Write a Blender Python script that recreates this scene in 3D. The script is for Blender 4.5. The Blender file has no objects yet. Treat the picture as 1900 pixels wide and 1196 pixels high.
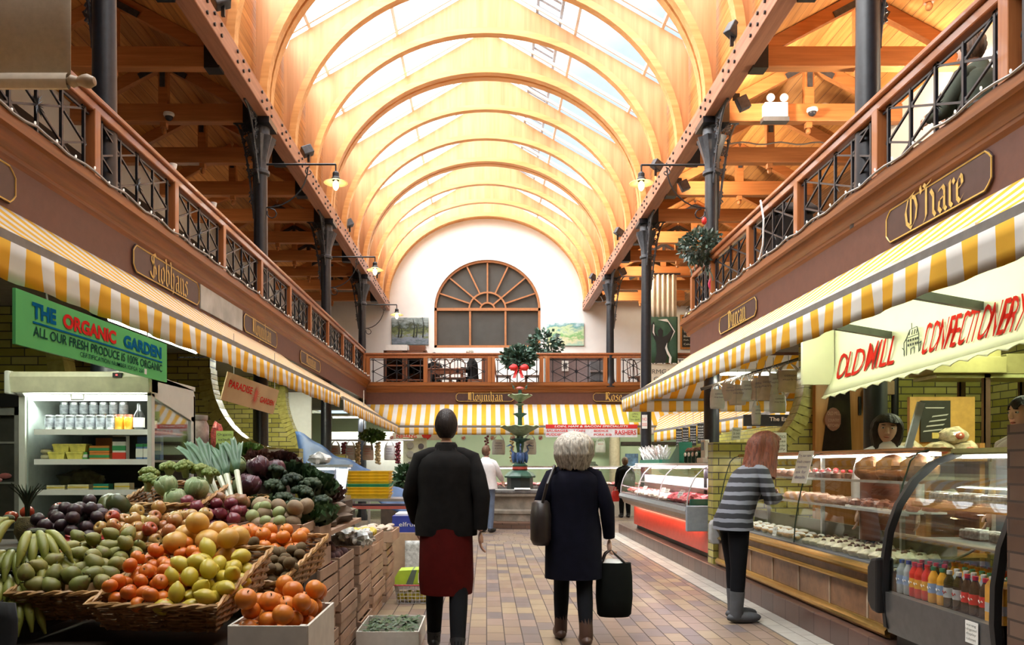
import bpy, bmesh, math, random
from mathutils import Vector, Matrix, Euler, noise
R = math.radians; PI = math.pi
SC = bpy.context.scene; COL = SC.collection
# ------------------------------------------------------------------ camera
# level camera 1.4 m above the floor, looking along +Y, raised front (lens shift)
FPX, VPX, VPY, EYE = 1430.0, 902.0, 860.0, 1.4
cd = bpy.data.cameras.new('camera'); cam = bpy.data.objects.new('camera', cd); COL.objects.link(cam)
cam.location = (0, 0, EYE); cam.rotation_euler = (R(90), 0, 0)
cd.sensor_width = 36; cd.lens = FPX/1900*36
cd.shift_x = (950-VPX)/1900; cd.shift_y = (VPY-598)/1900
cd.clip_start = .05; cd.clip_end = 300
SC.camera = cam
# ------------------------------------------------------------------ sky
w = bpy.data.worlds.new('sky'); SC.world = w; w.use_nodes = True
nt = w.node_tree; nt.nodes.clear()
out = nt.nodes.new('ShaderNodeOutputWorld'); bg = nt.nodes.new('ShaderNodeBackground')
tc = nt.nodes.new('ShaderNodeTexCoord'); dot = nt.nodes.new('ShaderNodeVectorMath'); dot.operation = 'DOT_PRODUCT'
sv = Vector((-.58, -.30, .75)).normalized(); dot.inputs[1].default_value = sv
nt.links.new(tc.outputs['Generated'], dot.inputs[0])
rp = nt.nodes.new('ShaderNodeValToRGB'); nt.links.new(dot.outputs['Value'], rp.inputs[0])
e = rp.color_ramp.elements
e[0].position = .0; e[0].color = (.2, .25, .30, 1)
e[1].position = .98; e[1].color = (4.6, 4.6, 4.5, 1)
a = e.new(.05); a.color = (.32, .37, .40, 1)
a = e.new(.11); a.color = (.9, .92, .93, 1)
a = e.new(.65); a.color = (1.7, 1.72, 1.72, 1)
bg.inputs['Strength'].default_value = 3.25
nt.links.new(rp.outputs[0], bg.inputs['Color']); nt.links.new(bg.outputs[0], out.inputs[0])
# ------------------------------------------------------------------ exposure
vs = SC.view_settings; vs.view_transform = 'Standard'; vs.look = 'None'; vs.exposure = 0.35; vs.gamma = 1.0; vs.use_curve_mapping = False
cy = SC.cycles
cy.max_bounces = 8; cy.diffuse_bounces = 4; cy.glossy_bounces = 3; cy.transmission_bounces = 4; cy.transparent_max_bounces = 16
cy.caustics_reflective = False; cy.caustics_refractive = False; cy.sample_clamp_indirect = 6.0
cy.use_adaptive_sampling = True; cy.adaptive_threshold = .02

def area(name, loc, size, power, color=(1, 1, 1), rot=(0, 0, 0), spread=180):
    l = bpy.data.lights.new(name, 'AREA'); l.shape = 'RECTANGLE'; l.size, l.size_y = size; l.energy = power; l.color = color; l.spread = R(spread)
    o = bpy.data.objects.new(name, l); COL.objects.link(o); o.location = loc; o.rotation_euler = rot; return o
def point(name, loc, power, color=(1, .75, .45), r=.05):
    l = bpy.data.lights.new(name, 'POINT'); l.energy = power; l.color = color; l.shadow_soft_size = r
    o = bpy.data.objects.new(name, l); COL.objects.link(o); o.location = loc; return o
WARM = (1, .72, .42); TUBE = (.92, 1, .86); PINKT = (1, .78, .84)
def aimed(name, loc, to, size, power, color):
    o = area(name, loc, (size, size), power, color); o.rotation_euler = (Vector(to)-Vector(loc)).to_track_quat('-Z', 'Y').to_euler(); return o
WARMF = (1, .88, .70)
for y_ in (8.5, 12.6, 16.4, 20.5):      # the floodlights standing on the long beams, aimed across at the vault
    aimed('floodlight_lamp', (-2.78, y_, 6.62), (1.9, y_+1.0, 8.4), .16, 22, WARMF)
    aimed('floodlight_lamp', (2.78, y_+.6, 6.62), (-1.9, y_+1.6, 8.4), .16, 6, WARMF)
for y_ in (6.9, 9.8, 12.7, 15.5, 18.4, 21.3): aimed('aisle_flood_lamp', (3.36, y_, 6.02), (4.7, y_, 6.75), .14, 42, (1, .86, .66))    # floods added on the aisle side of the right beam to brighten the boards
for y_ in (5.5, 9.0): aimed('uplighter_lamp', (5.42, y_, 5.2), (4.5, y_, 6.9), .2, 60, (1, .86, .66))  # added fill light, brightens the right gallery roof
for y_ in (8.0, 14.0, 20.0): aimed('uplighter_lamp', (-5.42, y_, 5.2), (-4.3, y_, 6.9), .2, 3, (1, .80, .55))  # weaker added fill for the left gallery roof
# ------------------------------------------------------------------ helpers
def wp(px, py, Y):      # photograph position (1900x1196) + depth -> a point of the place
    return Vector(((px-VPX)*Y/FPX, Y, EYE+(VPY-py)*Y/FPX))

class MB:
    """collects simple shapes and links them as one mesh object"""
    def __init__(s): s.v = []; s.f = []; s.m = []; s.mi = 0; s.M = None
    def add(s, vs, fs):
        n = len(s.v)
        for p in vs:
            p = Vector(p); s.v.append(s.M @ p if s.M else p)
        for f in fs: s.f.append([n+i for i in f]); s.m.append(s.mi)
        return s
    def box(s, x0, x1, y0, y1, z0, z1):
        return s.add([(x, y, z) for x in (x0, x1) for y in (y0, y1) for z in (z0, z1)],
                     [(0, 1, 3, 2), (4, 6, 7, 5), (0, 4, 5, 1), (2, 3, 7, 6), (0, 2, 6, 4), (1, 5, 7, 3)])
    def bar(s, p, q, wd, ht=None, up=(0, 0, 1)):      # rectangular bar between two points
        p, q = Vector(p), Vector(q); ht = ht or wd; d = (q-p).normalized(); up = Vector(up)
        if abs(d.dot(up)) > .98: up = Vector((1, 0, 0))
        a = d.cross(up).normalized()*wd/2; b = a.normalized().cross(d)*ht/2
        vs = [c+x*a+y*b for c in (p, q) for x, y in ((-1, -1), (1, -1), (1, 1), (-1, 1))]
        return s.add(vs, [(3, 2, 1, 0), (4, 5, 6, 7), (0, 1, 5, 4), (1, 2, 6, 5), (2, 3, 7, 6), (3, 0, 4, 7)])
    def tube(s, pts, r, seg=8, closed=False):
        pts = [Vector(p) for p in pts]; n = len(pts); rr = r if isinstance(r, (list, tuple)) else [r]*n
        vs = []; a = None
        for i, p in enumerate(pts):
            if closed: d = pts[(i+1) % n]-pts[i-1]
            else: d = pts[min(i+1, n-1)]-pts[max(i-1, 0)]
            d = d.normalized() if d.length > 1e-9 else Vector((0, 0, 1))
            if a is None: a = d.orthogonal().normalized()
            else:
                a = a-d*a.dot(d); a = a.normalized() if a.length > 1e-6 else d.orthogonal().normalized()
            b = d.cross(a)
            vs += [p+rr[i]*(math.cos(t*2*PI/seg)*a+math.sin(t*2*PI/seg)*b) for t in range(seg)]
        fs = []
        for i in range(n if closed else n-1):
            for t in range(seg):
                u = (t+1) % seg; j = (i+1) % n
                fs.append((i*seg+t, i*seg+u, j*seg+u, j*seg+t))
        if not closed: fs += [tuple(range(seg))[::-1], tuple(range((n-1)*seg, n*seg))]
        return s.add(vs, fs)
    def lathe(s, prof, c=(0, 0, 0), seg=20, sx=1, sy=1, wob=None):
        vs = []; c = Vector(c)
        for r, z in prof:
            for t in range(seg):
                th = t*2*PI/seg; k = 1+(wob(th, r, z) if wob else 0)
                vs.append(c+Vector((r*k*sx*math.cos(th), r*k*sy*math.sin(th), z)))
        fs = []
        for i in range(len(prof)-1):
            for t in range(seg):
                u = (t+1) % seg; fs.append((i*seg+t, i*seg+u, (i+1)*seg+u, (i+1)*seg+t))
        if prof[0][0] > 1e-4: fs.append(tuple(range(seg))[::-1])
        if prof[-1][0] > 1e-4: fs.append(tuple(range((len(prof)-1)*seg, len(prof)*seg)))
        return s.add(vs, fs)
    def ball(s, c, r, seg=12, rings=8, rough=0, sd=0):
        c = Vector(c); r = Vector(r) if hasattr(r, '__len__') else Vector((r, r, r)); vs = []
        for i in range(rings+1):
            ph = -PI/2+PI*i/rings
            for t in range(seg):
                th = 2*PI*t/seg; d = Vector((math.cos(ph)*math.cos(th), math.cos(ph)*math.sin(th), math.sin(ph)))
                k = 1+(rough*noise.noise(d*2.2+Vector((sd, sd*.7, 0))) if rough else 0)
                vs.append(c+Vector((d.x*r.x, d.y*r.y, d.z*r.z))*k)
        fs = [(i*seg+t, i*seg+(t+1) % seg, (i+1)*seg+(t+1) % seg, (i+1)*seg+t) for i in range(rings) for t in range(seg)]
        return s.add(vs, fs)
    def prism(s, poly, axis, d0, d1):     # 2-D outline pushed along an axis ('x','y','z')
        def P(a, b, d): return {'x': (d, a, b), 'y': (a, d, b), 'z': (a, b, d)}[axis]
        n = len(poly)
        return s.add([P(a, b, d0) for a, b in poly]+[P(a, b, d1) for a, b in poly],
                     [tuple(range(n))[::-1], tuple(range(n, 2*n))]+[(i, (i+1) % n, n+(i+1) % n, n+i) for i in range(n)])
    def loft(s, secs, cap=True, closed=True):  # list of rings (same length)
        n = len(secs[0]); vs = [p for r in secs for p in r]; fs = []
        for i in range(len(secs)-1):
            for t in range(n if closed else n-1):
                u = (t+1) % n; fs.append((i*n+t, i*n+u, (i+1)*n+u, (i+1)*n+t))
        if cap and closed: fs += [tuple(range(n))[::-1], tuple(range((len(secs)-1)*n, len(secs)*n))]
        return s.add(vs, fs)
    def grid(s, fn, nu, nv):
        vs = [fn(i/nu, j/nv) for i in range(nu+1) for j in range(nv+1)]
        return s.add(vs, [(i*(nv+1)+j, (i+1)*(nv+1)+j, (i+1)*(nv+1)+j+1, i*(nv+1)+j+1) for i in range(nu) for j in range(nv)])
    def build(s, name, mat, parent=None, smooth=35, bevel=0, solid=0, sub=0, local=False):
        off = Vector((0, 0, 0)); p = parent
        if not local:
            while p is not None: off += p.location; p = p.parent
        me = bpy.data.meshes.new(name); me.from_pydata([tuple(v-off) for v in s.v], [], s.f)
        for m in (mat if isinstance(mat, (list, tuple)) else [mat]): me.materials.append(m)
        if any(s.m): me.polygons.foreach_set('material_index', s.m)
        bm = bmesh.new(); bm.from_mesh(me); bmesh.ops.recalc_face_normals(bm, faces=bm.faces); bm.to_mesh(me); bm.free()
        if smooth:
            me.polygons.foreach_set('use_smooth', [True]*len(me.polygons)); me.set_sharp_from_angle(angle=R(smooth))
        o = bpy.data.objects.new(name, me); COL.objects.link(o); o.parent = parent
        if solid:
            m = o.modifiers.new('solid', 'SOLIDIFY'); m.thickness = solid; m.offset = 0
        if bevel:
            m = o.modifiers.new('bevel', 'BEVEL'); m.width = bevel; m.segments = 2; m.limit_method = 'ANGLE'; m.angle_limit = R(40)
        if sub:
            m = o.modifiers.new('sub', 'SUBSURF'); m.levels = sub; m.render_levels = sub
        return o

def thing(name, label, cat, loc=(0, 0, 0), rz=0, group=None):
    o = bpy.data.objects.new(name, None); COL.objects.link(o); o.empty_display_size = .1
    o.location = loc; o.rotation_euler = (0, 0, rz); return tag(o, label, cat, group)
def tag(o, label, cat, group=None, kind=None):
    o['label'] = label; o['category'] = cat
    if group: o['group'] = group
    if kind: o['kind'] = kind
    return o
def struct(o): o['kind'] = 'structure'; return o
KIDS = {}
def dup(o, loc=None, rot=None, scale=None, label=None, group=None):
    def cp(x, par):
        c = x.copy(); COL.objects.link(c)
        if par is not None: c.parent = par
        for ch in list(x.children): cp(ch, c)
        return c
    c = cp(o, None)
    if loc is not None: c.location = loc
    if rot is not None: c.rotation_euler = rot if hasattr(rot, '__len__') else (0, 0, rot)
    if scale is not None: c.scale = scale if hasattr(scale, '__len__') else (scale,)*3
    if label: c['label'] = label
    if group: c['group'] = group
    return c
ORD = ['nearest', 'second', 'third', 'fourth', 'fifth', 'sixth', 'seventh', 'eighth', 'ninth', 'tenth', 'eleventh', 'twelfth', 'thirteenth', 'fourteenth', 'fifteenth', 'sixteenth']

# ------------------------------------------------------------------ lettering
def text_mesh(mb, body, o, u, v, size, bold=0.0, shear=0.0, width=None, height=None, depth=.004, align='LEFT', sx=1.0):
    """flat letters with their lower left corner at o, running along u, upright along v"""
    cu = bpy.data.curves.new('t', 'FONT'); cu.body = body; cu.size = 1; cu.offset = bold; cu.shear = shear; cu.resolution_u = 3; cu.fill_mode = 'FRONT'
    ob = bpy.data.objects.new('t', cu); COL.objects.link(ob)
    dg = bpy.context.evaluated_depsgraph_get(); me = bpy.data.meshes.new_from_object(ob.evaluated_get(dg))
    vs = [vv.co.copy() for vv in me.vertices]; fs = [list(p.vertices) for p in me.polygons]
    bpy.data.objects.remove(ob); bpy.data.curves.remove(cu); bpy.data.meshes.remove(me)
    if not vs: return
    x0 = min(p.x for p in vs); x1 = max(p.x for p in vs); y0 = min(p.y for p in vs); y1 = max(p.y for p in vs)
    kx = (width/(x1-x0)) if width else size*sx; ky = (height/(y1-y0)) if height else size
    u = Vector(u).normalized(); v = Vector(v).normalized(); o = Vector(o); n = u.cross(v)
    if align == 'CENTER': o = o-u*(x1-x0)*kx/2
    mb.add([o+u*(p.x-x0)*kx+v*(p.y-y0)*ky+n*depth for p in vs], fs)

# blackletter written with a broad nib: strokes on a grid, x-height 1, ascender 1.5
BL = {
 'S': (.95, [[(.8, 1.3), (.62, 1.48), (.25, 1.3), (.2, 1.05), (.45, .85), (.75, .65), (.8, .35), (.5, .05), (.2, .15), (.05, .35)], [(.5, 1.4), (.5, .1)]]),
 'M': (1.35, [[(.05, 1.25), (.3, 1.45), (.3, .25), (.1, .05)], [(.3, 1.3), (.62, 1.45), (.68, 1.2), (.68, .1)], [(.68, 1.3), (1.0, 1.45), (1.12, 1.2), (1.12, .25), (1.3, .05)], [(.45, 1.3), (.45, .2)]]),
 'R': (1.05, [[(.05, 1.25), (.3, 1.45), (.3, .2), (.1, .05)], [(.3, 1.35), (.65, 1.45), (.85, 1.2), (.7, .9), (.35, .8)], [(.5, .8), (.75, .35), (1.0, .05)], [(.48, 1.3), (.48, .3)]]),
 'O': (1.1, [[(.75, 1.45), (.3, 1.3), (.1, .8), (.2, .3), (.55, .02), (.85, .3), (.95, .8), (.8, 1.2), (.55, 1.35)], [(.5, 1.3), (.5, .15)]]),
 'D': (1.05, [[(.05, 1.35), (.5, 1.4), (.85, 1.15), (.9, .5), (.6, .1), (.2, .05)], [(.3, 1.35), (.3, .1)], [(.5, 1.3), (.5, .15)]]),
 'h': (.78, [[(.1, 1.55), (.2, 1.4), (.2, .2), (.32, .02)], [(.2, .8), (.48, 1.0), (.6, .8), (.58, .1), (.45, -.25)]]),
 'H': (1.0, [[(.1, 1.5), (.28, 1.35), (.28, .2), (.12, .0)], [(.28, .85), (.6, 1.1), (.78, .85), (.78, .2), (.92, .02)], [(.28, 1.4), (.6, 1.5)]]),
 'i': (.4, [[(.1, .9), (.22, .98), (.22, .15), (.36, .02)], [(.16, 1.3), (.24, 1.38)]]),
 'o': (.68, [[(.45, 1.0), (.2, .85), (.15, .25), (.35, .02), (.55, .2), (.58, .8), (.42, 1.0)]]),
 'b': (.7, [[(.1, 1.55), (.2, 1.4), (.2, .2), (.35, .02), (.58, .2), (.58, .8), (.42, 1.0), (.25, .85)]]),
 'a': (.66, [[(.15, .9), (.4, 1.0), (.52, .85), (.52, .15), (.64, .02)], [(.52, .6), (.2, .5), (.15, .2), (.3, .02), (.5, .2)]]),
 'n': (.78, [[(.1, .92), (.22, 1.0), (.22, .15), (.34, .02)], [(.22, .8), (.48, 1.0), (.6, .85), (.6, .15), (.72, .02)]]),
 'u': (.78, [[(.1, .95), (.2, 1.0), (.2, .2), (.35, .02), (.55, .2)], [(.55, 1.0), (.58, .95), (.58, .15), (.72, .02)]]),
 's': (.6, [[(.5, .9), (.35, 1.0), (.15, .8), (.45, .5), (.5, .2), (.3, .02), (.1, .15)]]),
 'y': (.74, [[(.1, .95), (.2, 1.0), (.2, .25), (.35, .05), (.55, .2)], [(.55, 1.0), (.58, .9), (.58, .0), (.4, -.35), (.15, -.4)]]),
 'r': (.52, [[(.1, .92), (.22, 1.0), (.22, .15), (.36, .02)], [(.25, .85), (.42, 1.0), (.5, .85)]]),
 'e': (.58, [[(.18, .5), (.48, .65), (.45, .9), (.35, 1.0), (.16, .8), (.16, .2), (.32, .02), (.52, .2)]]),
 'c': (.56, [[(.5, .85), (.36, 1.0), (.16, .8), (.16, .2), (.34, .02), (.52, .2)]]),
 "'": (.25, [[(.1, 1.5), (.16, 1.25)]]), ' ': (.4, [])}
def blackletter(mb, body, o, u, v, size, nib=.1):
    u = Vector(u).normalized(); v = Vector(v).normalized(); n = u.cross(v); o = Vector(o); x = 0
    nv = (u*.8+v*.6)*nib*size
    for ch in body:
        wd, st = BL[ch]
        for pl in st:
            for k in range(len(pl)-1):
                p = o+u*(x+pl[k][0])*size+v*pl[k][1]*size; q = o+u*(x+pl[k+1][0])*size+v*pl[k+1][1]*size
                d = (q-p).normalized(); p = p-d*.015*size; q = q+d*.015*size
                mb.add([p-nv+n*.003, p+nv+n*.003, q+nv+n*.003, q-nv+n*.003], [(0, 1, 2, 3)])
        x += wd
    return x*size
# ------------------------------------------------------------------ materials
MATS = {}
class N:
    def __init__(s, name):
        s.m = bpy.data.materials.new(name); s.m.use_nodes = True; s.t = s.m.node_tree; s.b = s.t.nodes['Principled BSDF']; s.o = s.t.nodes['Material Output']
    def n(s, typ, **kw):
        x = s.t.nodes.new('ShaderNode'+typ)
        for k, v in kw.items(): setattr(x, k, v)
        return x
    def l(s, a, b): s.t.links.new(a, b)
    def math(s, op, a, b=None, c=None):
        x = s.n('Math', operation=op)
        for i, v in enumerate((a, b, c)):
            if v is None: continue
            if isinstance(v, (int, float)): x.inputs[i].default_value = v
            else: s.l(v, x.inputs[i])
        return x.outputs[0]
    def pos(s, world=False):
        if world: return s.n('NewGeometry').outputs['Position']
        return s.n('TexCoord').outputs['Object']
    def sep(s, v):
        x = s.n('SeparateXYZ'); s.l(v, x.inputs[0]); return x.outputs
    def comb(s, x, y, z=0):
        c = s.n('CombineXYZ')
        for i, v in enumerate((x, y, z)):
            if isinstance(v, (int, float)): c.inputs[i].default_value = v
            else: s.l(v, c.inputs[i])
        return c.outputs[0]
    def noise(s, vec, scale, detail=3, rough=.55):
        x = s.n('TexNoise'); x.inputs['Scale'].default_value = scale; x.inputs['Detail'].default_value = detail; x.inputs['Roughness'].default_value = rough
        s.l(vec, x.inputs['Vector']); return x.outputs['Fac']
    def scale(s, vec, k):
        x = s.n('VectorMath', operation='MULTIPLY'); x.inputs[1].default_value = k; s.l(vec, x.inputs[0]); return x.outputs[0]
    def ramp(s, fac, stops, const=False):
        x = s.n('ValToRGB'); r = x.color_ramp
        if const: r.interpolation = 'CONSTANT'
        while len(r.elements) < len(stops): r.elements.new(.5)
        for e_, (p, c) in zip(r.elements, stops): e_.position = p; e_.color = (*c, 1)
        s.l(fac, x.inputs[0]); return x.outputs[0]
    def mix(s, fac, a, b, typ='MIX'):
        x = s.n('Mix', data_type='RGBA', blend_type=typ)
        for i, v in ((0, fac), (6, a), (7, b)):
            if isinstance(v, (int, float)): x.inputs[i].default_value = v
            elif isinstance(v, tuple): x.inputs[i].default_value = (*v, 1)
            else: s.l(v, x.inputs[i])
        return x.outputs[2]
    def bump(s, h, st=.3, dist=.01):
        x = s.n('Bump'); x.inputs['Strength'].default_value = st; x.inputs['Distance'].default_value = dist
        s.l(h, x.inputs['Height']); s.l(x.outputs[0], s.b.inputs['Normal'])
    def fin(s, col, rough=.5, metal=0, spec=.5, coat=0):
        if isinstance(col, tuple): s.b.inputs['Base Color'].default_value = (*col, 1)
        else: s.l(col, s.b.inputs['Base Color'])
        if isinstance(rough, (int, float)): s.b.inputs['Roughness'].default_value = rough
        else: s.l(rough, s.b.inputs['Roughness'])
        s.b.inputs['Metallic'].default_value = metal; s.b.inputs['Specular IOR Level'].default_value = spec; s.b.inputs['Coat Weight'].default_value = coat
        return s.m

def sc3(c, k): return tuple(min(1, x*k) for x in c)
def M(name, col=None, rough=.5, metal=0, var=.12, ns=14, bump=0, spec=.5, coat=0):
    """plain colour with a little procedural mottling"""
    if name in MATS: return MATS[name]
    n = N(name); p = n.pos(); f = n.noise(p, ns)
    c = n.ramp(f, [(.3, sc3(col, 1-var)), (.7, sc3(col, 1+var))])
    if bump: n.bump(n.noise(p, ns*4), bump, .01)
    MATS[name] = n.fin(c, rough, metal, spec, coat); return MATS[name]
def wood(name, c0, c1, axis=1, rough=.45, world=True, gs=6., board=0, baxis=0, gap=(.12, .05, .02), coat=0, bv=.3):
    """grain along an axis; optional boards of a given width laid side by side along baxis"""
    n = N(name); p = n.pos(world); k = [gs*4]*3; k[axis] = gs*.22
    f = n.noise(n.scale(p, k), 1, 4, .6)
    c = n.ramp(f, [(.32, c0), (.68, c1)])
    if board:
        s = n.sep(p); t = n.math('DIVIDE', s[baxis], board); fl = n.math('FLOOR', t); fr = n.math('FRACT', t)
        wn = n.n('TexWhiteNoise', noise_dimensions='1D'); n.l(fl, wn.inputs['W'])
        hv = n.math('MULTIPLY_ADD', wn.outputs['Value'], bv, 1-bv/2)
        c = n.mix(1, c, n.comb(hv, hv, hv), 'MULTIPLY')
        g = n.math('LESS_THAN', fr, .045); c = n.mix(g, c, gap)
        kn = n.n('TexVoronoi'); kn.inputs['Scale'].default_value = 1.9; n.l(n.scale(p, (1, .6, 1)), kn.inputs['Vector'])
        kk = n.math('LESS_THAN', kn.outputs['Distance'], .045); c = n.mix(n.math('MULTIPLY', kk, .6), c, gap)
    MATS[name] = n.fin(c, rough, 0, .4, coat); return MATS[name]
def tiles(name, ua, va, wd, ht, cols, mortar, gap, rough=.35, stag=.5, spec=.5, var=.15, bump=.4, rnd=0):
    """courses of tiles: ua/va are functions of the separated world position"""
    n = N(name); s = n.sep(n.pos(True)); u = ua(n, s); v = va(n, s)
    vv = n.math('DIVIDE', v, ht); row = n.math('FLOOR', vv); fv = n.math('FRACT', vv)
    if rnd:
        wr = n.n('TexWhiteNoise', noise_dimensions='1D'); n.l(row, wr.inputs['W']); off = n.math('ADD', n.math('MULTIPLY', row, stag), n.math('MULTIPLY', wr.outputs['Value'], rnd))
    else: off = n.math('MULTIPLY', row, stag)
    uu = n.math('ADD', n.math('DIVIDE', u, wd), off); ti = n.math('FLOOR', uu); fu = n.math('FRACT', uu)
    wn = n.n('TexWhiteNoise', noise_dimensions='3D'); n.l(n.comb(ti, row, 3.3), wn.inputs['Vector'])
    k = len(cols); c = n.ramp(wn.outputs['Value'], [(i/k, cc) for i, cc in enumerate(cols)], True)
    f = n.noise(n.pos(True), 9, 4); hv = n.math('MULTIPLY_ADD', f, var*2, 1-var); c = n.mix(1, c, n.comb(hv, hv, hv), 'MULTIPLY')
    a = n.math('LESS_THAN', fu, gap/wd); b = n.math('LESS_THAN', fv, gap/ht); g = n.math('MAXIMUM', a, b)
    c = n.mix(g, c, mortar); n.bump(n.math('SUBTRACT', 1, g), bump, .004)
    MATS[name] = n.fin(c, n.math('MULTIPLY_ADD', g, .4, rough), 0, spec); return MATS[name]
def emit(name, col, st):
    if name in MATS: return MATS[name]
    n = N(name); n.b.inputs['Emission Color'].default_value = (*col, 1); n.b.inputs['Emission Strength'].default_value = st
    MATS[name] = n.fin(col, .5); return MATS[name]
def pane(name, tint=(1, 1, 1), refl=.12, rough=.02, haze=0.0):
    """thin glass: mostly see-through, with a fresnel sheen"""
    n = N(name); t = n.t; t.nodes.remove(n.b)
    tr = n.n('BsdfTransparent'); tr.inputs[0].default_value = (*tint, 1)
    gl = n.n('BsdfGlossy'); gl.inputs['Roughness'].default_value = rough
    lw = n.n('LayerWeight'); lw.inputs[0].default_value = .35
    mx = n.n('MixShader'); n.l(n.math('MULTIPLY_ADD', lw.outputs['Facing'], refl*2.2, refl*.35), mx.inputs[0]); n.l(tr.outputs[0], mx.inputs[1]); n.l(gl.outputs[0], mx.inputs[2])
    sh = mx.outputs[0]
    if haze:
        df = n.n('BsdfDiffuse'); df.inputs[0].default_value = (.9, .9, .9, 1); m2 = n.n('MixShader'); m2.inputs[0].default_value = haze; n.l(sh, m2.inputs[1]); n.l(df.outputs[0], m2.inputs[2]); sh = m2.outputs[0]
    n.l(sh, n.o.inputs[0]); MATS[name] = n.m; return n.m
def stripes(name, ua, per, c0, c1, rough=.75, ph=0):
    n = N(name); s = n.sep(n.pos(True)); fr = n.math('FRACT', n.math('DIVIDE', n.math('ADD', ua(n, s), ph), per))
    g = n.math('LESS_THAN', fr, .5); f = n.noise(n.pos(True), 5, 4); hv = n.math('MULTIPLY_ADD', f, .22, .87)
    c = n.mix(g, c0, c1); c = n.mix(1, c, n.comb(hv, hv, hv), 'MULTIPLY')
    m = n.fin(c, rough, 0, .2)
    # cloth lets some light through
    tl = n.n('BsdfTranslucent'); n.l(c, tl.inputs[0]); mx = n.n('MixShader'); mx.inputs[0].default_value = .3
    n.l(n.b.outputs[0], mx.inputs[1]); n.l(tl.outputs[0], mx.inputs[2]); n.l(mx.outputs[0], n.o.inputs[0])
    MATS[name] = m; return m
UX = lambda n, s: s[0]; UY = lambda n, s: s[1]; UZ = lambda n, s: s[2]; UXY = lambda n, s: n.math('ADD', s[0], s[1])
wood('plank', (.42, .17, .04), (.62, .29, .085), 1, .5, board=.125, baxis=0, bv=.35)
wood('ply', (.48, .23, .095), (.66, .35, .155), 2, .5, gs=2.2)
wood('flange', (.62, .30, .10), (.80, .44, .17), 0, .4, gs=3)
wood('tie', (.40, .15, .045), (.55, .22, .07), 0, .5)
wood('beam', (.30, .13, .08), (.44, .21, .13), 1, .45)
wood('cornice', (.15, .048, .012), (.27, .092, .023), 1, .42, coat=.05)
wood('cornice_x', (.17, .055, .013), (.30, .105, .026), 0, .42, coat=.05)
wood('rail', (.24, .075, .03), (.36, .13, .05), 1, .28, coat=.4)
wood('post', (.26, .08, .025), (.38, .14, .045), 2, .35, coat=.2)
wood('door', (.38, .16, .04), (.52, .24, .07), 2, .4)
M('iron', (.011, .013, .018), .36, .0, .3, 20, spec=.5)
M('iron_grey', (.055, .06, .07), .35, .2, .3, 20)
M('black', (.012, .012, .013), .45); M('rubber', (.02, .02, .02), .7)
M('fascia', (.112, .043, .028), .5, var=.1)
M('board', (.060, .030, .027), .4); M('gold', (.62, .40, .10), .4, var=.1)
M('white_wall', (.82, .82, .80), .8, var=.03, ns=3); M('white', (.80, .80, .78), .5, var=.04); M('cream', (.72, .66, .52), .6)
M('dark_wall', (.04, .028, .022), .7); M('grey', (.32, .33, .34), .45); M('dgrey', (.09, .09, .095), .5); M('steel', (.55, .55, .56), .28, .9, .08)
M('floor_dark', (.05, .04, .035), .7); M('slab', (.22, .20, .17), .8)
BRK = [(.36, .33, .075), (.42, .38, .10), (.30, .27, .06), (.39, .36, .11), (.45, .40, .13)]
tiles('brick', UXY, UZ, .275, .086, BRK, (.05, .042, .02), .012, .22, var=.2)
BRK2 = [(.12, .068, .045), (.145, .088, .06), (.105, .06, .04), (.16, .10, .07)]
tiles('brick_red', UXY, UZ, .275, .086, BRK2, (.06, .04, .03), .012, .4, var=.2)
PAV = [(0.202, 0.142, 0.096), (0.172, 0.118, 0.088), (0.228, 0.166, 0.105), (0.129, 0.101, 0.095), (0.206, 0.146, 0.118), (0.245, 0.185, 0.116), (0.11, 0.089, 0.089), (0.185, 0.133, 0.103)]
tiles('paver', UY, UX, .295, .1455, PAV, (.055, .04, .034), .009, .38, stag=.5, rnd=.6, var=.18)
tiles('paver_x', UX, UY, .295, .1455, PAV, (.08, .06, .045), .009, .38, stag=.5, rnd=.6, var=.18)
tiles('kerb', UY, UX, .30, .15, [(.36, .34, .30), (.40, .38, .33), (.33, .31, .28)], (.16, .15, .13), .008, .5, stag=.3)
tiles('plinth', UY, UZ, .30, .21, [(.085, .045, .035), (.105, .055, .042), (.075, .042, .035)], (.03, .02, .018), .006, .3)
YEL = (.80, .46, .045); WHT = (.76, .73, .68)
stripes('awn_y', UY, .229, YEL, WHT); stripes('awn_x', UX, .229, YEL, WHT)
pane('glass', (.97, .99, .97), .14); pane('sky_glass', (.97, .98, .99), .05, .05); pane('dark_glass', (.25, .27, .26), .25)
# ================================================================== THE SETTING
NEARY = .5; XC = 3.08; BAY = 4.31; COLY = [6.22+BAY*k for k in range(-1, 4)]      # column lines
YE = 23.46                                                            # end wall
# floor
mb = MB(); mb.add([(-9, -2, 0), (12, -2, 0), (12, 13.45, 0), (-9, 13.45, 0)], [(0, 1, 2, 3)]); struct(mb.build('floor', MATS['paver'], smooth=0))
mb = MB(); mb.add([(-9, 13.45, 0), (12, 13.45, 0), (12, 34, 0), (-9, 34, 0)], [(0, 1, 2, 3)]); struct(mb.build('floor.001', MATS['paver_x'], smooth=0))
mb = MB().box(2.40, 2.68, 1, 15.6, -.02, .006); struct(mb.build('trim_kerb', MATS['kerb'], smooth=0))
mb = MB().box(2.68, 6.0, 1.0, 15.6, 0, .19); struct(mb.build('floor_plinth', MATS['plinth'], smooth=0, bevel=.01))

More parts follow.
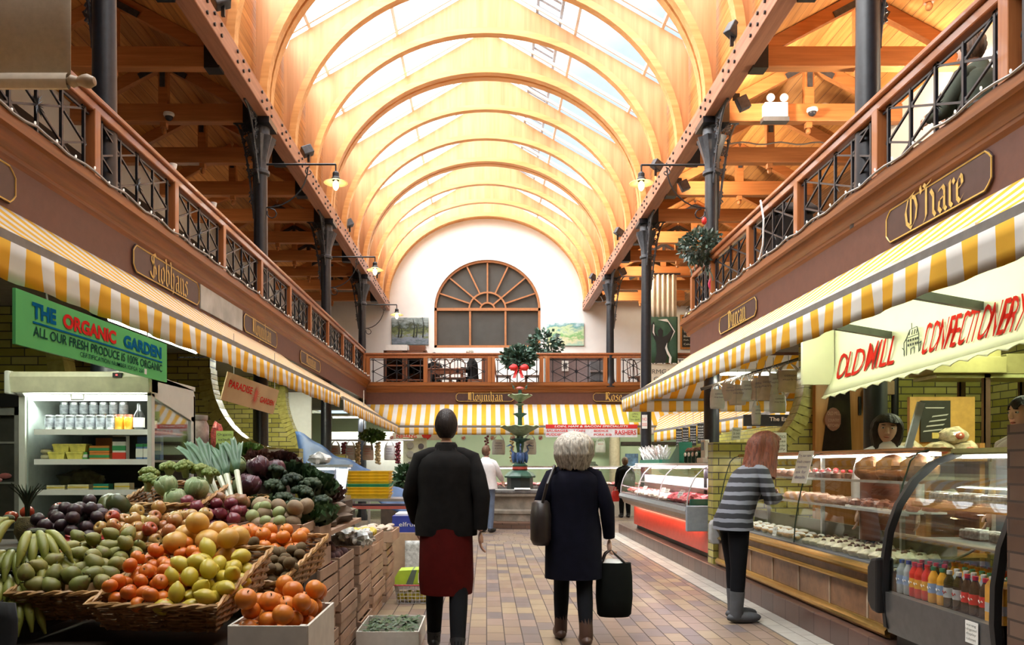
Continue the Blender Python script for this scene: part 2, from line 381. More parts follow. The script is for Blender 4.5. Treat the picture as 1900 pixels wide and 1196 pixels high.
# end wall with the arched window
WX, WZ0, WZ1, WA, WB = .04, 4.93, 6.11, 1.62, 1.50    # centre, sill, spring, half width, rise
mb = MB(); NA = 28; xs = [WA*math.cos(PI*i/NA) for i in range(NA+1)]; zs = [WZ1+WB*math.sin(PI*i/NA) for i in range(NA+1)]
inner = [(WX+WA, WZ0)]+[(WX+x, z) for x, z in zip(xs, zs)]+[(WX-WA, WZ0)]
outer = [(6, WZ0)]+[(WX+6*math.cos(PI*i/NA) if abs(math.cos(PI*i/NA)) > .7 else WX+6*math.cos(PI*i/NA), 0) for i in range(NA+1)]+[(-6, WZ0)]
def ray_rect(x, z):    # pushes an arch point out to the wall's rectangle
    dx, dz = x-WX, z-WZ1; k = 1e9
    if abs(dx) > 1e-6: k = min(k, 6.5/abs(dx))
    if dz > 1e-6: k = min(k, (10.2-WZ1)/dz)
    return (WX+dx*k, WZ1+max(dz, 0)*k)
outer = [(WX+6.5, WZ0)]+[ray_rect(x+WX, max(z, WZ1)) for x, z in zip(xs, zs)]+[(WX-6.5, WZ0)]
n = len(inner)
for yy in (YE, YE+.28):
    mb.add([(x, yy, z) for x, z in inner]+[(x, yy, z) for x, z in outer], [(i, i+1, n+i+1, n+i) for i in range(n-1)])
mb.add([(x, YE, z) for x, z in inner]+[(x, YE+.28, z) for x, z in inner], [(i, (i+1) % n, n+(i+1) % n, n+i) for i in range(n)])
mb.add([(WX-6.5, YE, 3.1), (WX+6.5, YE, 3.1), (WX+6.5, YE, WZ0), (WX-6.5, YE, WZ0)], [(0, 1, 2, 3)])
struct(mb.build('wall_end', MATS['white_wall'], smooth=0))
# arched window: frame, bars and panes
wroot = bpy.data.objects.new('window_1', None); COL.objects.link(wroot); wroot.location = (WX, YE+.12, WZ0); struct(wroot)
M('win_wood', (.36, .15, .06), .4)
fr = MB(); yb = YE+.10
arc = [(WX+WA*.985*math.cos(PI*i/NA), yb, WZ1+WB*.985*math.sin(PI*i/NA)) for i in range(NA+1)]
def strip(mb, pts, wd, dp):
    for p, q in zip(pts[:-1], pts[1:]): mb.bar(p, q, dp, wd, up=(0, 1, 0)) if False else mb.bar(p, q, wd, dp, up=(0, 1, 0))
strip(fr, arc, .09, .1)
fr.bar((WX-WA+.03, yb, WZ0), (WX-WA+.03, yb, WZ1), .09, .1, up=(0, 1, 0)); fr.bar((WX+WA-.03, yb, WZ0), (WX+WA-.03, yb, WZ1), .09, .1, up=(0, 1, 0))
fr.bar((WX-WA, yb, WZ0+.04), (WX+WA, yb, WZ0+.04), .09, .1, up=(0, 1, 0)); fr.bar((WX-WA, yb, WZ1), (WX+WA, yb, WZ1), .085, .1, up=(0, 1, 0))
fr.build('window_frame', MATS['win_wood'], wroot, smooth=0)
fr = MB()
for xx in (-.53, .55): fr.bar((WX+xx, yb, WZ0), (WX+xx, yb, WZ1), .06, .07, up=(0, 1, 0))
for rr in (.56, .22): strip(fr, [(WX+rr*math.cos(PI*i/16), yb, WZ1+rr*.93*math.sin(PI*i/16)) for i in range(17)], .05, .07)
for i, a_ in enumerate([20, 42, 66, 90, 114, 138, 160]):
    r0 = .22 if a_ in (42, 90, 138) else .56
    fr.bar((WX+r0*math.cos(R(a_)), yb, WZ1+r0*.93*math.sin(R(a_))), (WX+WA*.97*math.cos(R(a_)), yb, WZ1+WB*.97*math.sin(R(a_))), .045, .06, up=(0, 1, 0))
fr.build('glazing_bars', MATS['win_wood'], wroot, smooth=0)
M('blind', (.055, .06, .058), .35, var=.12, ns=3)
mb = MB(); mb.add([(x*.99+WX*.01, YE+.16, z) for x, z in inner], [tuple(range(n))]); mb.build('pane', MATS['blind'], wroot, smooth=0)

# outer gallery walls, white below the wall plate, dark wainscot at the foot
for sd, nm in ((-1, 'left'), (1, 'right')):
    mb = MB(); mb.box(sd*5.65, sd*5.85, -2, YE if sd < 0 else 11.2, 4.35, 6.4); struct(mb.build('wall_'+nm, MATS['white_wall'], smooth=0))
    mb = MB(); mb.box(sd*5.62, sd*5.85, -2, YE if sd < 0 else 11.2, 3.3, 5.7 if sd < 0 else 5.25); struct(mb.build('wall_'+nm+'_dado', MATS['dark_wall'], smooth=0))
mb = MB().box(6.5, 9.2, YE, YE+.28, 2.9, 7); struct(mb.build('wall_end_right', MATS['white_wall'], smooth=0))
mb = MB().box(5.85, 9.2, 11.2, YE, 6.2, 6.3); struct(mb.build('ceiling_side_hall', MATS['plank'], smooth=0))
mb = MB().box(5.65, 9.2, 11.2, 11.3, 3.3, 6.3); struct(mb.build('wall_gallery_end', MATS['white_wall'], smooth=0))
# gallery slabs (underside is the stall ceiling)
mb = MB().box(-6, -3.0, -2, YE, 3.02, 3.3); struct(mb.build('floor_gallery_left', MATS['slab'], smooth=0))
mb = MB().box(3.0, 6.0, -2, 11.2, 3.02, 3.3); struct(mb.build('floor_gallery_right', MATS['slab'], smooth=0))
mb = MB().box(-3.0, 9.0, 19.17, YE, 2.88, 3.22); struct(mb.build('floor_gallery_end', MATS['slab'], smooth=0))

# fascias and cornices
def fascia(name, pts, z0, z1, nrm, m):
    (x0, y0), (x1, y1) = pts; nx, ny = nrm; mb = MB()
    mb.box(*sorted((x0, x1+nx*.03)), *sorted((y0, y1+ny*.03)), z0, z1) if nx else mb.box(x0, x1, y0, y0+ny*.03, z0, z1)
    return struct(mb.build(name, m, smooth=0))
fascia('trim_1', ((-3.03, -2), (-3.0, 19.2)), 2.98, 3.3, (1, 0), MATS['fascia'])
fascia('trim_2', ((3.03, -2), (3.0, 11.22)), 2.98, 3.3, (-1, 0), MATS['fascia'])
fascia('trim_3', ((-3.0, 19.15), (5.6, 19.15)), 2.86, 3.24, (0, 1), MATS['fascia'])
CP = [(.03, 3.27), (.05, 3.30), (.05, 3.33), (.085, 3.355), (.10, 3.375), (.115, 3.42), (.15, 3.43), (.15, 3.48), (.13, 3.485), (.13, 3.52), (-.1, 3.52), (-.1, 3.27)]
for sd, y1, nm in ((-1, 19.05, 'trim_4'), (1, 11.22, 'trim_5')):
    mb = MB(); mb.prism([(sd*(3.0-a_), b_) for a_, b_ in CP], 'y', -2, y1+(.13 if sd > 0 else 0)); struct(mb.build(nm, MATS['cornice'], smooth=25))
mb = MB(); mb.prism([(19.17-a_, b_-.10) for a_, b_ in CP], 'x', -2.98, 5.6); struct(mb.build('trim_6', MATS['cornice_x'], smooth=25))
# partition at the end of the right gallery (returns to the right)
mb = MB().box(3.03, 6, 11.2, 11.23, 2.98, 3.3); struct(mb.build('trim_7', MATS['fascia'], smooth=0))

# aisle ceilings: boarded, pitched; clerestory boards above the long beams
for sd, nm in ((-1, 'left'), (1, 'right')):
    mb = MB()
    for (x0, z0), (x1, z1) in (((3.15, 6.30), (4.4, 6.98)), ((4.4, 6.98), (5.9, 6.17))):
        mb.add([(sd*x0, -2, z0), (sd*x1, -2, z1), (sd*x1, YE, z1), (sd*x0, YE, z0), (sd*x0, -2, z0+.06), (sd*x1, -2, z1+.06), (sd*x1, YE, z1+.06), (sd*x0, YE, z0+.06)],
               [(0, 1, 2, 3), (4, 7, 6, 5), (0, 4, 5, 1), (3, 2, 6, 7)])
    struct(mb.build('ceiling_'+nm, MATS['plank'], smooth=0))
    mb = MB().box(sd*3.17, sd*3.23, -2, YE, 6.28, 7.98); struct(mb.build('wall_clerestory_'+nm, MATS['plank_v'] if 'plank_v' in MATS else wood('plank_v', (.42, .17, .04), (.62, .29, .085), 1, .5, board=.125, baxis=2), smooth=0))
# skylight: two glazed slopes with bars
ZR = lambda x: 9.76-.578*abs(x)
for sd, nm in ((-1, '3'), (1, '4')):
    r_ = bpy.data.objects.new('window_'+nm, None); COL.objects.link(r_); r_.location = (sd*1.6, 12, 8.9); struct(r_)
    mb = MB(); mb.add([(0, -2, ZR(0)), (sd*3.25, -2, ZR(3.25)), (sd*3.25, YE, ZR(3.25)), (0, YE, ZR(0))], [(0, 1, 2, 3)]); mb.build('pane', MATS['sky_glass'], r_, smooth=0)
    mb = MB(); y = .4
    while y < YE: mb.bar((0, y, ZR(0)+.03), (sd*3.2, y, ZR(3.2)+.03), .035, .05); y += .718
    for x in (.15, 1.55, 2.75): mb.bar((sd*x, -2, ZR(x)+.03), (sd*x, YE, ZR(x)+.03), .05, .06)
    mb.build('glazing_bars', MATS['white'], r_, smooth=0)
# near end of the hall, behind the camera
mb = MB().box(-6, 6, -2.2, -2, 0, 10); struct(mb.build('wall_near', MATS['dark_wall'], smooth=0))
mb = MB()  # unseen boards added under the glass to keep light off the front stall
for sd in (-1, 1): mb.add([(0, -2, ZR(0)-.02), (sd*3.25, -2, ZR(3.25)-.02), (sd*3.25, NEARY, ZR(3.25)-.02), (0, NEARY, ZR(0)-.02)], [(0, 1, 2, 3)])
struct(mb.build('ceiling_near', MATS['plank'], smooth=0))

# ================================================================== ROOF TIMBER AND IRON
RIBY = [6.22-BAY/3*2+BAY/3*k for k in range(-1, 15)]; RIBY = [y for y in RIBY if 1.5 < y < YE-.05]+[YE-.12]
EA, EB, EZ = 2.95, 2.53, 6.32
def ellip(t, d=0): return ((EA+d)*math.cos(t), EZ+(EB+d)*math.sin(t))
NR = 40; TS = [PI*i/NR for i in range(NR+1)]
def rib_mesh(name, double):
    root = thing(name, 'rib', 'roof rib')
    def flange(y0, y1, d0, d1):
        m_ = MB(); secs = []
        for t in TS:
            a0, a1 = ellip(t, d0), ellip(t, d1)
            secs.append([(a0[0], y0, a0[1]), (a0[0], y1, a0[1]), (a1[0], y1, a1[1]), (a1[0], y0, a1[1])])
        return m_.loft(secs)
    for yy in ((-.17, .03) if double else (-.07,)):
        flange(yy, yy+.14, 0, .105).build('flange', MATS['flange'], root, smooth=0 if False else 40, local=True)
    m_ = MB(); secs = []
    for t in TS:
        x, z = ellip(t, .06); k = 3.14/max(abs(math.cos(t))*1.0, 1e-6)
        dx, dz = math.cos(t), math.sin(t)
        # outward until the roof slope or the outer edge
        s1 = (3.14-abs(x))/max(abs(dx), 1e-6); s2 = (ZR(x)-.03-z)/max(dz+.578*abs(dx), 1e-6); s_ = max(.02, min(s1, s2))
        ox, oz = x+dx*s_, z+dz*s_
        if abs(t-PI/2) < 1e-6: ox, oz = 0, 9.73
        secs.append([(x, -.012, z), (x, .022, z), (ox, .022, oz), (ox, -.012, oz)])
    m_.loft(secs).build('web', MATS['ply'], root, smooth=0, local=True)
    return root
rs, rd = rib_mesh('roof_rib', False), rib_mesh('roof_rib', True)
used = set()
for i, y in enumerate(RIBY):
    dbl = any(abs(y-c) < .2 for c in COLY+[YE])
    src = rd if dbl else rs
    o = src if src not in used else dup(src); used.add(src); o.location = (0, y, 0)
    wd = 'twin-edged' if dbl else 'single'
    o['label'] = ('last %s plywood roof rib against the white end wall' % wd) if i == len(RIBY)-1 else '%s arched plywood roof rib counted from the near end, %s laminated edge' % (ORD[i], wd)
    o['group'] = 'arched roof ribs over the hall'
# long beams on the columns, bolted
for sd, nm in ((-1, 'left'), (1, 'right')):
    r_ = thing('roof_beam', 'long bolted timber beam under the %s feet of the arched ribs' % nm, 'beam', (sd*3.03, 12, 6.06))
    mb = MB().box(sd*2.93, sd*3.14, -1, YE, 6.06, 6.32); mb.build('timber', MATS['beam'], r_, smooth=0, bevel=.012)
    bo = MB(); y = .6; k = 0
    while y < YE-.2:
        for dz in (.07, .17): bo.lathe([(0, 0), (.017, 0), (.017, .012), (.009, .02), (0, .022)], seg=6)
        y += .27 if k % 3 else .62; k += 1
    bo = MB(); y = .6; k = 0
    while y < YE-.2:
        for dz in (.07, .19):
            x0 = sd*2.93; bo.add([(x0-sd*.02, y+.02*math.cos(a_*PI/3), 6.06+dz+.02*math.sin(a_*PI/3)) for a_ in range(6)]+[(x0+sd*.005, y+.02*math.cos(a_*PI/3), 6.06+dz+.02*math.sin(a_*PI/3)) for a_ in range(6)],
                   [tuple(range(6))]+[(a_, (a_+1) % 6, 6+(a_+1) % 6, 6+a_) for a_ in range(6)])
        y += .22 if k % 3 else .55; k += 1
    b_ = bo.build('bolt_heads', MATS['iron'], r_, smooth=0); b_['kind'] = 'stuff'
# aisle trusses
def truss(sd):
    root = thing('roof_truss', 't', 'roof truss')
    MB().box(sd*3.12, sd*5.66, -.07, .07, 6.05, 6.29).build('tie_beam', MATS['tie'], root, smooth=0, bevel=.01, local=True)
    MB().box(sd*4.34, sd*4.46, -.05, .05, 6.29, 6.86).build('king_post', MATS['tie'], root, smooth=0, local=True)
    for x0 in (3.2, 5.62):
        MB().bar((sd*x0, 0, 6.24), (sd*4.4, 0, 6.88), .09, .15).build('rafter', MATS['tie'], root, smooth=0, local=True)
    mb = MB(); mb.box(sd*4.36, sd*4.44, -.04, .04, 5.98, 6.05); mb.ball((sd*4.4, 0, 5.94), (.035, .035, .045), 10, 6); mb.lathe([(.045, 5.975), (.05, 5.985), (.045, 5.995)], (sd*4.4, 0, 0), 10)
    mb.build('pendant', MATS['tie'], root, local=True)
    mb = MB()
    for s2 in (-1, 1): mb.bar((sd*4.4, -.06, 6.83), (sd*4.4+s2*.32, -.06, 6.66), .012, .075, up=(0, 0, 1))
    mb.bar((sd*4.4, -.062, 6.84), (sd*4.4, -.062, 6.52), .012, .07, up=(1, 0, 0))
    mb.build('iron_strap', MATS['iron_grey'], root, smooth=0, local=True)
    MB().box(sd*3.12, sd*3.30, -.085, .085, 6.03, 6.30).build('iron_shoe', MATS['iron'], root, smooth=0, local=True)
    return root
for sd, nm in ((-1, 'left'), (1, 'right')):
    t0 = None; k = 0
    for y in RIBY[:-1]:
        if y < 4: continue
        o = truss(sd) if t0 is None else dup(t0); t0 = t0 or o
        o.location = (0, y, 0); o['label'] = '%s timber roof truss from the near end over the %s gallery' % (ORD[k], nm); o['group'] = 'roof trusses over the %s gallery' % nm; k += 1

# cast iron columns with brackets
def column(sd, z0):
    root = thing('iron_column', 'c', 'column')
    mb = MB(); mb.lathe([(.135, z0), (.135, z0+.12), (.105, z0+.2), (.10, max(3.2, z0+.3)), (.088, 5.35), (.088, 5.36)], seg=24); mb.build('shaft', MATS['iron'], root, local=True)
    mb = MB(); mb.lathe([(.09, 5.33), (.12, 5.35), (.12, 5.39), (.095, 5.41), (.10, 5.55), (.17, 5.78), (.19, 5.84), (.12, 5.86), (.12, 6.06)], seg=24, wob=lambda th, r, z: .10*math.sin(8*th) if 5.45 < z < 5.85 else 0); mb.build('capital', MATS['iron_grey'], root, local=True)
    MB().box(-.17, .17, -.2, .2, 5.98, 6.06).build('cap_plate', MATS['iron'], root, smooth=0, local=True)
    # pierced spandrel brackets along the beam and out to the aisle
    def bracket(dirv, L, H):
        m_ = MB(); d = Vector(dirv)
        def P(a, b): return d*(.09+a*L)+Vector((0, 0, 6.05-b*H))
        curve = [(t, (1-t)**2.2) for t in [i/10 for i in range(11)]]
        pts = [P(a, b) for a, b in curve]; m_.tube(pts, .016, 6); m_.bar(P(0, 0), P(1, 0), .03, .03); m_.bar(P(0, 0), P(0, 1), .03, .03)
        rng = random.Random(4)
        for _ in range(70):     # scrolled filigree
            a = rng.random()*.9; mx = (1-a)**2.2
            if mx < .08: continue
            b = rng.random()*mx; r_ = .018+.035*mx*rng.random(); c = P(a, b)
            pl = [c+d*(r_*(1-k*.07)*math.cos(k*.8))+Vector((0, 0, r_*(1-k*.07)*math.sin(k*.8))) for k in range(9)]
            m_.tube(pl, .011, 4)
        return m_
    for dv, L, H in (((0, -1, 0), .62, .85), ((0, 1, 0), .62, .85), ((sd, 0, 0), .28, 1.3)):
        bracket(dv, L, H).build('bracket', MATS['iron_grey'], root, local=True)
    return root
for sd, nm in ((-1, 'left'), (1, 'right')):
    cf = column(sd, 0); cs = column(sd, 3.3) if sd > 0 else None
    for k, y in enumerate(COLY):
        o = cs if (cs and k == 1) else dup(cs) if (cs and k == 4) else cf if k == 0 else dup(cf)
        o.location = (sd*XC, y, 0)
        if k == 0: o['label'] = 'cast iron column at the near end of the %s side, mostly out of view' % nm
        elif k == 4 : o['label'] = 'farthest cast iron column on the %s, at the end gallery corner' % nm
        else: o['label'] = '%s black cast iron column along the %s side of the hall' % (['', 'nearest', 'second', 'third'][k], nm)
        o['group'] = 'cast iron columns'
# ================================================================== RAILINGS
def iron_panel(o, u, wd, ht, parent):
    """lattice of bars with rings at the crossings and a spiked rosette in the middle"""
    o = Vector(o); u = Vector(u); z = Vector((0, 0, 1)); mb = MB(); m = .06*wd
    P = lambda a, b: o+u*(m+(wd-2*m)*a)+z*(.04*ht+.92*ht*b)
    for a in (0, .25, .5, .75, 1): mb.bar(P(a, -.04), P(a, 1.0), .021, .021)
    for b in (.02, .98): mb.bar(P(-.06, b), P(1.06, b), .015, .015)
    for p, q in (((0, 1), (1, 0)), ((1, 1), (0, 0)), ((.5, 1), (0, .5)), ((.5, 1), (1, .5)), ((0, .5), (.5, 0)), ((1, .5), (.5, 0))): mb.bar(P(*p), P(*q), .015, .015)
    n = u.cross(z)
    for a, b in ((0, 1), (.5, 1), (1, 1), (.25, .75), (.75, .75), (0, .5), (1, .5), (.25, .25), (.75, .25), (0, 0), (.5, 0), (1, 0)):
        c = P(a, b); mb.tube([c+(u*math.cos(t*PI/4)+z*math.sin(t*PI/4))*.027 for t in range(8)], .008, 4, True)
    c = P(.5, .5)
    for k in range(16):
        d = u*math.cos(k*PI/8)+z*math.sin(k*PI/8); L = .085 if k % 2 else .06; s_ = d.cross(n)*.009
        mb.add([c+s_, c-s_, c+d*L+n*.02, c+n*.012, c-n*.012], [(0, 3, 2), (3, 1, 2), (1, 4, 2), (4, 0, 2)])
    return mb.build('iron_panel', MATS['iron'], parent, smooth=0)
def railing(name, label, x, ys, zb, zt, gaps=()):
    root = thing(name, label, 'railing', (x, ys[0], zb))
    mb = MB(); mb.box(x-.065, x+.065, ys[0], ys[-1], zt-.045, zt); mb.box(x-.04, x+.04, ys[0], ys[-1], zt-.12, zt-.045); mb.build('handrail', MATS['rail'], root, smooth=0, bevel=.012)
    for y in ys: MB().box(x-.045, x+.045, y-.045, y+.045, zb, zt-.1).build('post', MATS['post'], root, smooth=0, bevel=.006)
    for a, b in zip(ys[:-1], ys[1:]): iron_panel((x, a+.045, zb), (0, 1, 0), b-a-.09, zt-.12-zb, root)
ZB, ZT = 3.52, 4.19
ysl = sorted(c+d for c in COLY for d in (-.35, 1.15, 2.5) if 1.5 < c+d < 19.3)
railing('gallery_railing', 'timber and iron lattice railing of the left gallery above the blank metal panel', -3.0, ysl, ZB, ZT)
ysr = [y for y in ysl if y < 11]+[11.12]
railing('gallery_railing', 'timber and iron lattice railing of the right gallery above the confectionery canopy', 3.0, ysr, ZB, ZT)
# end gallery railing runs across
root = thing('gallery_railing', 'timber and iron lattice railing across the far end gallery under the arched window', 'railing', (0, 19.1, 3.38))
xs_ = [-2.93, -1.5, .09, .17, 1.37, 1.52, 2.95, 3.28, 4.5, 5.5]; zb, zt = 3.36, 4.14
mb = MB(); mb.box(-3, 5.6, 19.04, 19.16, zt-.05, zt); mb.box(-3, 5.6, 19.06, 19.14, zt-.13, zt-.05); mb.build('handrail', MATS['rail'], root, smooth=0, bevel=.012)
for x in xs_: MB().box(x-.05, x+.05, 19.05, 19.15, zb, zt-.1).build('post', MATS['post'], root, smooth=0, bevel=.006)
for a, b in zip(xs_[:-1], xs_[1:]):
    if b-a > .5: iron_panel((a+.05, 19.1, zb), (1, 0, 0), b-a-.1, zt-.13-zb, root)

# fairy lights along the cornices
M('wire', (.30, .29, .28), .6); BULB = emit('tiny_bulb', (1, .95, .85), .35)
def fairy(name, label, pts):
    r_ = thing(name, label, 'fairy lights', pts[0]); rng = random.Random(7); P = []
    for p, q in zip(pts[:-1], pts[1:]):
        p, q = Vector(p), Vector(q); n_ = int((q-p).length/.12)
        P += [p.lerp(q, i/n_)+Vector((0, 0, .012*math.sin(i*1.3)+rng.uniform(0, .012))) for i in range(n_)]
    MB().tube(P, .009, 5).build('wire', MATS['wire'], r_)
    b0 = None
    for i in range(0, len(P), max(2, len(P)//85)):
        if b0 is None:
            mb = MB(); mb.ball((0, 0, 0), (.008, .008, .013), 6, 4); b0 = mb.build('bulb', BULB, r_, local=True); b = b0
        else:
            b = b0.copy(); COL.objects.link(b); b.parent = r_
        b.location = P[i]-Vector(pts[0])+Vector((rng.uniform(-.01, .01), 0, .02))
fairy('fairy_light_string', 'string of tiny bulbs lying along the left gallery cornice', [(-2.86, 2.5, 3.525), (-2.86, 18.95, 3.525)])
fairy('fairy_light_string', 'string of tiny bulbs lying along the right gallery cornice beside the black bin', [(2.86, 2.5, 3.525), (2.86, 11.25, 3.525)])

# ================================================================== AWNINGS
M('bar_grey', (.20, .19, .175), .5)
def awning(name, label, top, bot, mat, n, vdrop=.175, root=None):
    """top and bottom are the two ends of the upper and of the front edge; a valance hangs from the front bar"""
    root = root or thing(name, label, 'awning', top[0]); t0, t1 = map(Vector, top); b0, b1 = map(Vector, bot)
    mb = MB(); mb.grid(lambda u, v: (t0.lerp(t1, v).lerp(b0.lerp(b1, v), u))-Vector((0, 0, .03*math.sin(PI*u))), 4, n); mb.build('canopy', mat, root, solid=.006)
    MB().bar(b0, b1, .035, .05).build('front_bar', MATS['bar_grey'], root, smooth=0)
    nn = (b0-t0); nn.z = 0; nn.normalize(); L = (b1-b0).length
    mb = MB(); mb.grid(lambda u, v: b0.lerp(b1, v)+Vector((0, 0, -.02-vdrop*u))+nn*(.02+.012*u*math.sin(v*L*17)+.01*u*math.sin(v*L*7.3)), 3, int(L*12)); mb.build('valance', mat, root, solid=.004)
    return root
awning('striped_awning', 'near yellow and white striped awning over the organic produce stall on the left', [(-3.0, 1, 3.0), (-3.0, 11.2, 3.0)], [(-2.14, 1, 2.41), (-2.14, 11.2, 2.41)], MATS['awn_y'], 20)
awning('striped_awning', 'farther striped awning on the left ending in the corner with the cross awning', [(-3.0, 11.25, 2.97), (-3.0, 19.13, 2.88)], [(-2.10, 11.25, 2.36), (-2.12, 18.38, 2.30)], MATS['awn_y'], 20)
ra = awning('striped_awning', 'striped awning on the right over the confectionery counter, turning the gallery corner', [(3.0, 1, 3.0), (3.0, 11.24, 3.0)], [(2.14, 1, 2.41), (2.14, 12.06, 2.41)], MATS['awn_y'], 20)
awning('', '', [(3.0, 11.24, 3.0), (6.0, 11.24, 3.0)], [(2.16, 12.06, 2.41), (6.0, 12.06, 2.41)], MATS['awn_x'], 10, root=ra)
awning('striped_awning', 'long striped awning across the far end behind the fountain', [(-3.0, 19.14, 2.87), (5.6, 19.14, 2.87)], [(-2.12, 18.4, 2.29), (5.6, 18.4, 2.29)], MATS['awn_x'], 20)

# ================================================================== NAME BOARDS ON THE FASCIAS
def board(text, c, u, nrm, wd, ht, size, label, faded=1, tx=0):
    u = Vector(u); nv = Vector(nrm); z = Vector((0, 0, 1)); c = Vector(c); root = thing('name_board', label, 'sign', c)
    k = .06; hw, hh = wd/2, ht/2
    out = [(-hw+k, -hh), (hw-k, -hh), (hw-k*.45, -hh+k*.45), (hw, -hh+k), (hw, hh-k), (hw-k*.45, hh-k*.45), (hw-k, hh), (-hw+k, hh), (-hw+k*.45, hh-k*.45), (-hw, hh-k), (-hw, -hh+k), (-hw+k*.45, -hh+k*.45)]
    mb = MB(); n = len(out); f = [c+u*a+z*b+nv*.008 for a, b in out]; g = [c+u*a+z*b-nv*.004 for a, b in out]
    mb.add(f+g, [tuple(range(n)), tuple(range(n, 2*n))]+[(i, (i+1) % n, n+(i+1) % n, n+i) for i in range(n)]); mb.build('panel', MATS['board'], root, smooth=0)
    mb = MB(); mb.tube([c+u*a*.985+z*b*.93+nv*.009 for a, b in out], .006, 4, True); mb.build('gilt_border', MATS['gold'], root, smooth=0)
    mb = MB(); L = sum(BL[ch][0] for ch in text)*size
    blackletter(mb, text, c-u*(L/2-tx)-z*size*.62+nv*.011, u, z, size, .085); mb.build('lettering', MATS['gold'], root, smooth=0)
    return root
ZF = 3.135
board('Siobhans', (-2.965, 7.2, ZF), (0, 1, 0), (1, 0, 0), 1.5, .24, .155, 'gold lettered name board on the left fascia just before the pale blank panel')
board('Moynihan', (-2.965, 10.15, ZF), (0, 1, 0), (1, 0, 0), 1.5, .23, .14, 'gold lettered name board on the left fascia just beyond the pale blank panel')
board("Monnihan", (-2.965, 13.0, ZF-.02), (0, 1, 0), (1, 0, 0), 1.5, .2, .115, 'faded far name board on the left fascia with dim gold letters')
board("O'Hare", (2.965, 5.1, ZF), (0, -1, 0), (-1, 0, 0), 1.2, .25, .165, 'large gold lettered name board on the right fascia above the striped awning, nearest the camera')
board('Durcan', (2.965, 9.1, ZF), (0, -1, 0), (-1, 0, 0), 1.35, .22, .15, 'gold lettered name board near the far end of the right fascia')
board('Moynihan', (-.03, 19.115, 3.05), (1, 0, 0), (0, -1, 0), 1.45, .22, .145, 'long gold lettered name board on the far fascia directly left of the fountain top')
board('Rose', (3.15, 19.115, 3.05), (1, 0, 0), (0, -1, 0), 1.0, .22, .15, 'short gold lettered name board on the far fascia at the right')
board(' ', (-2.965, 4.2, ZF), (0, 1, 0), (1, 0, 0), 1.3, .24, .145, 'blank gold bordered board at the left edge of the picture on the left fascia')
M('zinc', (.42, .44, .42), .45, .3, .25, 4)
mb = MB().box(-2.99, -2.955, 7.98, 9.35, 3.01, 3.26); o = mb.build('blank_panel', MATS['zinc'], None, smooth=0); tag(o, 'pale grey blank metal panel on the left fascia between two gold lettered boards', 'panel')

# ================================================================== BRACKET LAMPS AND ROOF FITTINGS
LAMPG = emit('lamp_glow', (1, .72, .32), 9.0)
M('enamel', (.80, .70, .40), .4)
def lantern(label, base, d, L, lit=True):
    base = Vector(base); d = Vector(d); z = Vector((0, 0, 1)); root = thing('bracket_lamp', label, 'lamp', base)
    mb = MB(); mb.tube([base, base+d*L], .014, 6); mb.tube([base+d*L, base+d*L-z*.1], .012, 6)
    arcp = [base+d*(.0+L*.62*math.sin(t*PI/2/8))-z*(.55*(1-math.sin(t*PI/2/8*1.0))-.0*t)+z*(-.03) for t in range(9)]
    arcp = [base+d*(L*.6*math.sin(t*PI/16))-z*(.04+.55*(1-math.sin(t*PI/16)) if False else .04+.55*math.cos(t*PI/16)*1.0) for t in range(9)]
    mb.tube(arcp, .010, 5)
    c = base+d*L*.62-z*.1; mb.tube([c+d*(.07-.007*t)*math.cos(t*.7+PI/2)+z*(.07-.007*t)*math.sin(t*.7+PI/2) for t in range(10)], .008, 5)
    mb.tube([base-z*.6+d*.10*math.sin(t*.7)*(1-t*.08)+d*.06-z*.10*(1-math.cos(t*.7))*(1-t*.08)+z*0 for t in range(8)], .009, 5)
    mb.build('bracket', MATS['iron'], root)
    e = base+d*L-z*.1
    mb = MB(); mb.lathe([(.03, 0), (.045, -.02), (.045, -.07), (.06, -.09), (.06, -.12)], e, 12); mb.build('cap', MATS['iron'], root)
    mb = MB(); mb.lathe([(.05, -.10), (.10, -.125), (.165, -.15), (.165, -.155), (.09, -.135), (.05, -.12)], e, 20); mb.build('shade', MATS['enamel'], root)
    mb = MB(); mb.lathe([(.015, -.12), (.03, -.14), (.042, -.18), (.036, -.22), (.015, -.25), (0, -.255)], e, 12); mb.build('bulb', LAMPG, root)
    point('lamp_light', e-z*.2, 6 if lit else 3, (1, .7, .35), .05)
lantern('lit bracket lamp on the second column of the left side', (-3.0, COLY[2]-.02, 5.48), (1, 0, 0), .95)
lantern('lit bracket lamp on the third column of the left side, by the far wall beam', (-3.0, COLY[3], 5.38), (1, 0, 0), .86)
lantern('small lit bracket lamp at the far left beside the white end wall', (-3.0, COLY[4], 5.35), (1, 0, 0), .78)
lantern('lit bracket lamp on the second column of the right side', (3.0, COLY[2], 5.48), (-1, 0, 0), .88)
lantern('bracket lamp over the chalkboard in the far right corner', (6.1, 23.44, 6.12), (0, -1, 0), .5)
M('alu', (.62, .63, .64), .4, .4); M('blue_grey', (.10, .14, .20), .5)
def floodlight(label, x, y, z):
    sd = 1 if x > 0 else -1
    root = thing('floodlight', label, 'floodlight', (x, y, z)); mb = MB(); mb.M = Matrix.Translation((x, y, z))@Matrix.Rotation(sd*.5, 4, 'Y')@Matrix.Rotation(.4, 4, 'Z')
    mb.box(-.09, .09, -.07, .07, -.02, .13); mb.build('housing', MATS['iron_grey'], root, smooth=0, bevel=.015)
    mb = MB(); mb.M = Matrix.Translation((x, y, z)); mb.bar((0, 0, -.13), (0, 0, .0), .03, .04); mb.build('foot', MATS['iron'], root, smooth=0)
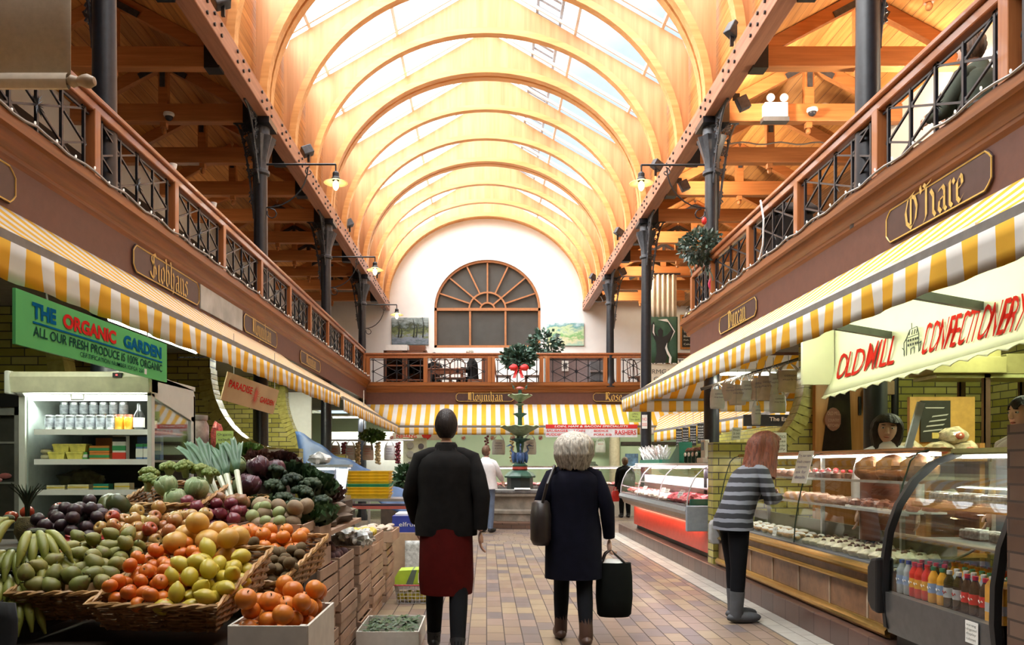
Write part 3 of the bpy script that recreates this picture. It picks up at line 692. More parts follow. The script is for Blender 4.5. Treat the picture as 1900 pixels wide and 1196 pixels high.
for k, y in enumerate((8.5, 12.6, 16.4, 20.5)):
    floodlight('%s small grey floodlight standing on the left roof beam' % ORD[k], -2.9, y, 6.46); floodlight('%s small grey floodlight standing on the right roof beam' % ORD[k], 2.9, y+.6, 6.46)
# dome cameras and emergency light
M('camera_white', (.8, .8, .8), .3); M('dome', (.05, .05, .06), .1, .3)
def dome(label, c):
    root = thing('dome_camera', label, 'security camera', c); c = Vector(c)
    mb = MB(); mb.lathe([(.07, .03), (.075, 0), (.06, -.02)], c, 16); mb.build('base', MATS['camera_white'], root); MB().ball(c-Vector((0, 0, .02)), .055, 14, 8).build('dome', MATS['dome'], root)
dome('white dome security camera under a tie beam on the left', (-4.30, 10.45, 6.12)); dome('dome security camera with white cable on a tie beam on the right', (4.40, 10.40, 6.16))
rt = thing('emergency_light', 'white twin spot emergency light on a tie beam right of the second column', 'emergency light', (3.90, 10.38, 6.05))
MB().box(3.74, 4.05, 10.33, 10.46, 6.06, 6.25).build('case', MATS['camera_white'], rt, smooth=0, bevel=.01); MB().box(3.72, 4.07, 10.34, 10.46, 6.0, 6.06).build('tray', MATS['dgrey'], rt, smooth=0)
for dx in (-.08, .1):
    mb = MB(); mb.M = Matrix.Translation((3.89+dx, 10.33, 6.30))@Matrix.Rotation(R(90), 4, 'X'); mb.lathe([(.02, -.06), (.055, 0), (.055, .02), (0, .025)], seg=14); mb.build('spotlight', MATS['alu'], rt)
# cables slung along the tie beams on the right
mb = MB(); mb.tube([(3.2+i*.12, 10.56, 6.31+.02*math.sin(i*1.7)) for i in range(20)], .012, 5); tag(mb.build('cable', MATS['wire'], None), 'pale cable slung along the tie beam behind the emergency light', 'cable')
mb = MB(); mb.tube([(3.2+i*.12, 11.82, 6.31+.02*math.sin(i*1.3)) for i in range(20)], .012, 5); tag(mb.build('cable', MATS['wire'], None), 'pale cable slung along the next tie beam beyond the emergency light', 'cable')
# hanging canvas blind in the near left corner
M('canvas', (.50, .41, .30), .85, var=.08, ns=30)
rt = thing('canvas_blind', 'beige canvas blind hanging from above at the top left corner, wooden rod in its hem', 'blind', (-2.5, 3.8, 3.2))
mb = MB(); mb.grid(lambda u, v: (-2.80+.75*u, 3.8+.006*math.sin(u*9+v*2)+(.03*(v) if u > .99 else 0), 3.27+3.2*v), 14, 6); mb.build('cloth', MATS['canvas'], rt, solid=.006)
mb = MB(); mb.grid(lambda u, v: (-2.80+.74*u, 3.8-.025*math.cos(v*PI*2), 3.285+.04*math.sin(v*PI*2)), 8, 10); mb.build('hem', MATS['canvas'], rt)
mb = MB(); mb.tube([(-2.80, 3.8, 3.285), (-2.06, 3.8, 3.285)], .018, 8); mb.lathe([(.018, 0), (.03, .02), (.02, .05), (.03, .075), (.034, .1), (.02, .13), (0, .135)], seg=12)
mb.v = mb.v; mb2 = MB(); mb2.M = Matrix.Translation((-2.06, 3.8, 3.285))@Matrix.Rotation(R(90), 4, 'Y'); mb2.lathe([(.018, 0), (.03, .02), (.02, .05), (.03, .075), (.034, .1), (.02, .13), (0, .135)], seg=12)
mb = MB(); mb.tube([(-2.80, 3.8, 3.285), (-2.06, 3.8, 3.285)], .018, 8); mb.add(mb2.v, mb2.f); mb.build('rod', M('pale_wood', (.34, .24, .15), .5), rt)
mb = MB(); mb.tube([(-2.5, 3.8, 6.45), (-2.5, 3.8, 7.6)], .01, 6); mb.build('cord', MATS['wire'], rt)
# outside: walkway ladder lying on the right roof slope
rt = thing('roof_ladder', 'grey slatted walkway lying on the right slope of the glass roof outside', 'roof ladder', (1.2, 12, 9.2)); mb = MB()
for a_ in (.9, 1.3): mb.bar((a_, 4, ZR(a_)+.14), (a_, 22, ZR(a_)+.14), .05, .07)
y = 4
while y < 22: mb.bar((.9, y, ZR(.9)+.16), (1.3, y, ZR(1.3)+.16), .07, .03); y += .22
mb.build('slats', M('galv', (.35, .40, .47), .5), rt, smooth=0)
for sd, nm, ys in ((1, 'right', (5.5, 9.0)), (-1, 'left', (8.0, 14.0, 20.0))):  # wall shades added to house the gallery fill light
    for k, y in enumerate(ys):
        r_ = thing('wall_uplighter', '%s small white uplighter on the outer wall of the %s gallery' % (ORD[k], nm), 'lamp', (sd*5.6, y, 5.0)); mb = MB(); mb.prism([(sd*5.62, 5.0), (sd*5.55, 5.0), (sd*5.42, 5.14), (sd*5.42, 5.16), (sd*5.62, 5.16)], 'y', y-.14, y+.14); mb.build('shade', MATS['white'], r_, smooth=0)
for k, y in enumerate((6.9, 9.8, 12.7, 15.5, 18.4, 21.3)):  # housings added for the fill light on the right aisle boards
    r_ = thing('aisle_floodlight', '%s small floodlight on the gallery side of the right roof beam' % ORD[k], 'floodlight', (3.2, y, 6.0)); MB().bar((3.20, y, 5.95), (3.33, y, 6.01), .17, .09, up=(0, 1, 0)).build('housing', MATS['iron_grey'], r_, smooth=0, bevel=.01); MB().box(3.14, 3.22, y-.02, y+.02, 6.02, 6.1).build('bracket', MATS['iron'], r_, smooth=0)
# ================================================================== RIGHT SIDE: WALLS
mb = MB().box(6.0, 6.2, -2, 34, 0, 3.3); struct(mb.build('wall_right_stalls', MATS['brick'], smooth=0))
mb = MB().box(-6.2, -6.0, -2, 34, 0, 3.3); struct(mb.build('wall_left_stalls', MATS['brick'], smooth=0))
M('pale_green', (.50, .60, .42), .7, var=.05, ns=2)
mb = MB().box(-6, 9, 22.9, 23.1, 0, 2.9); struct(mb.build('wall_back_stalls', MATS['pale_green'], smooth=0))
mb = MB().box(6.2, 9.2, 11.3, 11.4, 0, 3.3); struct(mb.build('wall_side_hall', MATS['pale_green'], smooth=0))
mb = MB().box(9.0, 9.2, 11.3, 23, 0, 7); struct(mb.build('wall_far_right', MATS['white_wall'], smooth=0))
def partition(name, sd, y0, y1, x0, z0, zlow, xa, xb, ztop, m):
    """low brick wall that sweeps up in a quarter round against the stall ceiling"""
    prof = [(x0, z0), (6.0, z0), (6.0, 3.02), (xb, 3.02)]; N_ = 12
    arc = [(xa+(xb-xa)*math.sin(PI/2*i/N_), zlow+(ztop-zlow)*(1-math.cos(PI/2*i/N_))) for i in range(N_, -1, -1)]
    prof += arc+[(x0, zlow)]
    mb = MB(); mb.prism([(sd*a, b) for a, b in prof], 'y', y0, y1); struct(mb.build(name, m, smooth=0))
    # brick-on-edge capping along the sweep
    mb = MB(); cap = arc[::-1]
    for (a, b), (c, d) in zip(cap[:-1], cap[1:]):
        dd = Vector((c-a, d-b)); L = dd.length; dd /= L; nn = Vector((-dd.y, dd.x)); n_ = max(1, round(L/.09))
        for k in range(n_):
            p = Vector((a, b))+dd*(L*k/n_+.004); q = Vector((a, b))+dd*(L*(k+1)/n_-.004)
            mb.prism([(sd*v.x, v.y) for v in (p-nn*.16, q-nn*.16, q+nn*.012, p+nn*.012)], 'y', y0-.012, y1+.012)
    struct(mb.build('trim_capping', M('glazed', (.40, .36, .10), .22, var=.2), smooth=0))
partition('wall_partition', 1, 9.3, 9.52, 2.74, .19, 1.66, 3.35, 3.86, 2.55, MATS['brick'])
mb = MB().box(2.67, 6.0, 3.72, 3.95, 0, 1.60); struct(mb.build('wall_pier', MATS['brick_red'], smooth=0))
# ------------------------------------------------------------------ stall fittings behind the confectionery counter
r_ = thing('cupboard_door', 'tall wooden cupboard door with a dark glass panel and a red badge behind the redhead', 'door', (4.22, 9.24, .19))
MB().box(3.93, 4.52, 9.2, 9.29, .2, 2.5).build('leaf', MATS['door'], r_, smooth=0, bevel=.01)
mb = MB(); mb.prism([(4.0, 1.50), (4.36, 1.50), (4.33, 2.36), (4.11, 2.32)], 'y', 9.185, 9.2); mb.build('dark_panel', M('dark_panel', (.022, .016, .014), .12), r_, smooth=0)
mb = MB(); mb.prism([(4.13+.09*math.cos(t*PI/8)*(1+.1*math.sin(t)), 1.93+.14*math.sin(t*PI/8)) for t in range(16)], 'y', 9.17, 9.186); mb.build('badge', M('badge', (.30, .12, .08), .4), r_, smooth=0)
mb = MB(); text_mesh(mb, 'OLD MILL', (4.06, 9.168, 1.98), (1, 0, 0), (0, 0, 1), .06, width=.15, depth=.001); text_mesh(mb, 'COUNTRY', (4.07, 9.168, 1.90), (1, 0, 0), (0, 0, 1), .05, width=.13, depth=.001); text_mesh(mb, 'KITCHEN', (4.07, 9.168, 1.84), (1, 0, 0), (0, 0, 1), .05, width=.13, depth=.001)
mb.build('badge_lettering', M('pale_red', (.6, .35, .25), .5), r_, smooth=0)
MB().box(4.44, 4.47, 9.18, 9.2, 1.98, 2.2).build('hinge', MATS['iron'], r_, smooth=0)
for i, (x, w_) in enumerate(((4.52, .10), (4.70, .08))):
    mb = MB(); mb.lathe([(w_*.5, .19), (w_*.5, 3.02)], (x+.1, 9.05, 0), 16); o = mb.build('downpipe', MATS['black'], None); tag(o, ['thick black downpipe beside the cupboard door', 'thinner black downpipe right of the thick one'][i], 'pipe')
mb = MB().box(4.52, 4.72, 8.90, 9.01, 2.2, 2.36); tag(mb.build('junction_box', M('card', (.34, .22, .12), .7), None, smooth=0, bevel=.006), 'small brown box fixed to the thick black downpipe', 'box')
# bread rack
r_ = thing('bread_rack', 'wooden bread rack holding wrapped loaves behind the counter', 'rack', (4.5, 7.6, .19))
for x in (4.22, 4.74): MB().box(x, x+.05, 7.4, 7.8, .19, 1.55 if x < 4.5 else 1.60).build('upright', MATS['door'], r_, smooth=0)
for z in (.5, .95, 1.42): MB().box(3.98, 4.79, 7.36, 7.8, z, z+.04).build('shelf', MATS['door'], r_, smooth=0, bevel=.005)
MB().box(4.30, 4.96, 7.82, 7.87, .19, 2.08).build('back_board', M('ply_y', (.55, .30, .07), .5), r_, smooth=0)
r_ = thing('bakery_poster', 'dark photo poster of a cup and pastries pinned to the wooden back board', 'poster', (4.58, 7.805, 1.7))
MB().box(4.40, 4.70, 7.80, 7.815, 1.62, 2.04).build('sheet', M('poster_dark', (.035, .035, .03), .35), r_, smooth=0)
mb = MB()
for k in range(4): mb.prism([(4.42+.03*k, 1.72+.05*k), (4.60+.02*k, 1.74+.05*k), (4.62+.02*k, 1.755+.05*k), (4.43+.03*k, 1.735+.05*k)], 'y', 7.794, 7.801)
mb.lathe([(.09, 0), (.10, .012)], (4.54, 7.797, 1.96), 16, 1, .03); mb.build('pastry_print', M('print_grey', (.45, .44, .40), .5), r_, smooth=0)
MB().box(4.51, 4.60, 7.79, 7.80, 1.655, 1.715).build('print_badge', M('mustard', (.6, .45, .12), .5), r_, smooth=0)
M('cello', (.55, .45, .30), .18, var=.4, ns=18, spec=.8); M('bread', (.36, .17, .06), .7, var=.35, ns=10, bump=.4); M('paper', (.78, .78, .74), .6, var=.06)
lo = thing('wrapped_loaf', 'wrapped loaf', 'bread')
mb = MB(); mb.ball((0, 0, .075), (.14, .09, .085), 16, 10, .25, 1); mb.build('wrapper', MATS['cello'], lo, local=True)
mb = MB(); mb.ball((0, -.085, .07), (.05, .012, .035), 10, 6); mb.build('label_sticker', M('label_red', (.45, .10, .06), .4), lo, local=True)
for i, (x, z) in enumerate(((4.12, 1.46), (4.42, 1.46), (4.67, 1.46), (4.55, 1.60), (4.15, .99), (4.5, .99))):
    o = lo if i == 0 else dup(lo); o.location = (x, 7.5, z); o.rotation_euler.z = .2*math.sin(i*5); o['group'] = 'wrapped loaves on the bread rack'
    o['label'] = ['cellophane wrapped loaf at the left end of the top rack shelf', 'cellophane wrapped loaf in the middle of the top rack shelf', 'cellophane wrapped loaf at the right end of the top rack shelf', 'wrapped loaf lying on top of the other loaves on the rack', 'wrapped loaf on the left of the lower rack shelf', 'wrapped loaf on the right of the lower rack shelf'][i]
# steel shelving with cartons
r_ = thing('slotted_shelving', 'slotted steel shelving unit standing against the brick wall behind the man', 'shelving', (5.2, 7.9, .19))
mb = MB()
for x, y in ((4.98, 7.7), (5.62, 7.7), (4.98, 8.1), (5.62, 8.1)):
    p_ = MB(); p_.box(x, x+.06, y, y+.012, .19, 2.38); p_.box(x, x+.012, y, y+.05, .19, 2.38); p_.build('post', M('brown_steel', (.10, .05, .03), .5), r_, smooth=0)
for z in (.6, 1.2, 2.26): MB().box(4.5 if z > 2 else 4.98, 5.68, 7.7, 8.12, z, z+.035).build('shelf', M('shelf_green', (.42, .42, .18), .5), r_, smooth=0)
for i, (x0, x1, y0, z0, z1) in enumerate(((4.42, 5.15, 7.62, 2.30, 2.46), (4.50, 5.12, 7.66, 2.46, 2.58), (5.2, 5.66, 7.7, 2.30, 2.5))):
    o = MB().box(x0, x1, y0, y0+.45, z0, z1).build('carton', M('carton', (.33, .29, .11), .75, var=.08), None, smooth=0, bevel=.006); tag(o, ['wide flat carton at the bottom of the pile on the steel shelving', 'flat carton lying on top of the wide carton', 'shorter carton at the right end of the steel shelving'][i], 'carton', 'cartons on the steel shelving')
o = MB().box(5.02, 5.14, 7.6, 7.72, 1.235, 1.42).build('white_carton', MATS['paper'], None, smooth=0, bevel=.004); tag(o, 'small white carton on the middle steel shelf behind the man', 'carton')
# ------------------------------------------------------------------ canopy with the red lettering
M('canvas_green', (.70, .72, .48), .6, var=.05, ns=3); M('sign_red', (.45, .022, .014), .9, var=.05, spec=.03); M('ink', (.06, .07, .05), .6)
r_ = thing('stall_canopy', 'cream canvas canopy with scalloped hem, tall red letters and a mill drawing', 'canopy', (3.0, 5.2, 2.0))
CX = lambda z: 3.0 if z > 2.25 else 3.0-.09*((2.25-z)/.25)**1.5
ZB0 = lambda y: 1.985+.035*(6.65-y)
mb = MB(); mb.grid(lambda u, v: (CX(2.98+(2.0-2.98)*u), 6.65-3.0*v, 2.98+(ZB0(6.65-3.0*v)-2.98)*u), 14, 24); mb.build('canvas', MATS['canvas_green'], r_, solid=.008)
mb = MB(); mb.grid(lambda u, v: (CX(2.0)-.02*u+.014*math.sin(v*2*PI*17)*u, 6.65-3.0*v, ZB0(6.65-3.0*v)-(.02+.022*abs(math.sin(v*PI*17)))*u), 3, 17*8); mb.build('scalloped_hem', MATS['canvas_green'], r_, solid=.005)
MB().box(2.72, 2.99, 6.62, 6.66, 2.08, 2.66).build('side_panel', MATS['canvas_green'], r_, smooth=0)
for wd_, y_, w_, z_ in (('OLD', 6.53, .46, 2.108), ('MILL', 6.02, .44, 2.122), ('CONFECTIONERY', 5.24, 1.02, 2.135)):
    mb = MB(); text_mesh(mb, wd_, (2.99, y_, z_), (0, -1, 0), (0, 0, 1), .22, bold=.004, shear=.14, width=w_, height=.215)
    mb.v = [Vector((CX(2.98-.98*(2.98-v.z)/(2.98-ZB0(v.y)))-.016, v.y, v.z)) for v in mb.v]; mb.build('lettering', MATS['sign_red'], r_, smooth=0)
mb = MB(); S = lambda a, b: Vector((2.97, 5.50-a*.22, 2.09+b*.27))
def ln(*p):
    for q, r in zip(p[:-1], p[1:]): mb.bar(S(*q), S(*r), .005, .004)
ln((.25, .25), (.25, .72), (.1, .62), (.1, .3)); ln((.25, .72), (.45, .92), (.85, .95), (.95, .75), (.25, .72)); ln((.95, .75), (.95, .2), (.25, .25)); ln((.55, .92), (.55, 1.08)); ln((0, .5), (.12, .42), (.12, .2), (.3, .1), (.6, .18), (.9, .05)); ln((.3, .02), (.55, .08), (.8, -.02)); ln((.5, .25), (.5, .42), (.7, .45), (.7, .25)); ln((.95, .5), (1.08, .55), (1.0, .3))
for a in (.33, .47, .61, .75, .87):
    for b in (.5, .62): ln((a, b), (a, b+.06)); ln((a+.05, b), (a+.05, b+.06))
for a in (.4, .55, .7, .82): ln((a, .78), (a+.05, .9))
mb.build('mill_drawing', MATS['ink'], r_, smooth=0)
for i, (y, yb_) in enumerate(((5.7, 5.25), (4.65, 4.27))):
    o = MB().bar((2.19, yb_, 2.37), (2.985, y, 2.35), .035, .05)
    tag(o.build('folding_arm', M('arm_green', (.06, .07, .05), .5), None, smooth=0), ['dark awning arm reaching to the canopy near its mill drawing', 'dark awning arm reaching to the canopy at the right picture edge'][i], 'arm', 'folding arms')
mb = MB(); mb.lathe([(.11, .19), (.11, .3), (.098, .34), (.098, 3.02)], (3.47, 6.87, 0), 20); tag(mb.build('black_post', MATS['black'], None), 'black round post behind the dark haired woman at the cake counter', 'post')
# ------------------------------------------------------------------ fluorescent battens
TUBE_M = emit('tube_glow', (.90, 1, .80), 14.0); TUBE_W = emit('tube_white', (1, .98, .92), 10.0); TUBE_P = emit('tube_pink', (1, .72, .80), 7.0)
def batten(label, c, L, axis='y', mat=None, power=30, col=TUBE, face=0, wd=.10):
    c = Vector(c); root = thing('strip_light', label, 'strip light', c); a, b = (wd/2, L/2) if axis == 'y' else (L/2, wd/2)
    MB().box(c.x-a, c.x+a, c.y-b, c.y+b, c.z, c.z+.04).build('housing', MATS['white'], root, smooth=0)
    d = Vector((0, 1, 0)) if axis == 'y' else Vector((1, 0, 0)); mb = MB(); mb.tube([c-d*L*.48-Vector((0, 0, .02)), c+d*L*.48-Vector((0, 0, .02))], .018, 8); mb.build('tube', mat or TUBE_M, root)
    if power: area('strip_light_lamp', c-Vector((0, 0, .05)), (wd*.8, L*.95) if axis == 'y' else (L*.95, wd*.8), power, col, (0, face, 0))
batten('long strip light under the awning in front of the confectionery canopy', (2.46, 5.3, 2.55), 3.0, power=13, face=R(-75))
batten('strip light on the stall ceiling behind the confectionery canopy', (4.8, 6.6, 2.93), 3.0, power=60, col=(.9, 1, .62))

# ================================================================== CONFECTIONERY COUNTER
M('brown_tile', (.20, .10, .05), .3, var=.3, ns=12); M('brass', (.62, .40, .12), .22, .85, .1); M('joint', (.40, .31, .22), .5); M('deck', (.14, .15, .17), .35)
def counter(name, label, prof_glass, y0, y1, body):
    root = thing(name, label, 'counter', (2.9, y1, .19)); return root
r_ = thing('cake_counter', 'long glass fronted confectionery counter with brass rails and brown tiled base', 'counter', (3.0, 7.2, .19))
Y0, Y1 = 5.30, 9.22
MB().box(2.78, 3.24, Y0, Y1, .19, .64).build('base', MATS['brown_tile'], r_, smooth=0)
mb = MB()
for k in range(7): y = 5.6+.62*k; mb.box(2.772, 2.79, y, y+.018, .27, .5)
mb.build('tile_joints', MATS['joint'], r_, smooth=0)
for z0, z1, d in ((.60, .68, .06), (.50, .54, .045), (.20, .28, .04)):
    mb = MB(); mb.loft([[(2.78-d*a, y, z0+(z1-z0)*b) for a, b in ((0, 0), (.6, .05), (1, .3), (1, .6), (.7, .8), (.5, 1), (0, 1))] for y in (Y0, Y1)]); mb.build('brass_rail', MATS['brass'], r_, smooth=20)
MB().box(2.76, 3.24, Y0, Y1, .655, .69).build('deck', MATS['deck'], r_, smooth=0)
GP = [(2.78, .69), (2.79, .85), (2.82, 1.05), (2.865, 1.25), (2.92, 1.42), (2.97, 1.475), (3.05, 1.495)]
for a, b in ((Y0, 6.95), (6.96, 8.2), (8.21, Y1)):
    mb = MB(); mb.loft([[(x, y, z) for x, z in GP] for y in (a, b)], cap=False, closed=False); mb.build('front_glass', MATS['glass'], r_)
mb = MB(); mb.prism(GP+[(3.22, 1.49), (3.22, .69)], 'y', Y0, Y0+.008); mb.build('end_glass', MATS['glass'], r_, smooth=0)
for y in (Y0, 6.955, 8.205, Y1): mb = MB(); mb.tube([(x-.003, y, z) for x, z in GP], .006, 5); mb.build('glass_edge', M('edge_green', (.05, .07, .05), .2), r_)
M('copper', (.60, .33, .18), .22, .8, .1)
mb = MB(); mb.box(3.02, 3.22, Y0+.02, Y1, 1.485, 1.512); mb.tube([(3.03, Y0, 1.495), (3.03, Y1, 1.495)], .02, 8); mb.build('top_rail', MATS['copper'], r_, smooth=20)
MB().box(3.1, 3.16, Y0+.05, Y1-.05, 1.455, 1.48).build('strip_lamp', TUBE_W, r_, smooth=0)
area('counter_lamp', (3.13, 7.2, 1.45), (.05, 3.8), 14, (1, .92, .75))
for z, x0 in ((1.26, 2.95), (1.04, 2.92)):
    MB().box(x0, 3.21, Y0+.03, Y1-.03, z, z+.012).build('glass_shelf', MATS['glass'], r_, smooth=0); MB().box(x0-.008, x0+.004, Y0+.03, Y1-.03, z-.004, z+.016).build('shelf_edge', MATS['alu'], r_, smooth=0)
MB().box(3.21, 3.24, Y0, Y1, .69, .86).build('back_panel', M('back_olive', (.16, .13, .07), .4), r_, smooth=0)
for y in (5.9, 7.3, 8.7): MB().box(3.18, 3.21, y, y+.03, .69, 1.49).build('shelf_post', MATS['steel'], r_, smooth=0)
# handle-like end cap at the far end of the counter
mb = MB(); mb.tube([(2.72, 9.10, z) for z in (.66, .68)], .01, 4)
mb = MB(); mb.prism([(2.66+.13*(1-math.cos(t*PI/12))*.0+a, b) for t, (a, b) in enumerate([(.02, .45), (.0, .5), (.0, .68), (.03, .73), (.12, .74), (.12, .45)])], 'y', 9.12, 9.24); o = mb.build('end_cap', MATS['grey'], r_, smooth=0, bevel=.015)

M('choc', (.10, .04, .02), .4, var=.3); M('cream_cake', (.78, .70, .52), .5, var=.25, ns=22, bump=.3); M('pastry', (.52, .28, .09), .5, var=.35, ns=16, bump=.3); M('icing', (.75, .72, .70), .35, var=.12); M('berry', (.40, .02, .03), .2); M('pinkbun', (.62, .36, .28), .5, var=.25)
M('soda', (.40, .20, .09), .75, var=.4, ns=9, bump=.6)
def many(proto, spots, labels, group, rng, sc=.12):
    for i, (x, y, z) in enumerate(spots):
        o = proto if i == 0 else dup(proto); o.location = (x, y, z); o.rotation_euler = (0, 0, rng.uniform(-.4, .4)); o.scale = (1+rng.uniform(-sc, sc),)*3
        o['label'] = labels[i] if isinstance(labels, (list, tuple)) else labels; o['group'] = group
rng = random.Random(3)
lf = thing('soda_bread', 'x', 'bread'); mb = MB(); mb.ball((0, 0, .085), (.125, .165, .10), 20, 12, .25, 5); mb.build('crust', MATS['soda'], lf, local=True)
many(lf, [(3.09, 5.50, 1.272), (3.08, 5.82, 1.272), (3.09, 6.17, 1.272)], ['big round soda loaf nearest the camera on the top counter shelf', 'middle one of the three big brown soda loaves on the top shelf', 'farthest of the three big brown soda loaves on the top shelf'], 'soda loaves on the top counter shelf', rng, .05)
pa = thing('cream_tart', 'x', 'cake'); mb = MB(); mb.lathe([(.05, 0), (.065, .03), (.06, .03)], seg=14); mb.ball((0, 0, .035), (.058, .058, .028), 12, 6, .4, 2); mb.build('case', MATS['cream_cake'], pa, local=True); mb = MB(); mb.ball((0, 0, .065), (.02, .02, .018), 8, 5); mb.build('topping', MATS['choc'], pa, local=True)
sp = [(2.87+.11*i+rng.uniform(-.01, .01), 5.5+.15*j, .692) for i in range(4) for j in range(10)]
many(pa, sp, 'cream tart with chocolate topping set out on the near half of the counter deck', 'cream tarts on the counter deck', rng)
ec = thing('chocolate_eclair', 'x', 'cake'); mb = MB(); mb.ball((0, 0, .03), (.04, .085, .03), 12, 8, .15, 3); mb.build('choux', MATS['pastry'], ec, local=True); mb = MB(); mb.ball((0, 0, .045), (.034, .075, .02), 12, 8); mb.build('glaze', MATS['icing'], ec, local=True)
sp = [(2.88+.115*i, 7.15+.2*j, .692) for i in range(3) for j in range(9)]
many(ec, sp, 'iced finger pastry on the far half of the counter deck', 'iced pastries on the counter deck', rng)
bn = thing('iced_bun', 'x', 'bun'); mb = MB(); mb.ball((0, 0, .035), (.06, .06, .04), 14, 8, .2, 8); mb.build('bun', MATS['pinkbun'], bn, local=True)
sp = [(3.0+.13*i, 6.5+.16*j, 1.052) for i in range(2) for j in range(8)]
many(bn, sp, 'round glazed bun on the lower glass shelf', 'buns on the lower glass shelf', rng)
fj = thing('paper_cake', 'x', 'cake'); mb = MB(); mb.box(-.05, .05, -.09, .09, 0, .012); mb.build('paper', MATS['paper'], fj, local=True, smooth=0); mb = MB(); mb.ball((0, 0, .035), (.045, .085, .03), 12, 6, .5, 4); mb.build('slice', M('jam', (.40, .14, .09), .35, var=.5, ns=25), fj, local=True)
many(fj, [(2.99+.13*i, 5.4+.21*j, 1.052) for i in range(2) for j in range(5)], 'jam coloured slice on white paper on the lower glass shelf', 'slices on paper on the lower glass shelf', rng)
cb = thing('chocolate_cake', 'x', 'cake'); mb = MB(); mb.lathe([(.05, 0), (.05, .05), (.0, .055)], seg=12); mb.build('sponge', MATS['choc'], cb, local=True); mb = MB(); mb.ball((0, 0, .065), (.022, .022, .02), 8, 5); mb.build('cherry', MATS['berry'], cb, local=True)
many(cb, [(3.0+.13*i, 6.62+.14*j, 1.272) for i in range(2) for j in range(6)], 'small chocolate cake with a red cherry on the top counter shelf', 'cherry cakes on the top counter shelf', rng)
many(thing('x', 'x', 'bun') if False else dup(bn), [(3.02+.14*i, 7.6+.16*j, 1.272) for i in range(2) for j in range(8)], 'round glazed bun at the far end of the top counter shelf', 'buns on the top glass shelf', rng)
def notice(name, label, c, u, v, wd, ht, lines, mat='paper', lean=0, ink='ink'):
    """a sheet of paper with lines of writing"""
    c, u, v = Vector(c), Vector(u).normalized(), Vector(v).normalized(); n = u.cross(v); root = thing(name, label, 'notice', c)
    mb = MB(); mb.add([c+u*a*wd/2+v*b*ht/2+n*k for k in (0, .003) for a, b in ((-1, -1), (1, -1), (1, 1), (-1, 1))], [(0, 1, 2, 3), (4, 5, 6, 7), (0, 1, 5, 4), (1, 2, 6, 5), (2, 3, 7, 6), (3, 0, 4, 7)]); mb.build('sheet', MATS[mat], root, smooth=0)
    mb = MB(); k = len(lines)
    for i, t in enumerate(lines):
        hh = ht*.8/k; text_mesh(mb, t, c+v*(ht*.42-hh*(i+.85))+n*.006-u*0, u, v, hh*.8, width=min(wd*.86, len(t)*hh*.5), align='CENTER', depth=0)
    mb.build('writing', MATS[ink], root, smooth=0); return root
M('ink_blue', (.12, .10, .25), .6)
notice('price_notice', 'white handwritten notice hung over the top of the cake counter', Vector((2.855, 6.95, 1.37)), (.15, -1, 0), (.25, 0, 1), .24, .30, ['Try our new', 'fresh cream', 'scones', 'ask for', 'details'], ink='ink_blue')
notice('price_card', 'small white price card on the counter deck behind the glass', (2.83, 7.55, .74), (.1, -1, 0), (.2, 0, 1), .08, .09, ['1.40', 'each'])
notice('wall_notice', 'white notice on the brick partition beside the redhead', wp(1447, 822, 9.28), (1, 0, 0), (0, 0, 1), .16, .26, ['NOTICE', 'cakes', 'to order', 'daily'])
# leaning clear screen on the counter top
r_ = thing('counter_screen', 'slanting clear plastic screen standing on the end of the cake counter', 'screen', (3.08, 5.59, 1.512))
mb = MB(); mb.add([(3.035, 5.58, 1.512), (3.085, 5.58, 1.512), (3.18, 5.58, 1.84), (3.13, 5.58, 1.85), (3.035, 5.60, 1.512), (3.085, 5.60, 1.512), (3.18, 5.60, 1.84), (3.13, 5.60, 1.85)], [(0, 1, 2, 3), (4, 5, 6, 7), (0, 1, 5, 4), (1, 2, 6, 5), (2, 3, 7, 6), (3, 0, 4, 7)]); mb.build('sheet', M('frosted', (.50, .55, .55), .25), r_, smooth=0)

# ================================================================== DRINKS CABINET
r_ = thing('drinks_cabinet', 'black framed curved glass cold cabinet with bottles of drink at the bottom', 'display cabinet', (2.9, 4.6, 0))
DP = [(2.655, .55), (2.66, .75), (2.69, .95), (2.75, 1.12), (2.85, 1.28), (2.98, 1.40), (3.14, 1.465), (3.3, 1.48)]
Y0, Y1 = 4.02, 5.14
for y in (Y0, Y1):
    mb = MB(); mb.loft([[(x-.02*a, y+b*.02, z+.012*a) for a, b in ((-1, -1), (1, -1), (1, 1), (-1, 1))] for x, z in [(2.68, .30)]+DP]); mb.build('black_frame', MATS['black'], r_, smooth=30)
mb = MB(); mb.loft([[(x, y, z) for x, z in DP] for y in (Y0, Y1)], cap=False, closed=False); mb.build('front_glass', MATS['glass'], r_)
mb = MB(); mb.prism([(2.66, .40), (2.655, .55), (2.69, .95), (2.85, 1.28), (3.14, 1.465), (3.41, 1.48), (3.41, .40)], 'y', Y1-.01, Y1); mb.build('end_glass', MATS['glass'], r_, smooth=0)
mb = MB(); mb.loft([[(2.68, y, .28), (2.655, y, .40), (2.652, y, .55), (2.70, y, .555), (2.72, y, .28)] for y in (Y0, Y1)]); mb.build('kick_panel', M('steel_dark', (.13, .13, .13), .35, .5), r_, smooth=30)
MB().box(2.74, 3.4, Y0, Y1, .19, .55).build('base', MATS['black'], r_, smooth=0); MB().box(3.40, 3.43, Y0, Y1, .5, 1.48).build('back', MATS['deck'], r_, smooth=0)
for z, x0 in ((1.14, 2.84),): MB().box(x0, 3.38, Y0+.03, Y1-.03, z, z+.012).build('glass_shelf', MATS['glass'], r_, smooth=0); MB().box(x0-.02, x0+.004, Y0+.03, Y1-.03, z-.02, z+.014).build('shelf_edge', MATS['brass'], r_, smooth=0)
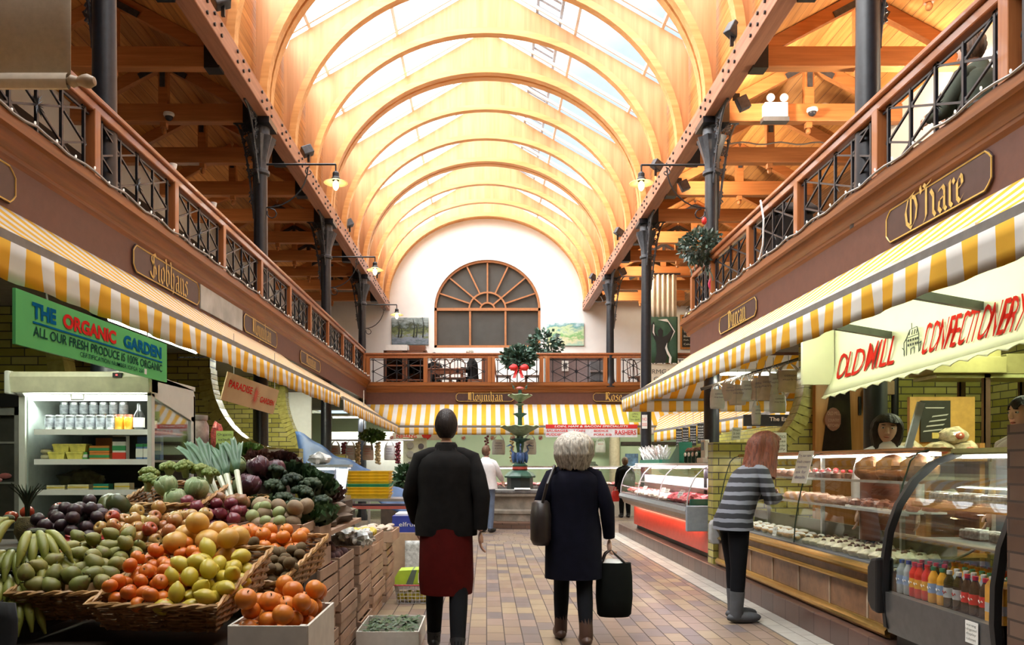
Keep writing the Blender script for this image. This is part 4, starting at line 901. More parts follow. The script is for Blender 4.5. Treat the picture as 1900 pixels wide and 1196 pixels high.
MB().box(2.85, 3.38, Y0+.03, Y1-.03, .90, .915).build('steel_shelf', MATS['steel_dark'], r_, smooth=0)
mb = MB(); mb.tube([(2.70+.62*math.sin(t*PI/2/12), 5.10, .70+.28*(1-math.cos(t*PI/2/12))) for t in range(13)], .010, 6); mb.build('inner_trim', M('pale_trim', (.45, .46, .30), .35), r_)
mb = MB(); mb.box(3.1, 3.35, Y0, Y1, 1.47, 1.50); mb.tube([(3.12, Y0, 1.472), (3.12, Y1, 1.472)], .015, 6); mb.build('top_rail', M('olive_rail', (.30, .28, .12), .35), r_)
MB().box(3.15, 3.2, Y0+.04, Y1-.04, 1.435, 1.46).build('strip_lamp', TUBE_W, r_, smooth=0)
area('cabinet_lamp', (3.17, 4.6, 1.42), (.04, 1.0), 4.5, (.95, 1, .85))
mb = MB(); mb.prism([(5.13, .78), (5.22, .76), (5.27, .70), (5.27, .47), (5.22, .41), (5.13, .40)], 'x', 2.60, 2.72); mb.build('bumper', MATS['black'], r_, smooth=0, bevel=.02)
notice('serial_label', 'pale label stuck on the cabinet kick panel at the right', (2.648, 4.2, .48), (0, -1, 0), (0, 0, 1), .11, .12, ['warning', 'refrigerated', 'display', 'cabinet'])
def bottle(name, liq, cap, lab, label, z=0):
    b = thing(name, label, 'bottle')
    mb = MB(); mb.lathe([(.028, 0), (.032, .01), (.032, .12), (.030, .13), (.032, .14), (.030, .155), (.014, .19), (.013, .20)], seg=14); mb.build('body', liq, b, local=True)
    mb = MB(); mb.lathe([(.0145, .195), (.0155, .197), (.0155, .218), (0, .22)], seg=12); mb.build('cap', cap, b, local=True)
    mb = MB(); mb.lathe([(.0328, .06), (.0328, .118)], seg=14); mb.f = mb.f[:-2]; mb.m = mb.m[:-2]; mb.build('label_band', lab, b, local=True)
    mb = MB(); mb.tube([(-.0336*math.cos(t*.18-.5), -.0336*math.sin(t*.18-.5)*0-.0336*math.sin(1.07) if False else .0336*math.sin(t*.18-.5), .088+.008*math.sin(t*1.6)) for t in range(7)], .0025, 4); mb.build('script_mark', MATS['white'] if lab is not MATS.get('lab_sil') else MATS['sign_red'], b, local=True)
    return b
M('cola', (.018, .008, .005), .12, spec=.8); M('or_juice', (.75, .36, .04), .15); M('cap_red', (.60, .02, .02), .35); M('cap_green', (.02, .22, .12), .35); M('cap_white', (.75, .75, .75), .4); M('cap_blue', (.03, .10, .40), .4); M('lab_red', (.62, .02, .025), .35); M('lab_sil', (.45, .46, .48), .3); M('lab_blue', (.25, .35, .55), .35); M('clear_b', (.35, .40, .42), .12, spec=.8)
M('cap_or', (.75, .16, .03), .4)
BT = [(bottle('drink_bottle', MATS['cola'], MATS['cap_red'], MATS['lab_red'], 'x'), 'dark drink bottle with red label and red cap', 2.73, [4.22, 4.30, 4.38]),
      (bottle('drink_bottle', MATS['cola'], MATS['cap_white'], MATS['lab_sil'], 'x'), 'dark drink bottle with silver label and white cap', 2.73, [4.46, 4.54]),
      (bottle('drink_bottle', MATS['or_juice'], MATS['cap_green'], MATS['lab_blue'], 'x'), 'orange drink bottle with blue label', 2.73, [4.62, 4.70]),
      (bottle('drink_bottle', MATS['lab_red'], MATS['cap_red'], MATS['or_juice'], 'x'), 'red sports drink bottle with gold stripe', 2.73, [4.78, 4.85, 4.92]),
      (bottle('drink_bottle', MATS['clear_b'], MATS['cap_blue'], MATS['lab_blue'], 'x'), 'water bottle with blue cap', 2.73, [4.99, 5.06]),
      (bottle('drink_bottle', MATS['clear_b'], MATS['cap_white'], MATS['lab_sil'], 'x'), 'clear drink bottle with white cap in the second row', 2.81, [4.2+.08*k for k in range(6)]),
      (bottle('drink_bottle', MATS['or_juice'], MATS['cap_green'], MATS['lab_blue'], 'x'), 'bottle with green cap in the third row', 2.89, [4.18+.08*k for k in range(7)]),
      (bottle('drink_bottle', MATS['cola'], MATS['cap_red'], MATS['lab_red'], 'x'), 'red capped bottle in the second and third rows', 2.85, [4.80+.08*k for k in range(4)]),
      (bottle('drink_bottle', MATS['or_juice'], MATS['cap_or'], MATS['lab_sil'], 'x'), 'bottle with orange cap in the back rows', 2.97, [4.1+.08*k for k in range(12)]+[]),
      (bottle('drink_bottle', MATS['or_juice'], MATS['cap_or'], MATS['lab_sil'], 'x'), 'bottle with orange cap in the last row', 3.05, [4.1+.08*k for k in range(12)])]
for b, lb, x, ys in BT:
    for i, y in enumerate(ys):
        o = b if i == 0 else dup(b); o.location = (x+(.0 if i % 2 else .006), y, .555); o['label'] = lb+' in the drinks cabinet'; o['group'] = lb+'s'
cn = thing('juice_carton', 'x', 'carton'); mb = MB(); mb.box(-.035, .035, -.035, .035, 0, .19); mb.prism([(-.035, .19), (.035, .19), (0, .225)], 'x', -.035, .035); mb.build('box', MATS['or_juice'], cn, local=True, smooth=0); mb = MB(); mb.box(-.0355, .0355, -.0355, .0355, .05, .1); mb.build('band', MATS['lab_sil'], cn, local=True, smooth=0)
for i, y in enumerate((4.05, 4.13)): o = cn if i == 0 else dup(cn); o.location = (2.73, y, .555); o['label'] = ['tall orange juice carton nearest the camera in the cabinet', 'juice carton second from the near end of the cabinet'][i]; o['group'] = 'juice cartons'
pk = thing('packed_cakes', 'x', 'cake pack'); mb = MB(); mb.box(-.07, .07, -.11, .11, 0, .06); mb.build('tray', M('clear_pack', (.42, .38, .34), .15, var=.5, ns=30), pk, local=True, smooth=0, bevel=.012); mb = MB()
for k in range(3): mb.lathe([(.028, .058), (.028, .066), (0, .067)], (-.02, -.07+.07*k, 0), 12)
mb.build('labels', MATS['paper'], pk, local=True)
for i, y in enumerate((4.15, 4.42, 4.69, 4.95)):
    o = pk if i == 0 else dup(pk); o.location = (2.97, y, 1.155); o['label'] = 'clear pack of cakes on the cabinet glass shelf, %s in its row' % ORD[i] if i else 'clear pack of cakes at the near end of the cabinet glass shelf'; o['group'] = 'packs of cakes'
for i, y in enumerate((4.3, 4.62, 4.92)):
    o = dup(pk); o.location = (3.15, y, .918); o['label'] = 'clear pack of cakes on the lower steel shelf of the drinks cabinet'; o['group'] = 'packs on the steel shelf'

# ================================================================== MEAT COUNTER
r_ = thing('meat_counter', 'curved glass meat counter with grey bumper and red lit base panel', 'counter', (2.9, 12.4, .19))
Y0, Y1 = 9.72, 14.6
M('red_panel', (.50, .045, .025), .25, var=.12); M('pebble', (.46, .40, .34), .5)
MB().box(2.80, 3.02, Y0, Y1, .27, .66).build('base', MATS['red_panel'], r_, smooth=0); MB().box(2.86, 3.02, Y0, Y1, .19, .27).build('plinth_recess', MATS['black'], r_, smooth=0)
mb = MB(); mb.loft([[(2.80, y, .60), (2.60, y, .68), (2.56, y, .78), (2.60, y, .80), (2.9, y, .80)] for y in (Y0, Y1)]); mb.build('skirt', MATS['pebble'], r_, smooth=30)
mb = MB(); mb.loft([[(2.60, y, .74), (2.53, y, .755), (2.51, y, .80), (2.53, y, .85), (2.60, y, .86)] for y in (Y0+.02, Y1)]); mb.build('bumper', M('bumper', (.28, .30, .33), .3, .3), r_, smooth=40)
MB().box(2.52, 2.84, Y0-.04, Y0+.03, .55, .87).build('end_cheek', M('cheek', (.24, .27, .31), .4), r_, smooth=0, bevel=.01)
GP = [(2.55, .86), (2.56, .98), (2.60, 1.12), (2.66, 1.24), (2.75, 1.33), (2.84, 1.375)]
for k in range(3):
    a = Y0+.05+k*1.61; mb = MB(); mb.loft([[(x, y, z) for x, z in GP] for y in (a, a+1.60)], cap=False, closed=False); mb.build('front_glass', MATS['glass'], r_)
for y in (Y0+.05, Y1-.01):
    mb = MB(); mb.prism(GP+[(3.02, 1.375), (3.02, .86)], 'y', y, y+.008); mb.build('end_glass', MATS['glass'], r_, smooth=0)
for k in range(4): mb = MB(); mb.tube([(x-.004, Y0+.05+k*1.607, z) for x, z in GP], .008, 5); mb.build('glass_edge', MATS['alu'], r_)
MB().box(2.54, 3.02, Y0+.04, Y1, .84, .865).build('deck', MATS['steel'], r_, smooth=0); MB().box(3.0, 3.02, Y0, Y1, .86, 1.2).build('back', MATS['white'], r_, smooth=0)
MB().box(2.82, 3.03, Y0+.04, Y1, 1.375, 1.41).build('top_shelf', MATS['white'], r_, smooth=0, bevel=.005); MB().box(2.86, 2.90, Y0+.1, Y1-.1, 1.345, 1.372).build('strip_lamp', TUBE_P, r_, smooth=0)
MB().box(2.86, 3.0, Y0+.05, Y1-.05, 1.06, 1.075).build('back_shelf', MATS['steel'], r_, smooth=0)
area('meat_lamp', (2.88, 12.2, 1.335), (.05, 4.6), 30, PINKT)
area('meat_foot_lamp', (2.70, 12.2, .585), (.08, 4.6), 9, (1, .55, .35), (0, R(-35), 0))
M('meat_red', (.52, .07, .07), .3, var=.45, ns=12, spec=.7); M('meat_pink', (.72, .24, .24), .3, var=.35, ns=10, spec=.7); M('fat', (.78, .62, .55), .4, var=.2, ns=9); M('mince', (.62, .09, .10), .4, var=.4, ns=60, bump=.8); M('green_sep', (.03, .16, .12), .4)
def cut(mat, sx, sy, sz, sd, fat=True):
    c = thing('meat_cut', 'x', 'meat'); mb = MB(); mb.ball((0, 0, sz*.8), (sx, sy, sz), 14, 8, .5, sd); mb.build('flesh', mat, c, local=True)
    if fat: mb = MB(); mb.ball((sx*.25, sy*.2, sz*.95), (sx*.72, sy*.7, sz*.9), 12, 6, .4, sd+3); mb.build('fat', MATS['fat'], c, local=True)
    return c
rng = random.Random(11)
for mi, (mat, dims, lab, y0, y1, xs) in enumerate(((MATS['mince'], (.12, .13, .07), 'heap of bright pink mince at the near end of the meat counter', 9.98, 10.9, (2.68, 2.87)), (MATS['meat_pink'], (.10, .14, .045), 'pink pork cut in the nearer middle of the meat counter', 11.1, 12.5, (2.78, 2.92)), (MATS['fat'], (.11, .12, .05), 'pale fatty joint in the middle front of the meat counter', 11.0, 13.2, (2.64,)), (MATS['meat_red'], (.10, .13, .05), 'dark red beef cut toward the far end of the meat counter', 12.7, 14.4, (2.72, 2.89)))):
    c0 = cut(mat, *dims, mi+2, mi in (1, 3)); k = 0
    for x in xs:
        y = y0
        while y < y1:
            o = c0 if k == 0 else dup(c0); o.location = (x+rng.uniform(-.02, .02), y, .872); o.rotation_euler.z = rng.uniform(-.6, .6); o['label'] = lab; o['group'] = lab.split(' of the')[0]+'s'; y += .26; k += 1
for i, (x, y) in enumerate(((2.62, 10.4), (2.72, 11.6), (2.70, 13.1), (2.8, 12.2), (2.88, 11.3))): notice('price_ticket', ['white price ticket stuck by the mince', 'white price ticket among the nearer pork cuts', 'white price ticket among the far beef cuts', 'white price ticket in the middle of the meat', 'price ticket behind the pork cuts'][i], (x, y, .98), (.3, -1, 0), (.4, 0, 1), .13, .09, ['8.99', 'per kilo'])
o = MB().box(2.6, 2.98, 9.82, 9.86, .87, .95).build('separator', MATS['green_sep'], None, smooth=0); tag(o, 'dark green strip separating the mince from the near glass end', 'separator')
# things standing on top of the meat counter
M('box_green', (.02, .17, .11), .4); r_ = thing('green_box', 'green sloping cardboard box on top of the meat counter', 'box', (2.92, 11.8, 1.41))
mb = MB(); mb.prism([(11.3, 1.412), (12.4, 1.412), (12.4, 1.47), (11.9, 1.47), (11.3, 1.72)], 'x', 2.83, 3.02); mb.build('box', MATS['box_green'], r_, smooth=0)
r_ = thing('cutlery_tray', 'green tray of white plastic cutlery bunched upright on the meat counter', 'cutlery tray', (2.92, 13.3, 1.41)); MB().box(2.83, 3.02, 12.6, 14.2, 1.412, 1.47).build('tray', MATS['box_green'], r_, smooth=0)
mb = MB(); rng = random.Random(5)
for _ in range(150):
    b = Vector((rng.uniform(2.85, 3.0), rng.uniform(12.65, 14.1), 1.46)); t = b+Vector((rng.uniform(-.14, .1), rng.uniform(-.16, .2), rng.uniform(.12, .26))); mb.bar(b, t, .022, .006)
o = mb.build('cutlery', MATS['cap_white'], r_, smooth=0); o['kind'] = 'stuff'
gb = thing('sauce_bottle', 'x', 'bottle'); mb = MB(); mb.lathe([(.07, 0), (.075, .01), (.075, .14), (.05, .17)], seg=16); mb.build('body', M('bot_green', (.015, .06, .04), .2), gb, local=True); mb = MB(); mb.lathe([(.055, .165), (.06, .18), (.03, .215), (0, .22)], seg=12); mb.build('cap', M('cap_brown', (.22, .10, .07), .4), gb, local=True); mb = MB(); mb.ball((-.066, -.03, .12), (.02, .03, .03), 8, 6); mb.build('label_patch', MATS['paper'], gb, local=True)
for i, y in enumerate((11.12, 10.92, 10.72, 10.52)):
    o = gb if i == 0 else dup(gb); o.location = (2.93, y, 1.412); o['group'] = 'green bottles on the meat counter'; o['label'] = 'dark green bottle on the meat counter, %s of four from the green box' % ['first', 'second', 'third', 'last'][i]
r_ = thing('weighing_scale', 'white weighing scale with a grey screen on the meat counter', 'scale', (2.92, 10.25, 1.41)); MB().box(2.84, 3.02, 10.1, 10.4, 1.412, 1.48).build('base', MATS['white'], r_, smooth=0, bevel=.01); MB().box(2.9, 2.96, 10.22, 10.42, 1.48, 1.72).build('head', MATS['white'], r_, smooth=0, bevel=.01); MB().box(2.892, 2.902, 10.26, 10.38, 1.58, 1.69).build('screen', M('lcd', (.20, .27, .33), .2), r_, smooth=0)
mb = MB(); mb.ball((2.93, 9.92, 1.475), (.08, .1, .07), 12, 8, .6, 9); tag(mb.build('wrapped_meat', MATS['fat'], None), 'lumpy wrapped meat parcel lying by the scale', 'parcel')
# ================================================================== LEFT SIDE
partition('wall_partition', -1, 7.9, 8.1, 3.45, 0, 1.6, 3.55, 4.35, 2.6, MATS['brick'])
partition('wall_partition', -1, 10.1, 10.32, 2.45, 0, 1.6, 2.75, 3.62, 2.65, MATS['brick'])
partition('wall_partition', -1, 14.3, 14.5, 2.6, 0, 1.57, 2.95, 3.74, 2.8, MATS['brick'])
# ------------------------------------------------------------------ signs
M('sign_green', (.10, .46, .14), .6, var=.06, ns=3, spec=.2); M('txt_blue', (.0, .11, .26), .8, spec=.05); M('txt_red', (.60, .025, .02), .8, spec=.05); M('txt_dark', (.008, .05, .04), .8, spec=.05)
r_ = thing('shop_sign', 'long green sign with blue and red letters hanging under the left awning', 'sign', (-2.1, 4.25, 1.94))
MB().box(-2.115, -2.10, 3.44, 5.07, 1.935, 2.185).build('panel', MATS['sign_green'], r_, smooth=0)
def sgn(t, y, z, wd, ht, m, nm='lettering', bold=.05):
    mb = MB(); text_mesh(mb, t, (-2.099, y, z), (0, 1, 0), (0, 0, 1), .1, bold=bold, width=wd, height=ht, depth=.002); mb.build(nm, MATS[m], r_, smooth=0)
sgn('THE', 3.56, 2.075, .20, .075, 'txt_blue'); sgn('ORGANIC', 3.82, 2.075, .55, .075, 'txt_red'); sgn('GARDEN', 4.46, 2.075, .52, .075, 'txt_blue')
MB().box(-2.10, -2.097, 3.57, 4.99, 2.052, 2.061).build('rule', MATS['txt_blue'], r_, smooth=0)
sgn('ALL OUR FRESH PRODUCE IS 100% ORGANIC', 3.57, 1.992, 1.42, .048, 'txt_dark', bold=.012); sgn('CERTIFICATION NUMBER IOFGA 250', 3.98, 1.955, .74, .024, 'txt_dark', bold=.008)
o = MB().box(-2.1, -2.098, 4.735, 4.765, 1.952, 1.985).build('patch', MATS['paper'], r_, smooth=0)
for y in (3.7, 4.8): MB().bar((-2.107, y, 2.185), (-2.13, y, 2.41), .006).build('hanging_wire', MATS['wire'], r_, smooth=0)
M('cardboard', (.50, .36, .20), .75, var=.08, ns=5)
r_ = thing('shop_sign', 'tilted cardboard sign with red letters and a red sun', 'sign', (-2.15, 7.1, 2.0))
A, B_, D_ = wp(423, 689, 6.6), wp(518, 724, 7.7), wp(410, 741, 6.6); u = (B_-A); v = (A-D_); v = v-u.normalized()*v.dot(u.normalized()); nn = u.cross(v).normalized()
mb = MB(); mb.add([D_, D_+u, A+u, A, D_-nn*.008, D_+u-nn*.008, A+u-nn*.008, A-nn*.008], [(0, 1, 2, 3), (7, 6, 5, 4), (0, 4, 5, 1), (1, 5, 6, 2), (2, 6, 7, 3), (3, 7, 4, 0)]); mb.build('panel', MATS['cardboard'], r_, smooth=0)
W_, H_ = u.length, v.length; uu, vv = u.normalized(), v.normalized()
mb = MB(); text_mesh(mb, 'PARADISE', D_+uu*W_*.06+vv*H_*.5, uu, vv-.05*uu, .1, bold=.02, width=W_*.42, height=H_*.26, depth=.003); text_mesh(mb, 'GARDEN', D_+uu*W_*.66+vv*H_*.32, uu, vv, .1, bold=.02, width=W_*.29, height=H_*.22, depth=.003); mb.build('lettering', MATS['txt_red'], r_, smooth=0)
mb = MB(); c = D_+uu*W_*.56+vv*H_*.5+nn*.003; mb.add([c+(uu*math.cos(t*PI/8)*.6+vv*math.sin(t*PI/8))*H_*.22 for t in range(16)], [tuple(range(16))])
for k in range(18):
    d = uu*math.cos(k*PI/9)*.8+vv*math.sin(k*PI/9); e_ = d.cross(nn).normalized()*H_*.018; mb.add([c+d*H_*.2+e_, c+d*H_*.2-e_, c+d*H_*.46], [(0, 1, 2)])
mb.build('sun', M('sun_red', (.55, .07, .03), .5), r_, smooth=0)
mb = MB(); mb.bar(A+u*.1, A+u*.1+Vector((0, 0, .35)), .004); mb.bar(A+u*.9, A+u*.9+Vector((0, 0, .35)), .004); mb.build('hanging_wire', MATS['wire'], r_, smooth=0)
batten('strip light hanging over the fruit stall at the left edge', (-2.75, 3.9, 2.50), 1.6, power=11, col=(.95, 1, .8), wd=.14)
batten('strip light hanging behind the green sign', (-2.70, 6.35, 2.46), 1.7, power=28, col=(.95, 1, .8), wd=.14)
batten('strip light on the ceiling of the second left stall', (-3.4, 12.4, 2.93), 2.6, power=45, col=(1, 1, .85))
r_ = thing('metal_grille', 'dark metal grille propped under the ceiling behind the cooler', 'grille', (-3.3, 7.6, 2.5)); mb = MB(); mb.box(-3.6, -2.75, 7.2, 7.5, 2.48, 2.62); mb.build('hood', M('hood', (.05, .042, .03), .5), r_, smooth=0); mb = MB()
for k in range(5): mb.bar((-2.95+.05*k, 7.4, 2.42), (-2.65+.05*k, 8.0, 2.52), .02, .012)
mb.build('slats', MATS['iron_grey'], r_, smooth=0)

# ------------------------------------------------------------------ open fronted cooler
M('cool_white', (.62, .63, .58), .4, var=.04); M('cool_in', (.30, .34, .32), .4); M('peg', (.12, .13, .11), .55)
r_ = thing('open_cooler', 'white open fronted cooler with three shelves of jars and tubs', 'cooler', (-2.6, 5.35, 0))
x0, x1, y0, y1 = -3.05, -2.17, 5.0, 5.75
def side(x, nm, m, glass=False):
    prof = [(y0, 0), (y1, 0), (y1, 1.72), (y1-.02, 1.97), (y0, 1.99), (y0, 1.86), (y0+.03, 1.84), (y0+.03, .6)]
    if not glass: mb = MB(); mb.prism([(a, b) for a, b in prof], 'x', x, x+.04); return mb.build(nm, m, r_, smooth=0)
    mb = MB(); mb.box(x, x+.03, y0, y0+.05, 0, 1.86); mb.box(x, x+.03, y1-.08, y1, 0, 1.75); mb.prism([(y0, 1.99), (y0, 1.84), (y1-.0, 1.70), (y1, 1.90), (y1-.04, 1.95)], 'x', x, x+.03); mb.box(x, x+.03, y0, y1, 0, .9); mb.build(nm, m, r_, smooth=0, bevel=.004)
    MB().box(x+.01, x+.018, y0+.05, y1-.08, .9, 1.83).build('side_glass', MATS['glass'], r_, smooth=0)
side(x0, 'side_panel', MATS['cool_white']); side(x1-.03, 'side_frame', MATS['cool_white'], True)
MB().box(x0, x1, y1-.03, y1, .3, 1.9).build('back_panel', MATS['peg'], r_, smooth=0)
MB().box(x0+.04, x0+.05, y0+.05, y1, .6, 1.84).build('lining', MATS['cool_in'], r_, smooth=0)
mb = MB(); mb.prism([(y0-.03, 1.995), (y0-.045, 1.96), (y0-.03, 1.86), (y0+.1, 1.86), (y0+.1, 1.995)], 'x', x0-.02, x1-.0); mb.build('header', M('header', (.60, .58, .42), .4), r_, smooth=0, bevel=.006)
MB().box(x0-.05, x0-.015, y0-.05, y0+.12, 1.85, 2.0).build('header_cap', MATS['cool_white'], r_, smooth=0, bevel=.01)
MB().box(x0, x1, y0+.05, y1, 1.94, 1.97).build('roof', MATS['cool_white'], r_, smooth=0)
MB().box(x0+.06, x1-.06, y0+.03, y0+.07, 1.815, 1.85).build('tube', emit('cool_tube', (.92, 1, .92), 6.0), r_, smooth=0)
area('cooler_lamp', (-2.61, y0+.10, 1.81), (.8, .05), 7, (.9, 1, .9), (R(-25), 0, 0))
mb = MB(); mb.tube([(-2.68, y0-.02, 1.85), (-2.68, y0-.02, 1.815), (-2.60, y0-.02, 1.815), (-2.60, y0-.02, 1.85)], .007, 6); mb.build('blind_handle', MATS['white'], r_)
MB().box(-2.40, -2.34, y0-.05, y0-.03, 1.955, 1.985).build('thermostat', MATS['black'], r_, smooth=0); MB().box(-2.378, -2.368, y0-.054, y0-.05, 1.966, 1.974).build('red_light', emit('led', (1, .05, .05), 4), r_, smooth=0)
for z in (1.62, 1.425, 1.225):
    MB().box(x0+.09, x1-.04, y0+.06, y1-.04, z-.014, z).build('shelf', MATS['cool_white'], r_, smooth=0); MB().box(x0+.09, x1-.04, y0+.045, y0+.06, z-.03, z+.006).build('price_rail', MATS['white'], r_, smooth=0)
MB().box(x0, x1, y0+.03, y1, 0, .6).build('base', MATS['cool_white'], r_, smooth=0)
# jars and tins on the top shelf, tubs and packs below
M('tin', (.40, .42, .42), .25, .7, .2); M('jar_y', (.70, .34, .03), .2, var=.3); M('bottle_d', (.012, .012, .012), .12); M('blue_label', (.10, .16, .42), .4)
tn = thing('tin', 'x', 'tin'); mb = MB(); mb.lathe([(.028, 0), (.03, .004), (.03, .096), (.026, .1), (0, .1)], seg=14); mb.build('can', MATS['tin'], tn, local=True); mb = MB(); mb.lathe([(.0304, .02), (.0304, .08)], seg=14); mb.f = mb.f[:-2]; mb.m = mb.m[:-2]; mb.build('label_band', M('tin_label', (.30, .32, .36), .4, var=.5, ns=40), tn, local=True)
k = 0
for j, y in enumerate((5.12, 5.30)):
    for i in range(7):
        for st in range(1 + j):
            o = tn if k == 0 else dup(tn); o.location = (-2.90+.068*i, y, 1.622+.102*st); o['group'] = 'tins on the top cooler shelf'; o['label'] = ['plain tin in the front row of the top cooler shelf', 'tin in the stacked back row of the top cooler shelf'][j]; k += 1
jy = thing('honey_jar', 'x', 'jar'); mb = MB(); mb.lathe([(.026, 0), (.03, .006), (.03, .08), (.022, .092)], seg=14); mb.build('glass', MATS['jar_y'], jy, local=True); mb = MB(); mb.lathe([(.025, .09), (.025, .106), (0, .107)], seg=14); mb.build('lid', MATS['jam'], jy, local=True)
for i in range(4): o = jy if i == 0 else dup(jy); o.location = (-2.44+.06*(i % 2), 5.13+.1*(i//2), 1.622); o['group'] = 'amber jars'; o['label'] = 'amber jar beside the tins on the top cooler shelf'
bt = thing('wine_bottle', 'tall black bottle with white and blue label on the top cooler shelf', 'bottle', (0, 0, 0)); mb = MB(); mb.lathe([(.033, 0), (.036, .005), (.036, .10), (.014, .14), (.013, .18), (0, .181)], seg=16); mb.build('glass', MATS['bottle_d'], bt, local=True); mb = MB(); mb.lathe([(.0366, .02), (.0366, .085)], seg=16); mb.f = mb.f[:-2]; mb.m = mb.m[:-2]; mb.build('label_band', MATS['paper'], bt, local=True); bt.location = (-2.315, 5.14, 1.622)
o = dup(bt, (-2.25, 5.2, 1.622), label='black bottle to the right of the labelled one on the top cooler shelf', scale=.8)
tb = thing('tub', 'x', 'tub'); mb = MB(); mb.M = None; mb.loft([[(a*.055*s, b*.04*s, z) for a, b in ((-1, -1), (1, -1), (1, 1), (-1, 1))] for s, z in ((.85, 0), (1, .04), (1.04, .04), (1.04, .05), (0.98, .052))]); mb.build('pot', M('tub_y', (.62, .55, .12), .4, var=.3, ns=20), tb, local=True, smooth=0, bevel=.004)
for i, (x, z) in enumerate(((-2.84, 1.427), (-2.72, 1.427), (-2.81, 1.48), (-2.70, 1.48))): o = tb if i == 0 else dup(tb); o.location = (x, 5.13, z); o['group'] = 'yellow tubs'; o['label'] = 'yellow tub in the pile on the middle cooler shelf'
gj = thing('glass_dish', 'x', 'jar'); mb = MB(); mb.lathe([(.02, 0), (.036, .012), (.036, .025), (.03, .03), (.034, .034), (0, .036)], seg=14); mb.build('dish', M('pale_jar', (.42, .38, .24), .3), gj, local=True)
for i in range(4): o = gj if i == 0 else dup(gj); o.location = (-2.925+.0*i, 5.13+.09*(i % 2), 1.427+.037*(i//2)); o['group'] = 'flat jars'; o['label'] = 'flat pale jar stacked at the left end of the middle cooler shelf'
def carton(nm, c, sz, cols, label):
    r = thing(nm, label, 'carton', c); w_, d_, h_ = sz; x, y, z = c
    MB().box(x-w_/2, x+w_/2, y, y+d_, z, z+h_).build('box', M('crt_'+cols[0], {'green': (.10, .35, .08), 'white': (.75, .76, .70), 'orange': (.62, .22, .05), 'blue': (.12, .22, .45), 'cream': (.66, .60, .40), 'dark': (.12, .07, .04), 'teal': (.02, .24, .18)}[cols[0]], .4), r, smooth=0)
    cc = {'red': (.60, .05, .03), 'white': (.75, .76, .70), 'green': (.05, .28, .10), 'black': (.03, .03, .03), 'blue': (.06, .16, .45), 'yellow': (.7, .5, .05)}
    for i, (q, a, b) in enumerate(cols[1:]): MB().box(x-w_/2-.001, x+w_/2+.001, y-.002, y+.01, z+h_*a, z+h_*b).build('printed_band', M('bnd_'+q, cc[q], .4), r, smooth=0)
carton('juice_carton', (-2.43, 5.1, 1.427), (.085, .06, .16), ['white', ('red', 0, .3), ('green', .38, .58), ('black', .75, .95)], 'tall white, red and green carton in the middle of the cooler')
for i, x in enumerate((-2.295, -2.245)): carton('milk_carton', (x, 5.1, 1.427), (.044, .05, .105), ['blue', ('white', .15, .7), ('green', .82, 1)], ['left of two small blue milk cartons in the cooler', 'right of two small blue milk cartons in the cooler'][i])
carton('cereal_box', (-2.32, 5.3, 1.427), (.16, .05, .16), ['blue', ('white', .4, .7)], 'blue box standing behind the milk cartons')
for i, z in enumerate((1.427, 1.474)): carton('snack_box', (-2.56, 5.1, z), (.13, .08, .045), ['orange', ('green', .3, .7)], ['lower of two flat orange boxes in the cooler', 'upper of two flat orange boxes in the cooler'][i])
carton('brown_box', (-2.63, 5.3, 1.427), (.11, .08, .15), ['orange', ('yellow', .4, .6)], 'tall orange box at the back of the middle cooler shelf')
carton('salad_box', (-2.685, 5.1, 1.427), (.09, .05, .05), ['green', ('white', .3, .7)], 'small green and white tub right of the yellow tubs')
for i, (x, c_, wd, h_) in enumerate(((-2.86, 'cream', .12, .03), (-2.71, 'cream', .14, .035), (-2.56, 'teal', .10, .04), (-2.42, 'cream', .10, .045))): carton('butter_pack', (x, 5.12, 1.227), (wd, .07, h_), [c_, ('yellow', .4, .6)], ['flat cream pack at the left of the bottom cooler shelf', 'second cream pack on the bottom cooler shelf', 'dark teal pack on the bottom cooler shelf', 'cream pack at the right of the bottom cooler shelf'][i])
mb = MB(); mb.ball((-2.78, 5.3, 1.29), (.16, .08, .07), 14, 8, .5, 3); tag(mb.build('salad_bag', M('salad', (.12, .11, .05), .4, var=.6, ns=20), None), 'bag of mixed leaves at the back of the bottom cooler shelf', 'bag')
# glass door fridge at the very left
r_ = thing('glass_door_fridge', 'glass door fridge left of the open cooler, partly out of view', 'fridge', (-3.8, 6.0, 0))
MB().box(-4.25, -3.42, 5.75, 6.3, 0, 1.84).build('body', M('fridge_in', (.07, .07, .06), .5), r_, smooth=0); mb = MB()
for a in ((-4.25, -4.19, .1, 1.82), (-3.49, -3.42, .1, 1.82), (-4.25, -3.42, 1.76, 1.82), (-4.25, -3.42, .1, .18)): mb.box(a[0], a[1], 5.70, 5.75, a[2], a[3])
mb.build('door_frame', M('fr_grey', (.38, .39, .36), .4), r_, smooth=0); MB().box(-4.25, -3.42, 5.68, 5.76, 1.82, 1.92).build('header', MATS['black'], r_, smooth=0)
for z in (.9, 1.25, 1.55): MB().box(-4.19, -3.49, 5.74, 5.752, z, z+.015).build('shelf_edge', MATS['fr_grey'], r_, smooth=0)
mb = MB()
for i, z in enumerate((1.31, 1.28)): mb.ball((-3.58-.07*i, 5.738, z), (.05, .012, .022), 10, 6)
mb.build('pink_packs', MATS['meat_pink'], r_)

